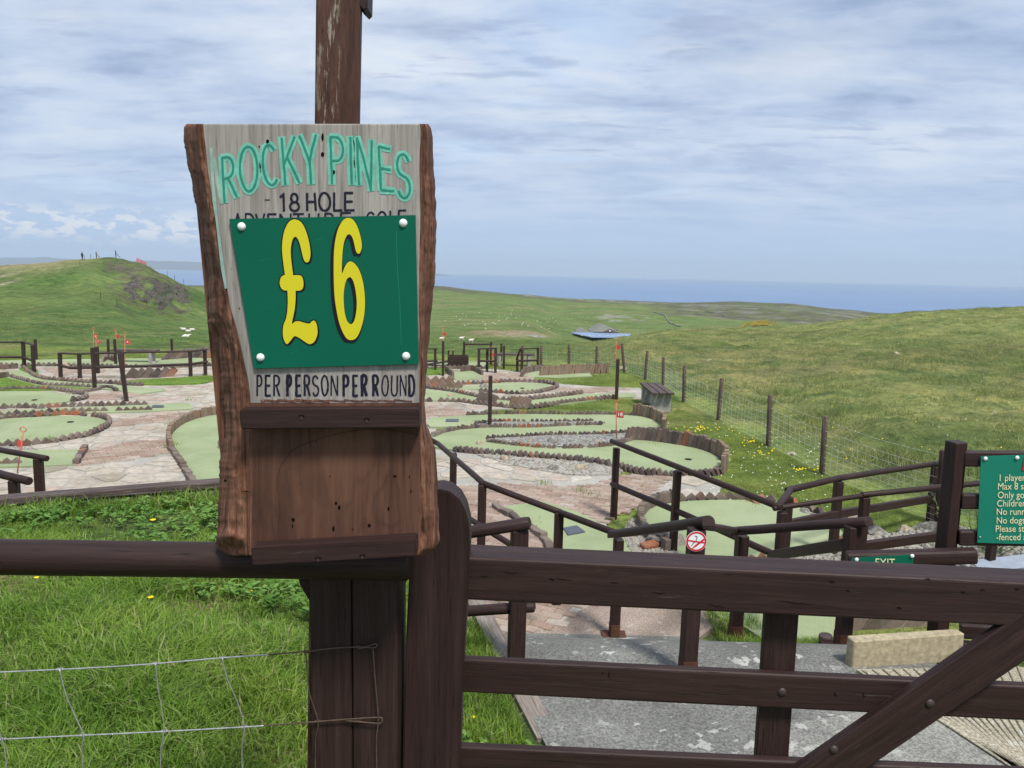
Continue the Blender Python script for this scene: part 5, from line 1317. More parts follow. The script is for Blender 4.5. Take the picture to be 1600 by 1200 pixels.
# thick square post under the sign, in two planks with a drying crack between
def post_box(name, x0, x1, Y0, Y1, z0, z1, mat, parent, top=None):
    return timber(name, ((x0 + x1) / 2, (Y0 + Y1) / 2, z0), ((x0 + x1) / 2, (Y0 + Y1) / 2, z1), x1 - x0, Y1 - Y0, mat, parent, r=.005, up=Vector((0, -1, 0)), jit=.001)
a = at(484, 1000, 1.43); b = at(549, 1000, 1.43); c = at(621, 1000, 1.43); zt = at(550, 880, 1.43).z
fp_ = thing('fence_post', 'thick dark square fence post below the wooden sign with wires stapled to it', 'post', (b.x, 1.5, 1.3))
post_box('post_half', a.x, b.x - .0008, 1.43, 1.55, 1.2, zt, M['wood'], fp_); post_box('post_half', b.x + .0008, c.x, 1.431, 1.55, 1.2, zt, M['wood'], fp_)
prism_px('corner_block', [(466, 905), (486, 905), (486, 944), (480, 935), (468, 915)], 1.47, 1.54, M['wood'], fp_)
rl = thing('half_round_rail', 'thick dark half round fence rail running left from under the sign', 'rail', at(0, 872, 1.39))
timber('rail_log', at(-260, 865, 1.385), at(641, 880, 1.405), .060, .0665, M['wood'], rl, kind='round', r=.03, jit=.002, seg=14, dome=0)
# tall pole behind the sign
tl = thing('tall_pole', 'tall square pole with peeling red brown paint rising behind the sign', 'pole', (at(528, 193, 1.61).x, 1.61, 1.3))
pa, pb_ = at(528, 200, 1.61), at(532, -60, 1.61)
dirp = (pb_ - pa); low = pa - dirp * (1.6 / dirp.length)
timber('pole_shaft', low, pa + dirp * 2.2, .083, .083, M['post_red'], tl, r=.004, up=Vector((0.16, -1, 0)), jit=.001, seg=12)
prism_px('bracket', [(561, -30), (575, -30), (574, 12), (569, 17), (560, 8)], 1.575, 1.63, M['wood'], tl, .002)

# gate
gt = thing('wooden_gate', 'dark brown barred wooden gate with a round topped stile and diagonal brace', 'gate', (at(733, 900, 1.5).x, 1.5, 1.38))
st = [(627, 1400), (629, 1200), (634, 1000), (641, 860), (644, 820), (650, 795), (660, 778), (674, 767), (688, 765), (703, 769), (717, 780), (727, 798), (733, 822), (734, 850), (730, 940), (722, 1080), (718, 1200), (713, 1400)]
prism_px('hanging_stile', st, 1.47, 1.545, M['wood_z'], gt, .003)
gA, gB = at(733, 870.5, 1.50), at(1600, 910, 1.435)
gB.z = gB.z; gd = (gB - gA); gL = gd.length; gdn = gd.normalized(); gn = Vector((gdn.y, -gdn.x, 0)).normalized()   # towards the camera
gEnd = gA + gdn * (gL + 1.2)
def grail(name, z_top, h, th, off, x0=-0.03, kind='square', jit=.0015):
    """front face at gate plane + off (positive = towards camera)"""
    s = gA + gdn * x0; e = gEnd.copy(); c = gn * (off - th / 2)
    p0 = Vector((s.x, s.y, z_top - h / 2)) + c; p1 = Vector((e.x, e.y, z_top - h / 2 + (e - s).z * 0)) + c
    return timber(name, p0, p1, th, h, M['wood'], gt, r=.006, up=Vector((0, 0, 1)), jit=jit, seg=16)
def zpix(px, py, off):  # height of a pixel on the plane of the gate, offset towards the camera
    r = ray(px, py); P = gA + gn * off; t = (P - CAM).dot(gn) / r.dot(gn); return (CAM + r * t)
def grail2(name, l0, l1, h, th, off, x0=-0.03):
    """rail whose front top edge runs from pixel l0 to pixel l1"""
    a, b = zpix(*l0, off), zpix(*l1, off); d = (b - a).normalized(); a = a + d * x0; b = b + d * 1.2; c = -gn * th / 2 + Vector((0, 0, -h / 2))
    return timber(name, a + c, b + c, th, h, M['wood'], gt, r=.006, jit=.0015, seg=16)
hz_ = lambda p, q, off: zpix(*p, off).z - zpix(*q, off).z
grail2('top_rail', (733, 871), (1600, 911), hz_((735, 871), (735, 938), 0) * 1.0, .082, 0.0)
grail2('bar', (725, 1030), (1600, 1072), hz_((722, 1030), (722, 1083), -.022), .022, -.0225, -.01)
grail2('bar', (719, 1167), (1600, 1206), .055, .022, -.0225, -.01)
grail2('bar', (716, 1360), (1600, 1400), .06, .022, -.0225, -.01)
# vertical strap behind the bars
q0, q1 = zpix(1222, 930, -.058), zpix(1196, 1300, -.058)
timber('upright', q1, q0, .066, .024, M['wood'], gt, r=.003, up=gn * -1, jit=.001)
# diagonal brace in front of the bars
q0, q1 = zpix(1292, 1200, -.011), zpix(1588, 996, -.011); dd = q1 - q0
ups = dd.cross(gn).normalized()
timber('brace', q0 - dd * .8, q1 + dd * .22, .022, .083, M['wood'], gt, r=.003, up=ups if ups.z > 0 else -ups, jit=.001)
def dome_mesh(name, r, mat, h=.6):
    bm = bmesh.new(); bmesh.ops.create_uvsphere(bm, u_segments=16, v_segments=10, radius=r)
    bmesh.ops.bisect_plane(bm, geom=bm.verts[:] + bm.edges[:] + bm.faces[:], plane_co=(0, 0, 0), plane_no=(0, 1, 0), clear_outer=True)
    for v in bm.verts: v.co.y *= h
    return mesh_from_bm(name, bm, M[mat], True)
BM_ = dome_mesh('bolt_head', .0088, 'bolt')
for px, py, off in ((1222, 1081, -.0225), (1453, 1099, .0), (1303, 1171, .0)): inst('bolt_head', BM_, Matrix.Translation(zpix(px, py, off)), gt)
# small knots and drying cracks on the gate face
def mark_strip(name, pts, w, off, mat, parent, planef):
    P = [planef(*p, off) for p in pts]; V = []; Fc = []
    for i, p in enumerate(P):
        t = (P[min(i + 1, len(P) - 1)] - P[max(i - 1, 0)]).normalized(); s = t.cross(gn).normalized(); k = w * math.sin(math.pi * (i + .35) / (len(P) - .3))
        V += [p + s * k, p - s * k]
    for i in range(len(P) - 1): Fc.append((i * 2, i * 2 + 1, i * 2 + 3, i * 2 + 2))
    return obj(name, V, Fc, mat, parent)
rs = random.Random(5)
for px, py, L_ in ((880, 903, 28), (757, 900, 14), (862, 905, 10), (960, 910, 14), (1300, 908, 10), (1325, 922, 6), (1405, 950, 9), (1240, 938, 60), (1505, 925, 8), (1535, 922, 8), (800, 893, 30), (1030, 925, 22), (1120, 945, 30), (1450, 905, 10), (1590, 920, 8)):
    k = 6; mark_strip('crack', [(px - L_ / 2 + L_ * i / k, py + rs.uniform(-1.2, 1.2) + L_ * .02 * i) for i in range(k + 1)], .0007 if L_ > 12 else .0012, .0008, M['hole'], gt, zpix)
for px, py, L_ in ((952, 1055, 16), (1305, 1085, 8), (1350, 1086, 8), (940, 1052, 4)):
    k = 5; mark_strip('crack', [(px + rs.uniform(-2, 2), py - L_ / 2 + L_ * i / k) for i in range(k + 1)], .0012, -.0217, M['hole'], gt, zpix)

# wires on the post
YW = 1.425
wf = thing('stock_wire', 'galvanised square stock netting tied off on the thick fence post', 'wire netting', at(300, 1100, YW))
W1 = [(-60, 1053), (95, 1046), (170, 1042), (243, 1037), (347, 1028), (420, 1023)]
W1b = [(420, 1023), (478, 1018), (520, 1013), (560, 1011), (584, 1012), (589, 1009), (586, 1006), (578, 1009), (560, 1014)]
W2 = [(-60, 1158), (5, 1155), (130, 1149), (256, 1143), (382, 1136), (412, 1134)]
W2b = [(412, 1134), (490, 1128), (540, 1124), (590, 1121), (597, 1124), (594, 1130), (575, 1129), (540, 1126)]
for nm, L_, mt in (('wire', W1, 'wire'), ('wire', W1b, 'wire_rust'), ('wire', W2, 'wire'), ('wire', W2b, 'wire_rust')):
    tube(nm, catmull([at(a, b, YW - .003 * (a > 470)) for a, b in L_], 5), .0014, M[mt], wf, 7)
for L_, mt in (([(93, 1046), (103, 1085), (118, 1120), (130, 1149), (128, 1175), (131, 1240)], 'wire'), ([(243, 1037), (247, 1075), (254, 1115), (256, 1143), (251, 1175), (252, 1240)], 'wire'), ([(347, 1028), (355, 1060), (372, 1100), (382, 1136), (378, 1170), (380, 1240)], 'wire'), ([(-15, 1100), (2, 1153), (8, 1175), (14, 1240)], 'wire'),
               ([(478, 1018), (480, 1050), (484, 1085), (497, 1127), (493, 1160), (493, 1240)], 'wire_rust'), ([(583, 1014), (586, 1060), (591, 1122), (588, 1160), (590, 1240)], 'wire_rust')):
    tube('wire', catmull([at(a, b, YW - .004) for a, b in L_], 5), .0011, M[mt], wf, 6)
for px, py, mt in ((93, 1046, 'wire'), (243, 1037, 'wire'), (347, 1028, 'wire'), (130, 1149, 'wire'), (256, 1143, 'wire'), (382, 1136, 'wire'), (3, 1155, 'wire'), (478, 1018, 'wire_rust'), (497, 1127, 'wire_rust'), (560, 1011, 'wire_rust'), (560, 1125, 'wire_rust')):
    c = at(px, py, YW); tube('knot', [c + Vector((-.004 + .008 * k / 22, -.0028 * math.sin(k * 1.1), .0028 * math.cos(k * 1.1))) for k in range(23)], .0009, M[mt], wf, 5)

# ------------------------------------------------------------------ the wooden sign
YS = 1.305
sg = thing('sign_slab', 'live edged wooden slab sign lettered in teal over the gate post', 'sign', at(500, 868, 1.34))
Lo = [(185, 300), (193, 291), (200, 286), (215, 286), (235, 289), (270, 296), (300, 303), (340, 310), (375, 315), (405, 320), (430, 325), (470, 326), (505, 326), (525, 331), (545, 341), (575, 345), (605, 346), (635, 348), (660, 352), (680, 351), (700, 346), (730, 342), (760, 341), (800, 340), (830, 339), (850, 337), (862, 345), (868, 357), (872, 372)]
Li = [(185, 316), (200, 318), (240, 322), (290, 329), (340, 337), (390, 345), (440, 353), (480, 361), (520, 371), (560, 381), (590, 388), (627, 391), (660, 392), (700, 393), (760, 394), (820, 393), (850, 392), (872, 393)]
Ri = [(185, 655), (200, 657), (260, 655), (340, 657), (420, 655), (500, 655), (560, 656), (620, 655), (680, 656), (760, 655), (800, 654), (872, 652)]
Ro = [(185, 668), (193, 668), (200, 673), (215, 676), (260, 678), (310, 681), (350, 682), (400, 681), (440, 679), (480, 675), (520, 671), (560, 668), (600, 665), (640, 664), (665, 667), (680, 673), (700, 680), (730, 683), (780, 684), (820, 686), (845, 687), (858, 680), (866, 665), (872, 655)]
def ip(L_, y):
    if y <= L_[0][0]: return L_[0][1]
    for i in range(len(L_) - 1):
        if y <= L_[i + 1][0]:
            t = (y - L_[i][0]) / (L_[i + 1][0] - L_[i][0]); return L_[i][1] + (L_[i + 1][1] - L_[i][1]) * t
    return L_[-1][1]
def face_y(px, py):
    """depth of the sign's planed face: flat, a hair lower where the brown panel is"""
    return YS
rowsY = [193.5 + (868 - 193.5) * i / 260 for i in range(261)]
NE, NF = 16, 34
V = []; Fc = []; fm = []
for j, py in enumerate(rowsY):
    lo, li, ri, ro = ip(Lo, py), ip(Li, py), ip(Ri, py), ip(Ro, py)
    wob = 2.2 * noise.fractal(Vector((py * .035, 3.3, 0)), 1, 2, 4); lo += wob * 1.5 + 1.2 * noise.noise(Vector((py * .22, 4, 4))); ro += 1.6 * noise.fractal(Vector((py * .045, 8.3, 0)), 1, 2, 4)
    if 480 < py < 640: lo += 3.0 * noise.noise(Vector((py * .12, 9, 1)))
    li += 2.0 * noise.noise(Vector((py * .02, 1, 1))); ri += 1.2 * noise.noise(Vector((py * .03, 5, 1)))
    row = [(lo + 3, 1.375)]
    for k in range(NE + 1):
        u = k / NE; px = lo + (li - lo) * u
        dep = YS + .058 * (1 - math.sin(u * math.pi / 2) ** 0.8)
        e = math.sin(u * math.pi) ** .5 if 0 < u < 1 else 0
        rdg = noise.fractal(Vector((u * 5.5 + .6 * noise.noise(Vector((py * .012, 1, 4))), py * .006, 2.5)), 1, 2.1, 5)
        dep += e * (.013 * rdg + .0028 * noise.fractal(Vector((u * 3, py * .06, 7.5)), 1, 2, 3))
        knot = math.exp(-(((px - 338) / 11) ** 2 + ((py - 524) / 17) ** 2)) + .8 * math.exp(-(((px - 352) / 9) ** 2 + ((py - 618) / 14) ** 2)); dep += e * .022 * knot
        kn2 = math.exp(-(((px - 357) / 16) ** 2 + ((py - 858) / 10) ** 2)); dep += kn2 * .02 - .012 * math.exp(-(((px - 356) / 20) ** 2 + ((py - 838) / 9) ** 2))
        row.append((px, dep))
    for k in range(1, NF):
        row.append((li + (ri - li) * k / NF, YS + .0001 * noise.noise(Vector((k * .8, py * .01, 3)))))
    for k in range(NE + 1):
        u = 1 - k / NE; px = ro + (ri - ro) * u
        dep = YS + .060 * (1 - math.sin(u * math.pi / 2) ** 0.8)
        e = math.sin(u * math.pi) ** .5 if 0 < u < 1 else 0
        dep += e * (.011 * noise.fractal(Vector((u * 5 + 9 + .6 * noise.noise(Vector((py * .012, 8, 4)))  , py * .006, 6.5)), 1, 2.1, 5) + .003 * noise.fractal(Vector((u * 3, py * .05, 9.5)), 1, 2, 3))
        knot = math.exp(-(((px - 664) / 9) ** 2 + ((py - 835) / 24) ** 2)); dep += e * .02 * knot
        row.append((px, dep))
    row.append((ro - 3, 1.375))
    for px, dep in row: V.append(at(px, py, dep))
nc = len(row)
for j in range(len(rowsY) - 1):
    for k in range(nc - 1):
        Fc.append((j * nc + k, (j + 1) * nc + k, (j + 1) * nc + k + 1, j * nc + k + 1)); py = rowsY[j]
        if NE + 1 <= k < NE + 1 + NF: fm.append(1 if py < 629 else 2)
        else: fm.append(0)
n0 = (len(rowsY) - 1) * nc
Fc.append(tuple(range(nc))); fm.append(0); Fc.append(tuple(n0 + k for k in range(nc))[::-1]); fm.append(0)
Fc.append((0, nc - 1, n0 + nc - 1, n0)); fm.append(0)
so = obj('slab_wood', V, Fc, None, sg, mats=[M['edgewood'], M['greyface'], M['brownface']], fm=fm, smooth=True)
for pl in so.data.polygons[-3:]: pl.use_smooth = False

# stroke lettering ------------------------------------------------------------
def arc(cx, cy, rx, ry, a0, a1, n=12): return [(cx + rx * math.cos(R(a0 + (a1 - a0) * k / n)), cy + ry * math.sin(R(a0 + (a1 - a0) * k / n))) for k in range(n + 1)]
GL = {
 'R': [[(0, 0), (0, 1)], [(0, 1)] + arc(.45, .76, .5, .24, 90, -90) + [(0, .52)], [(.42, .52), (1, 0)]],
 'P': [[(0, 0), (0, 1)], [(0, 1)] + arc(.45, .74, .5, .26, 90, -90) + [(0, .48)]],
 'O': [arc(.5, .5, .5, .5, 90, 450, 28)],
 'C': [arc(.55, .5, .55, .5, 48, 312, 22)],
 'K': [[(0, 0), (0, 1)], [(.95, 1), (.02, .42)], [(.30, .58), (1, 0)]],
 'Y': [[(0, 1), (.5, .45)], [(1, 1), (.5, .45)], [(.5, .47), (.5, 0)]],
 'I': [[(.5, 0), (.5, 1)]],
 'N': [[(0, 0), (0, 1)], [(0, 1), (1, 0)], [(1, 0), (1, 1)]],
 'E': [[(0, 0), (0, 1)], [(0, 1), (.95, 1)], [(0, .5), (.85, .5)], [(0, 0), (1, 0)]],
 'S': [arc(.5, .74, .46, .26, 25, 180, 10) + arc(.5, .74, .46, .23, 180, 262, 5)[1:] + [(.55, .49)] + arc(.5, .26, .46, .23, 78, 0, 6) + arc(.5, .26, .46, .26, 0, -155, 10)[1:]],
 '1': [[(.2, .8), (.55, 1), (.55, 0)]],
 '8': [arc(.5, .75, .38, .25, 270, 630, 20), arc(.5, .26, .48, .26, 90, 450, 22)],
 'H': [[(0, 0), (0, 1)], [(1, 0), (1, 1)], [(0, .5), (1, .5)]],
 'L': [[(0, 1), (0, 0)], [(0, 0), (.95, 0)]],
 'A': [[(0, 0), (.5, 1)], [(.5, 1), (1, 0)], [(.2, .35), (.8, .35)]],
 'D': [[(0, 0), (0, 1)], [(0, 1)] + arc(.35, .5, .65, .5, 90, -90) + [(0, 0)]],
 'V': [[(0, 1), (.5, 0)], [(.5, 0), (1, 1)]],
 'T': [[(.5, 0), (.5, 1)], [(0, 1), (1, 1)]],
 'U': [[(0, 1), (0, .3)] + arc(.5, .28, .5, .28, 180, 360) + [(1, 1)]],
 'G': [arc(.55, .5, .55, .5, 48, 320, 22), [(.6, .45), (1, .45), (1, .15)]],
 'F': [[(0, 0), (0, 1)], [(0, 1), (.95, 1)], [(0, .52), (.8, .52)]],
 '-': [[(.1, .5), (.9, .5)]],
}
def stroke_geo(P, w, Y, V, Fc, rag=0.0, sd=0.0):
    """a painted stroke in pixel space P=[(px,py)] with half width w (pixels) on the plane y=Y"""
    Q = [Vector((a, b)) for a, b in P]; b0 = len(V); n = len(Q)
    closed = (Q[0] - Q[-1]).length < .5
    for i in range(n):
        if closed: a, b = Q[(i - 1) % (n - 1)], Q[(i + 1) % (n - 1)]
        else: a, b = Q[max(i - 1, 0)], Q[min(i + 1, n - 1)]
        d1 = (Q[i] - Q[i - 1]).normalized() if i > 0 else (Q[1] - Q[0]).normalized()
        t = (b - a).normalized(); s = Vector((-t.y, t.x)); ww = w * (1 + rag * noise.noise(Vector((i * .9 + sd, sd, 1)))) 
        m = 1 / max(.45, abs(d1.dot(t)))
        ww *= min(m, 1.5)
        p = Q[i]
        if not closed and i == 0: p = p - t * w * .35
        if not closed and i == n - 1: p = p + t * w * .35
        l, r_ = p + s * ww, p - s * ww; V.append(at(l.x, l.y, Y)); V.append(at(r_.x, r_.y, Y))
    for i in range(n - 1): Fc.append((b0 + 2 * i, b0 + 2 * i + 1, b0 + 2 * i + 3, b0 + 2 * i + 2))
def letter(name, ch, quad, w, Y, mat, parent, dens=5, rag=.15, jig=.6):
    """quad: bottom-left, bottom-right, top-right, top-left in pixels"""
    V = []; Fc = []; bl, br, tr, tl_ = [Vector(q) for q in quad]
    for si, st_ in enumerate(GL[ch]):
        P = []
        for i in range(len(st_)):
            if i:
                a, b = st_[i - 1], st_[i]; L_ = math.hypot(a[0] - b[0], a[1] - b[1]); k = max(1, int(L_ * dens))
                for q in range(1, k + 1): P.append((a[0] + (b[0] - a[0]) * q / k, a[1] + (b[1] - a[1]) * q / k))
            else: P.append(st_[0])
        PX = []
        for u, v in P:
            p = bl.lerp(br, u).lerp(tl_.lerp(tr, u), v); PX.append((p.x + jig * noise.noise(Vector((p.x * .05, p.y * .05, si))), p.y + jig * noise.noise(Vector((p.y * .05, p.x * .05, si + 5)))))
        stroke_geo(PX, w, Y - .00005 * si, V, Fc, rag, si * 3.1 + quad[0][0])
    return obj(name, V, Fc, mat, parent)
def C1(x, y): return (260 + x / 3.4283, 170 + y / 3.4283)
RP = [('R', (312, 500), (378, 470), (355, 255), (298, 262)), ('O', (398, 440), (490, 440), (485, 200), (390, 202)), ('C', (525, 410), (600, 405), (578, 190), (508, 195)),
      ('K', (637, 405), (712, 392), (690, 150), (617, 155)), ('Y', (745, 400), (805, 400), (800, 140), (712, 145)), ('P', (888, 400), (960, 395), (945, 150), (878, 150)),
      ('I', (975, 400), (1010, 405), (1005, 155), (965, 150)), ('N', (1032, 405), (1095, 435), (1100, 170), (1020, 155)), ('E', (1150, 435), (1218, 440), (1200, 215), (1138, 200)), ('S', (1238, 475), (1310, 480), (1300, 245), (1232, 240))]
for ch, *q in RP:
    Q = [C1(*p) for p in q]; letter('letter', ch, Q, 5.9, YS - .0005, M['teal_light'], sg, 6, .25); letter('letter', ch, Q, 1.75, YS - .0009, M['teal_dark'], sg, 8, .25)
letter('letter', '-', [C1(524, 505), C1(556, 505), C1(556, 470), C1(524, 470)], .8, YS - .0005, M['navy_paint'], sg)
for ch, x0, x1, y0, y1 in (('1', 600, 655, 548, 455), ('8', 662, 712, 548, 455), ('H', 754, 800, 545, 452), ('O', 818, 880, 546, 450), ('L', 898, 942, 545, 450), ('E', 957, 1006, 544, 450)):
    letter('letter', ch, [C1(x0, y0), C1(x1, y0 - 1), C1(x1 - 6, y1), C1(x0, y1)], 1.9, YS - .0005, M['navy_paint'], sg, 6, .25, .4)
adv = [('A', 358, 405), ('D', 425, 470), ('V', 480, 525), ('E', 545, 590), ('N', 610, 665), ('T', 680, 735), ('U', 765, 815), ('R', 850, 895), ('E', 935, 990), ('G', 1070, 1115), ('O', 1130, 1180), ('L', 1200, 1232), ('F', 1245, 1285)]
for i, (ch, x0, x1) in enumerate(adv):
    y1 = 561 + 10 * math.sin(math.pi * i / 12) - i * 1.4; letter('letter', ch, [C1(x0, y1 + 95), C1(x1, y1 + 94), C1(x1, y1 - 1), C1(x0, y1)], 1.5, YS - .0005, M['navy_paint'], sg, 6, .3, .5)
def C5(x, y): return (380 + x / 5.3333, 570 + y / 5.3333)
ppr = [('P', 112, 160, 1.7), ('E', 182, 232, 2.1), ('R', 252, 308, 1.8), ('P', 358, 408, 3.0), ('E', 435, 485, 2.4), ('R', 505, 560, 2.0), ('S', 575, 632, 1.7), ('O', 648, 712, 1.7), ('N', 730, 790, 1.4), ('P', 830, 885, 2.5), ('E', 910, 960, 2.2), ('R', 980, 1036, 3.3), ('R', 1076, 1132, 2.4), ('O', 1152, 1214, 1.5), ('U', 1232, 1288, 1.6), ('N', 1305, 1360, 1.3), ('D', 1378, 1432, 2.3)]
for ch, x0, x1, w in ppr:
    letter('letter', ch, [C5(x0 + w * 3, 258), C5(x1 - w * 3, 256), C5(x1 - w * 3, 90), C5(x0 + w * 3, 90)], min(w, 2.7) * .84, YS - .0005, M['navy_paint'], sg, 6, .35, .8)
# faded teal smear down the left of the face, splintered raw edge above the shelf
V = []; Fc = []
stroke_geo([(330, 232), (331, 260), (333, 290), (335, 315), (339, 345), (343, 380), (348, 420), (353, 450)], 2.4, YS - .0009, V, Fc, .7, 3); obj('paint_smear', V, Fc, M['teal_faded'], sg)
V = []; Fc = []
stroke_geo([(334, 246), (338, 270), (343, 300), (346, 318)], 2.8, YS - .0006, V, Fc, .7, 6); obj('paint_smear', V, Fc, M['teal_faded'], sg)
V = []; Fc = []
for i in range(9):
    x = 408 + i * 26; stroke_geo([(x, 626.5 - (i % 3)), (x + 9, 625.5), (x + 18, 626.5), (x + 28, 627)], 1.0 + (i < 4) * .7, YS - .0009 - .0001 * (i % 3), V, Fc, .8, i)
obj('splintered_wood', V, Fc, M['edgewood'], sg)
# nail and screw holes
def blob(px, py, rx, ry, Y, mat, parent, name='nail_hole', sd=0):
    V = [at(px, py, Y)] + [at(px + rx * (1 + .35 * noise.noise(Vector((k * .9, sd, 2)))) * math.cos(k * math.pi / 7), py + ry * (1 + .35 * noise.noise(Vector((k * .9, sd, 5)))) * math.sin(k * math.pi / 7), Y) for k in range(14)]
    return obj(name, V, [(0, 1 + k, 1 + (k + 1) % 14) for k in range(14)], mat, parent)
for i, (px, py, a, b) in enumerate(((418, 221, 3.4, 4.2), (504, 214, 2.6, 8), (504, 241, 3.6, 5), (521, 269, 3.8, 4.6), (405, 229, 1.5, 1.8), (458, 812, 3.8, 3.8), (457, 822, 1.3, 4), (525, 786, 2.6, 3.6), (530, 793, 3, 4.5), (521, 826, 2.5, 5.5), (577, 821, 3.2, 3.8), (617, 744, 3.5, 2.5), (607, 795, 2, 4.5), (551, 827, 1.2, 2), (516, 744, 1, 2), (362, 420, .8, .8), (374, 482, 1, 2.5), (648, 298, .7, .8), (352, 751, 3, 3), (385, 768, 6, 1.2), (494, 690, 1.3, 1.6), (470, 755, .8, 1), (640, 745, 1.3, 2.2), (642, 768, 1, 4))):
    blob(px, py, a * .75, b * .75, YS - .0008, M['hole'], sg, 'nail_hole', i)
for P_, w_ in (([(452, 706), (480, 692), (515, 681), (560, 672), (600, 671), (635, 676), (655, 680)], .45), ([(432, 765), (436, 735), (446, 716), (458, 704)], .35), ([(405, 700), (404, 760), (406, 812)], .4)):
    V = []; Fc = []; stroke_geo([(p.x, p.y) for p in catmull([(a, b, 0) for a, b in P_], 5)], w_, YS - .0009, V, Fc, .8, w_); obj('saw_mark', V, Fc, M['sawmark'], sg)
# shelf battens
def batten(name, fl, fr, hl, hr, Y0, seedz):
    """front face outline in pixels (top-left, top-right and heights) at Y0, real thickness back to the face"""
    pts = [(fl[0], fl[1]), (fr[0], fr[1]), (fr[0], fr[1] + hr), (fl[0] + 3, fl[1] + hl)]
    V = [at(a, b, Y0) for a, b in pts]; V += [Vector((v.x, YS - .0003, v.z)) for v in V]
    me = bpy.data.meshes.new(name); me.from_pydata([tuple(v) for v in V], [], [(0, 3, 2, 1), (4, 5, 6, 7), (0, 1, 5, 4), (1, 2, 6, 5), (2, 3, 7, 6), (3, 0, 4, 7)])
    bm = bmesh.new(); bm.from_mesh(me); bmesh.ops.recalc_face_normals(bm, faces=bm.faces); bmesh.ops.bevel(bm, geom=bm.edges[:], offset=.0022, segments=2, affect='EDGES')
    x0 = (V[0] + V[3]) / 2; Fm = frame(x0, (V[1] + V[2]) / 2)
    bm.transform(Fm.inverted()); me2 = mesh_from_bm(name, bm, M['wood']); return inst(name, me2, Fm, sg)
batten('shelf', (373, 641), (655, 639), 30, 30, 1.270, 1); batten('shelf', (391, 857), (650, 843), 28, 27, 1.268, 2)
for px, py, Y0 in ((471, 650, 1.2695), (573, 655, 1.2695), (497, 872, 1.2675), (566, 868, 1.2675)): blob(px, py, 5, 1.6, Y0 - .0005, M['hole'], sg, 'nail_hole', px); blob(px, py + 3, 2.2, 3, Y0 - .0007, M['bolt'], sg, 'nail_head', px)

# green price board ------------------------------------------------------------
pbd = thing('price_board', 'dark green plastic board with a yellow price screwed onto the slab sign', 'price board', at(505, 455, YS))
prism_px('board_sheet', [(358, 342), (649, 336), (654, 569), (397, 576)], YS - .0062, YS - .0024, M['green_board'], pbd, .0004)
def poly_px(name, P, hole, Y, mat, parent):
    loops = [[Vector((a, -b, 0)) for a, b in P]] + ([[Vector((a, -b, 0)) for a, b in hole]] if hole else []); flat = [p for l in loops for p in l]
    tri = tessellate_polygon(loops); V = [at(p.x, -p.y, Y) for p in flat]; return obj(name, V, [tuple(t) for t in tri], mat, parent)
def C6(x, y): return (420 + x / 5.4545, 330 + y / 5.4545)
def smooth2(P, n=4): return [(p.x, p.y) for p in catmull([(a, b, 0) for a, b in P], n, True)]
pound = [(225, 70), (265, 85), (300, 130), (330, 210), (350, 300), (355, 370), (345, 420), (325, 437), (305, 425), (290, 385), (275, 320), (258, 260), (240, 226), (225, 217), (205, 235), (191, 290), (187, 360), (195, 450), (207, 541), (212, 545), (255, 545), (280, 555), (293, 590), (295, 635), (282, 667), (258, 677), (230, 678), (228, 682), (228, 750), (218, 850), (197, 955), (225, 940), (260, 938), (300, 950), (345, 958), (365, 940), (385, 932), (402, 950), (413, 990), (415, 1040), (405, 1080), (385, 1115), (350, 1133), (310, 1115), (260, 1080), (220, 1065), (195, 1090), (170, 1122), (152, 1132), (135, 1110), (122, 1070), (120, 1010), (128, 960), (145, 920), (158, 850), (162, 760), (158, 681), (154, 677), (125, 672), (100, 645), (93, 605), (103, 565), (125, 546), (134, 543), (137, 538), (125, 450), (113, 330), (118, 240), (135, 160), (165, 100), (195, 75)]
six = [(680, 57), (715, 70), (750, 120), (775, 190), (790, 260), (792, 310), (780, 350), (765, 362), (748, 350), (735, 310), (722, 250), (705, 210), (682, 196), (660, 215), (640, 270), (630, 340), (624, 430), (624, 530), (645, 480), (670, 440), (697, 428), (730, 445), (765, 490), (795, 570), (812, 660), (820, 760), (815, 870), (795, 970), (765, 1050), (735, 1088), (700, 1098), (665, 1085), (630, 1030), (600, 950), (580, 860), (562, 740), (555, 620), (553, 480), (556, 340), (570, 230), (595, 140), (630, 80), (655, 62)]
sixh = [(688, 562), (665, 580), (648, 630), (638, 710), (640, 800), (650, 880), (670, 940), (700, 963), (725, 940), (742, 880), (750, 790), (742, 690), (725, 610), (705, 570)]
def tr_(P, dx, dy): return [(a + dx, b + dy) for a, b in P]
def mp(P): return [C6(*p) for p in P]
Yb = YS - .0062
for k, (dx, dy) in enumerate(((16, 14), (11, 9), (6, 5))): poly_px('price_shadow', mp(tr_(smooth2(pound, 3), dx, dy)), None, Yb - .0003 - k * .0001, M['black'], pbd)
V = []; Fc = []; q = mp(smooth2(pound, 3)); stroke_geo(q + [q[0]], 1.9, Yb - .0007, V, Fc, 0); obj('price_outline', V, Fc, M['black'], pbd)
poly_px('pound_sign', mp(smooth2(pound, 3)), None, Yb - .0010, M['yellow'], pbd)
for k, (dx, dy) in enumerate(((-29, 24), (-19, 18), (-10, 10))): poly_px('price_shadow', mp(tr_(smooth2(six, 3), dx, dy)), mp(tr_(smooth2(sixh, 3), dx, dy)), Yb - .0003 - k * .0001, M['black'], pbd)
poly_px('price_shadow', mp(tr_(smooth2(six, 3), 2, 26)), mp([(a * 1.0 + 2 - 0, b * 1.0) for a, b in smooth2(sixh, 3)]), Yb - .00065, M['black'], pbd)
V = []; Fc = []; q = mp(smooth2(six, 3)); stroke_geo(q + [q[0]], .9, Yb - .0007, V, Fc, 0); obj('price_outline', V, Fc, M['black'], pbd)
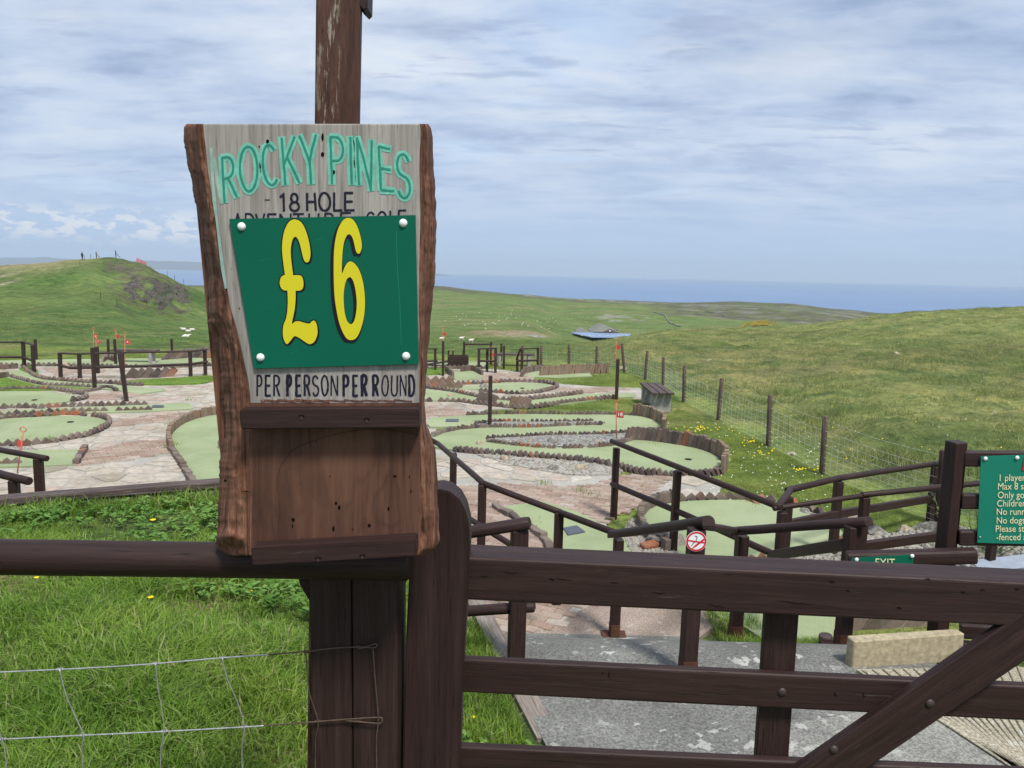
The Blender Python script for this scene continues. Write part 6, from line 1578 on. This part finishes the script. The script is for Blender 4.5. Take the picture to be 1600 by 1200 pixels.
poly_px('number_six', mp(smooth2(six, 3)), mp(smooth2(sixh, 3)), Yb - .0010, M['yellow'], pbd)
SM2 = dome_mesh('screw_cap', .0068, 'white', .8)
for px, py in ((377.5, 354), (630, 348.5), (407, 558.5), (634.5, 556.5)): inst('screw_cap', SM2, Matrix.Translation(at(px, py, Yb)), pbd)
rsc = random.Random(8)
for k in range(9):
    x, y = rsc.uniform(400, 640), rsc.uniform(352, 560); V = []; Fc = []; a = rsc.uniform(-.5, .5); L_ = rsc.uniform(4, 16)
    stroke_geo([(x, y), (x + L_ * .5, y + a * L_ * .5), (x + L_, y + a * L_ * 1.2)], .22, Yb - .0002, V, Fc, .5); obj('scratch', V, Fc, M['green_board2'], pbd)
V = []; Fc = []; stroke_geo([(619, 360), (621, 420), (625, 480), (627, 540)], .45, Yb - .0002, V, Fc, .5); obj('scratch', V, Fc, M['green_board2'], pbd)

# ------------------------------------------------------------------ rules board on the right with its post, exit sign, no smoking disc
bp = thing('board_frame', 'dark post with three stub rails holding the green rules board', 'post', (at(1502, 1010, 5.0).x, 5.0, .5))
tpz = at(1500, 691, 4.95)
timber('post', (tpz.x - .012, 4.97, 0.4), (tpz.x - .018, 4.97, tpz.z), .075, .10, M['wood'], bp, r=.008, up=Vector((0.25, -1, 0)), jit=.003)
timber('post', (tpz.x + .05, 5.03, 0.4), (tpz.x + .045, 5.03, tpz.z - .01), .05, .09, M['wood'], bp, r=.008, up=Vector((0.25, -1, 0)), jit=.003)
for (x0, y0, y1) in ((1505, 703, 729), (1501, 769, 796), (1497, 827, 852)):
    a, b = at(x0, (y0 + y1) / 2, 4.955), at(1760, (y0 + y1) / 2 + 2, 4.80); timber('rail', a, b, .06, .10, M['wood'], bp, r=.014, jit=.002)
for y0 in (975, 1003):
    a, b = at(1500, y0 + 10, 5.0), at(1800, y0 + 26, 4.7); timber('rail', a, b, .06, .10, M['wood'], bp, r=.014, jit=.002)
rb = thing('rules_board', 'teal green rules board with cream lettering at the right edge of the view', 'sign', at(1600, 850, 4.85))
A0, A1 = at(1533, 713, 4.895), at(1800, 705, 4.735); B0, B1 = at(1527, 848, 4.895), at(1794, 856, 4.735)
V = [A0, A1, B1, B0]; nb = (A1 - A0).cross(B0 - A0).normalized(); nb = nb if nb.y > 0 else -nb
V8 = V + [v + nb * .006 for v in V]
obj('board_sheet', V8, [(0, 3, 2, 1), (4, 5, 6, 7), (0, 1, 5, 4), (1, 2, 6, 5), (2, 3, 7, 6), (3, 0, 4, 7)], M['green_board2'], rb)
BX = (A1 - A0).normalized(); BZ = (A0 - B0).normalized(); BY = nb
def bmat(p, skew=True): return Matrix(((BX.x, BZ.x, -BY.x, p.x), (BX.y, BZ.y, -BY.y, p.y), (BX.z, BZ.z, -BY.z, p.z), (0, 0, 0, 1)))
def onboard(px, py):
    r = ray(px, py); t = (A0 - CAM).dot(nb) / r.dot(nb); return CAM + r * t - nb * .003
for s, px, py in (('1 player o', 1559, 747), ('Max 8 sho', 1558, 760.5), ('Only golfer', 1558, 774), ('Children m', 1557, 787), ('No running', 1556, 800), ('No dogs o', 1556, 813.5), ('Please stay', 1554.5, 826.5), ('-fenced ar', 1556, 839.5)):
    me = text_mesh(s, .053, 'cream', .0006, 'LEFT'); o = inst('lettering', me, bmat(onboard(px, py)) @ Matrix.Diagonal((.93, 1.18, 1, 1)), rb)
SM3 = dome_mesh('screw_cap', .013, 'white', .7)
for px, py in ((1539.5, 716.5), (1589, 715)): inst('screw_cap', SM3, Matrix.Translation(onboard(px, py)), rb)
inst('screw', dome_mesh('screw', .006, 'wire', .7), Matrix.Translation(onboard(1531, 839)), rb)
pc = onboard(1600, 724); inst('red_motif', box_mesh('red_motif', .05, .002, .09, M['red'], 0), Matrix.Translation(pc + Vector((.018, .0, 0))), rb)
# exit rail and sign
er = thing('exit_rail', 'short thick half round rail behind the gate with a rounded right end', 'rail', at(1420, 870, 4.9))
a, b = at(1323, 873, 4.98), at(1524, 868, 4.82); timber('rail_log', a, b, .10, .096, M['wood'], er, kind='square', r=.03, jit=.002)
tag(er, None)
ex = thing('exit_sign', 'small dark green exit sign screwed to the short thick rail', 'sign', at(1380, 875, 4.86))
A0e, A1e = at(1331, 872, 4.875), at(1428, 866.5, 4.84); dn = Vector((0, 0, -.10)); Ve = [A0e, A1e, A1e + dn, A0e + dn]; ne = (A1e - A0e).cross(dn).normalized(); ne = ne if ne.y > 0 else -ne
V8 = Ve + [v + ne * .005 for v in Ve]; obj('board_sheet', V8, [(0, 3, 2, 1), (4, 5, 6, 7), (0, 1, 5, 4), (1, 2, 6, 5), (2, 3, 7, 6), (3, 0, 4, 7)], M['green_board'], ex)
BXe = (A1e - A0e).normalized(); me = text_mesh('EXIT', .074, 'cream', .0006)
pe = A0e.lerp(A1e, .54) - ne * .003 + Vector((0, 0, -.045))
inst('lettering', me, Matrix(((BXe.x, 0, -ne.x, pe.x), (BXe.y, 0, -ne.y, pe.y), (BXe.z, 1, 0, pe.z), (0, 0, 0, 1))) @ Matrix.Diagonal((.8, 1.05, 1, 1)), ex)
for p in (A0e + Vector((.03, -.004, -.008)), A1e + Vector((-.012, -.004, -.008))): inst('screw_cap', SM3, Matrix.Translation(p), ex)
# no smoking disc
dc = at(1088, 846, 4.405); nsd = thing('no_smoking_sign', 'small round white and red no smoking disc on the capped post', 'sign', dc)
def disc(name, r, y, mat, r0=0.0, th=.002):
    n = 40; V = []; Fc = []
    for rr_, yy in ((r, y), (r0, y), (r, y + th)): V += [dc + Vector((rr_ * math.cos(2 * math.pi * k / n), yy, rr_ * math.sin(2 * math.pi * k / n))) for k in range(n)]
    for k in range(n):
        k2 = (k + 1) % n; Fc += [(k, n + k, n + k2, k2), (k, k2, 2 * n + k2, 2 * n + k)]
    if r0 == 0: Fc = [f for i, f in enumerate(Fc) if i % 2] + [tuple(range(n))]
    return obj(name, V, Fc, mat, nsd)
s_ = 4.405 / F
disc('disc', 17.0 * s_, 0, M['white']); disc('ring', 16.4 * s_, -.0012, M['red'], 13.6 * s_)
def st2(name, P, w, y, mat):
    V = []; Fc = []; stroke_geo(P, w, 4.405 + y, V, Fc, 0); return obj(name, V, Fc, mat, nsd)
st2('cigarette', [(1085.5, 854), (1100, 843)], 1.5, -.0010, M['red']); st2('cigarette_filter', [(1082.5, 856.5), (1085, 854.5)], 1.3, -.0010, M['rod'])
st2('smoke', [(1086, 837.5), (1089, 838.5), (1089, 842), (1087, 846), (1083, 849), (1080.5, 853)], .55, -.0011, M['black'])
st2('bar', [(1074.5, 844.5), (1103, 848.5)], 1.1, -.0015, M['red'])
# metal sheet lying in the rockery, teal stake
q = G(1592, 878, .25); inst('metal_sheet', box_mesh('metal_sheet', .85, .22, .02, M['steel_sheet'], .004), Matrix.Translation(q) @ Matrix.Rotation(R(-8), 4, 'Y') @ Matrix.Rotation(R(10), 4, 'X')); tag(bpy.data.objects['metal_sheet'], 'pale bluish metal sheet lying behind the exit rail', 'sheet')
q = at(1474, 975, 5.3); tag(timber('marker_stick', q, q + Vector((.0, 0, .12)), .012, .012, M['teal_light']), 'thin teal stick beside the board post under the gate rail', 'stick')
# ------------------------------------------------------------------ grass, weeds, flowers
def blades(name, pts, mat, hmin, hmax, w, seed, bend=.5, seg=2, clump=0.0):
    rr = random.Random(seed); V = []; Fc = []
    for p, s in pts:
        h = rr.uniform(hmin, hmax) * s; a = rr.uniform(0, 6.283); ww = w * rr.uniform(.7, 1.3) / 2; b = rr.uniform(.15, 1.0) * bend * h; ba = rr.uniform(0, 6.283)
        dx, dy = math.cos(a) * ww, math.sin(a) * ww; bx_, by = math.cos(ba) * b, math.sin(ba) * b; n = len(V); x, y, z = p
        z -= .01
        if seg == 2:
            V += [(x - dx, y - dy, z), (x + dx, y + dy, z), (x + dx * .75 + bx_ * .35, y + dy * .75 + by * .35, z + h * .6), (x - dx * .75 + bx_ * .35, y - dy * .75 + by * .35, z + h * .6), (x + bx_, y + by, z + h * (1.0 - .35 * b / h))]
            Fc += [(n, n + 1, n + 2, n + 3), (n + 3, n + 2, n + 4)]
        else:
            V += [(x - dx, y - dy, z), (x + dx, y + dy, z), (x + bx_, y + by, z + h)]; Fc.append((n, n + 1, n + 2))
    me = bpy.data.meshes.new(name); me.from_pydata(V, [], Fc); me.materials.append(M[mat]); o = bpy.data.objects.new(name, me); COL.objects.link(o); o['kind'] = 'stuff'; return o
rr = random.Random(31); P = []
while len(P) < 105000:
    y = 2.0 + (rr.random() ** 1.25) * 4.0; hw = .72 * y + .3; x = rr.uniform(-hw, .1)
    if x > .10 - (y - 4.0) * .22: continue
    if y > sleeper_y(x) - .02 and x < 0.5: continue
    n = fbm(x, y, 1.1, 3)
    if rr.random() > .55 + n * .8: continue
    if x > -.9 and y > 2.6:
        if rr.random() < .5 * sst(-.9, -.3, x): continue
    z = terr_h(x, y) + .03 * fbm(x, y, 1.4, 4); s = .6 + 1.0 * max(0, n + .25) + (.3 if n > .2 else 0)
    if x > -.55: s *= .55
    P.append(((x, y, z), s))
blades('grass', P, 'blade', .032, .10, .0056, 5, 1.1)
# tall fringe against the sleeper
P = []
for _ in range(9000):
    x = rr.uniform(-5, -.9); y = sleeper_y(x) - rr.uniform(.0, .3); P.append(((x, y, terr_h(x, y)), rr.uniform(.5, 1.2) * (1 + .5 * fbm(x, y, 2, 2))))
blades('grass', P, 'blade', .06, .15, .006, 6, .8)
# broad leaved weeds
def leaves(name, centres, mat, seed, n=(5, 9), L0=.03, L1=.06, wd=.5, up=.5):
    r2 = random.Random(seed); V = []; Fc = []
    for c in centres:
        for _ in range(r2.randint(*n)):
            a = r2.uniform(0, 6.283); L_ = r2.uniform(L0, L1); w = L_ * wd * .5; e = r2.uniform(.15, 1) * up; d = Vector((math.cos(a), math.sin(a), e)).normalized(); s = Vector((-math.sin(a), math.cos(a), 0)); o_ = Vector(c) + Vector((r2.uniform(-.03, .03), r2.uniform(-.03, .03), r2.uniform(.0, .06) * up)); b = len(V)
            V += [o_, o_ + d * L_ * .35 + s * w, o_ + d * L_ * .75 + s * w * .8, o_ + d * L_ - Vector((0, 0, L_ * .2)), o_ + d * L_ * .75 - s * w * .8, o_ + d * L_ * .35 - s * w, o_ + d * L_ * .5 - Vector((0, 0, .004))]
            Fc += [(b, b + 1, b + 6), (b + 1, b + 2, b + 6), (b + 2, b + 3, b + 6), (b + 3, b + 4, b + 6), (b + 4, b + 5, b + 6), (b + 5, b, b + 6)]
    o = obj(name, V, Fc, M[mat]); o['kind'] = 'stuff'; return o
Cn = []
for cx, cy, sp_, n in ((-1.75, 5.2, .35, 90), (-2.6, 5.3, .4, 80), (-.95, 5.1, .22, 60), (-.9, 3.9, .35, 120), (-.5, 3.6, .25, 70), (-1.6, 4.6, .4, 60), (-3.2, 5.1, .3, 60), (-.65, 4.6, .2, 40)):
    for _ in range(n):
        x, y = rr.gauss(cx, sp_), rr.gauss(cy, sp_ * .6)
        if y > sleeper_y(x) - .05: continue
        Cn.append((x, y, terr_h(x, y) + .04))
leaves('weeds', Cn, 'leaf', 3, up=.6)
# dandelions
def on_terr(px, py):
    d = 2.0
    while d < 6:
        p = at(px, py, d)
        if p.z <= terr_h(p.x, p.y) + .05: return p
        d += .01
    return at(px, py, 5.7)
for lb, px, py, r_ in (('yellow dandelion in the grass above the half round rail', 239, 813, .022), ('biggest yellow dandelion just below the half round rail', 235, 934, .017), ('small yellow dandelion left of the biggest one', 211, 933, .011), ('yellow dandelion partly under the half round rail at the left', 57, 903, .014), ('yellow dandelion close to the thick fence post', 391, 924, .013), ('yellow dandelion between the gate stile and the kerb plank', 741, 1121, .014)):
    p = on_terr(px, py); t = thing('dandelion', lb, 'flower', (p.x, p.y, p.z - .05), 'dandelions in the near grass'); V = []; Fc = []
    for k in range(26):
        a = k * 2.4; q = r_ * (.35 + .65 * ((k % 5) / 4)); d = Vector((math.cos(a), math.sin(a), .25)); s = Vector((-math.sin(a), math.cos(a), 0)) * r_ * .16; b = len(V); V += [p - s * .5, p + s * .5, p + d * q + s, p + d * q - s]; Fc.append((b, b + 1, b + 2, b + 3))
    obj('petals', V, Fc, M['petal'], t); tube('stalk', [p - Vector((0, 0, .05)), p], .0018, M['stem'], t, 5)
# mown grass on the course
def scatter(poly, n, seed, z=0.0, excl=()):
    r2 = random.Random(seed); xs = [p[0] for p in poly]; ys = [p[1] for p in poly]; out = []; tries = 0
    while len(out) < n and tries < n * 12:
        tries += 1; x, y = r2.uniform(min(xs), max(xs)), r2.uniform(min(ys), max(ys))
        if not inside((x, y), poly) or any(inside((x, y), e) for e in excl): continue
        out.append(((x, y, z), .7 + .8 * max(0, .4 + fbm(x, y, 1.5, 3))))
    return out
def W(pts): return [(p.x, p.y) for p in [G(a, b) for a, b in pts]]
allx = FELT + PBW + PAVEW
P = scatter(W([(1128, 745), (1145, 730), (1140, 700), (1045, 680), (1040, 652), (1060, 640), (1110, 655), (1200, 697), (1290, 741), (1465, 821), (1600, 880), (1500, 880), (1340, 830), (1300, 815), (1250, 795), (1215, 786), (1125, 782)]), 42000, 41, 0, FELT)
P += scatter(W([(850, 640), (955, 625), (1000, 625), (1050, 640), (1040, 655), (990, 650), (880, 649), (740, 650), (770, 642)]), 12000, 42, 0, FELT)
P += scatter(W([(870, 596), (850, 590), (950, 586), (980, 583), (1036, 604), (1068, 629), (1050, 640), (1010, 612), (1000, 606), (880, 602)]), 12000, 43, 0, FELT)
for i, l in enumerate(LAWN): P += scatter(l, (6000, 1500, 4000, 800, 3000)[i], 44 + i, .035)
P += scatter(W([(620, 586), (700, 583), (845, 578), (845, 571), (620, 570)]), 5000, 50, 0, FELT + PAVEW)
P += scatter(W([(-60, 574), (340, 572), (340, 553), (-60, 556)]), 9000, 51, 0, FELT + PAVEW)
blades('grass', P, 'blade_mown', .018, .045, .008, 8, .9, 1)
# longer tufts along edges and under the gate
P = scatter([(p.x, p.y) for p in [G(1098, 960), G(1180, 975), G(1240, 1040), G(1180, 1050), G(1130, 1010)]], 2200, 52) + scatter([(p.x, p.y) for p in [G(1235, 1000), G(1310, 1010), G(1340, 1060), G(1250, 1060)]], 2200, 53)
P += scatter([(-.62, 3.6), (.12, 3.8), (-.30, 5.8), (-.8, 5.8)], 11000, 54)
P = [((p[0], p[1], terr_h(p[0], p[1]) if p[1] < 6.3 else 0.0), s) for p, s in P]
blades('grass', P, 'blade', .05, .14, .005, 9, .7)
Ptuft = []
for px, py, n in ((848, 759, 60), (766, 1, 0), (909, 770, 50), (925, 777, 40), (1005, 763, 20), (267, 699, 140), (75, 690, 130), (1180, 790, 60), (30, 690, 30), (296, 626, 30), (270, 664, 40), (827, 822, 70), (1340, 790, 50), (1020, 696, 20), (840, 680, 0), (960, 690, 60)):
    if not n: continue
    g = G(px, py)
    for _ in range(n): Ptuft.append(((g.x + rr.gauss(0, .07), g.y + rr.gauss(0, .1), .03), rr.uniform(.5, 1)))
rE = random.Random(91)
for q in EDGE:
    if q.y < 20 and rE.random() < .10:
        m = rE.randint(6, 22); ox, oy = rE.gauss(0, .06), rE.gauss(0, .06)
        for _ in range(m): Ptuft.append(((q.x + ox + rE.gauss(0, .05), q.y + oy + rE.gauss(0, .05), .02), rE.uniform(.3, .8)))
blades('grass_tufts', Ptuft, 'blade_mown', .04, .11, .007, 10, .8)
# hill tussocks
P = []; r2 = random.Random(77); c_ = 0
while len(P) < 60000 and c_ < 400000:
    c_ += 1; px = r2.uniform(860, 1640); d = 10.5 * (6.0 ** (r2.random() ** .8)); d0 = zone_d0(px)
    if d < d0 + .3: continue
    x = x_of(px, d); n = fbm(x, d, .8, 3)
    if r2.random() > .45 + 1.1 * n: continue
    P.append(((x, d, hz_raw(px, d) + bumpz(px, d, x, d)), .6 + max(0, n) * 1.4))
blades('hill_grass', P, 'blade_hill', .05, .17, .013, 11, 1.2, 1)
P = []; c_ = 0
while len(P) < 26000 and c_ < 200000:
    c_ += 1; px = r2.uniform(-40, 345) if r2.random() < .55 else r2.uniform(675, 900); d = 28 * (4.5 ** r2.random()); x = x_of(px, d); n = fbm(x, d * .5, .3, 3)
    if r2.random() > .4 + 1.2 * n: continue
    if d < 36: continue
    P.append(((x, d, ground_z(px, d)), .6 + max(0, n) * 1.5))
blades('hill_grass', P, 'blade_mown', .03, .09, .05, 12, 1.3, 1)
# buttercups and daisies
def dots(name, pts, mat, r_):
    V = []; Fc = []
    for p in pts:
        p = Vector(p); b = len(V); V += [p + Vector((-r_, 0, 0)), p + Vector((0, -r_, -.3 * r_)), p + Vector((r_, 0, 0)), p + Vector((0, r_, .3 * r_)), p + Vector((0, 0, r_ * .8))]; Fc += [(b, b + 1, b + 4), (b + 1, b + 2, b + 4), (b + 2, b + 3, b + 4), (b + 3, b, b + 4)]
    o = obj(name, V, Fc, M[mat]); o['kind'] = 'stuff'; return o
pts = []
for cx, cy, sx, sy, n in ((1105, 673, 22, 4, 15), (1190, 704, 12, 6, 11), (1268, 732, 12, 2, 10), (1165, 690, 14, 5, 12), (1085, 668, 8, 3, 14), (1250, 735, 5, 2, 5)):
    for _ in range(n): q = G(rr.gauss(cx, sx), rr.gauss(cy, sy), .05); pts.append((q.x, q.y, .05 + rr.uniform(0, .02)))
dots('buttercups', pts, 'petal', .016)
pts = []
for _ in range(210):
    q = G(rr.uniform(1040, 1300), rr.uniform(655, 800), .03)
    if not any(inside((q.x, q.y), e) for e in FELT): pts.append((q.x, q.y, .035))
for _ in range(420):
    px = rr.uniform(870, 1600); d = rr.uniform(12, 60)
    if d < zone_d0(px): continue
    q = on_ground(px, d); pts.append((q.x, q.y, q.z + .05))
dots('daisies', pts, 'daisy', .011)
pts = []
for _ in range(260):
    px = rr.uniform(870, 1640); d = rr.uniform(11, 60)
    if d < zone_d0(px): continue
    q = on_ground(px, d); pts.append((q.x, q.y, q.z + .05))
dots('hawkbit_flowers', pts, 'petal', .015)
# shrubs near the board post
def shrub(name, label, base, h, n, seed, spread=.12):
    t = thing(name, label, 'plant', base); r3 = random.Random(seed); V = []; Fc = []
    for k in range(n):
        tip = Vector(base) + Vector((r3.gauss(0, spread), r3.gauss(0, spread), h * r3.uniform(.5, 1))); b0 = Vector(base) + Vector((r3.gauss(0, spread * .4), r3.gauss(0, spread * .4), 0)); o_ = None
        tube('stalk', [b0, b0.lerp(tip, .5) + Vector((0, 0, .03)), tip], .004, M['stem'], t, 4)
        for m in range(16):
            p = b0.lerp(tip, .15 + .85 * m / 15); a = r3.uniform(0, 6.28); L_ = r3.uniform(.04, .075); d = Vector((math.cos(a), math.sin(a), .5)); s = Vector((-math.sin(a), math.cos(a), 0)) * .008; b = len(V); V += [p, p + d * L_ * .5 + s, p + d * L_, p + d * L_ * .5 - s]; Fc.append((b, b + 1, b + 2, b + 3))
    o = obj('foliage', V, Fc, M['leaf_pale'], t); o['kind'] = 'stuff'; return t
shrub('leafy_weed', 'tall pale green weed left of the board post', G(1478, 842), .75, 7, 3, .10)
shrub('leafy_weed', 'bushy pale weed between the board post and the rules board', G(1525, 850), .85, 9, 4, .14)
shrub('leafy_weed', 'small pale weed on the rocks below the middle handrail', G(1468, 872), .35, 6, 5, .06)
shrub('leafy_weed', 'dark leafy weed below the rules board', G(1548, 872), .4, 12, 6, .2)
# ------------------------------------------------------------------ haze
def haze():
    m = bpy.data.materials.new('haze_air'); m.use_nodes = True; nt = m.node_tree; nt.nodes.clear(); o_ = nt.nodes.new('ShaderNodeOutputMaterial'); v = nt.nodes.new('ShaderNodeVolumePrincipled')
    v.inputs['Color'].default_value = (.70, .85, 1, 1); v.inputs['Density'].default_value = 5.5e-5; nt.links.new(v.outputs[0], o_.inputs['Volume'])
    s = 26000; z0, z1 = -150.0, 420.0
    V = [(x, y, z) for z in (z0, z1) for y in (-3000, 31000) for x in (-s, s)]
    o = obj('haze', V, [(0, 2, 3, 1), (4, 5, 7, 6), (0, 1, 5, 4), (2, 6, 7, 3), (0, 4, 6, 2), (1, 3, 7, 5)], m); o['kind'] = 'stuff'
HAZE = True
if HAZE: haze()
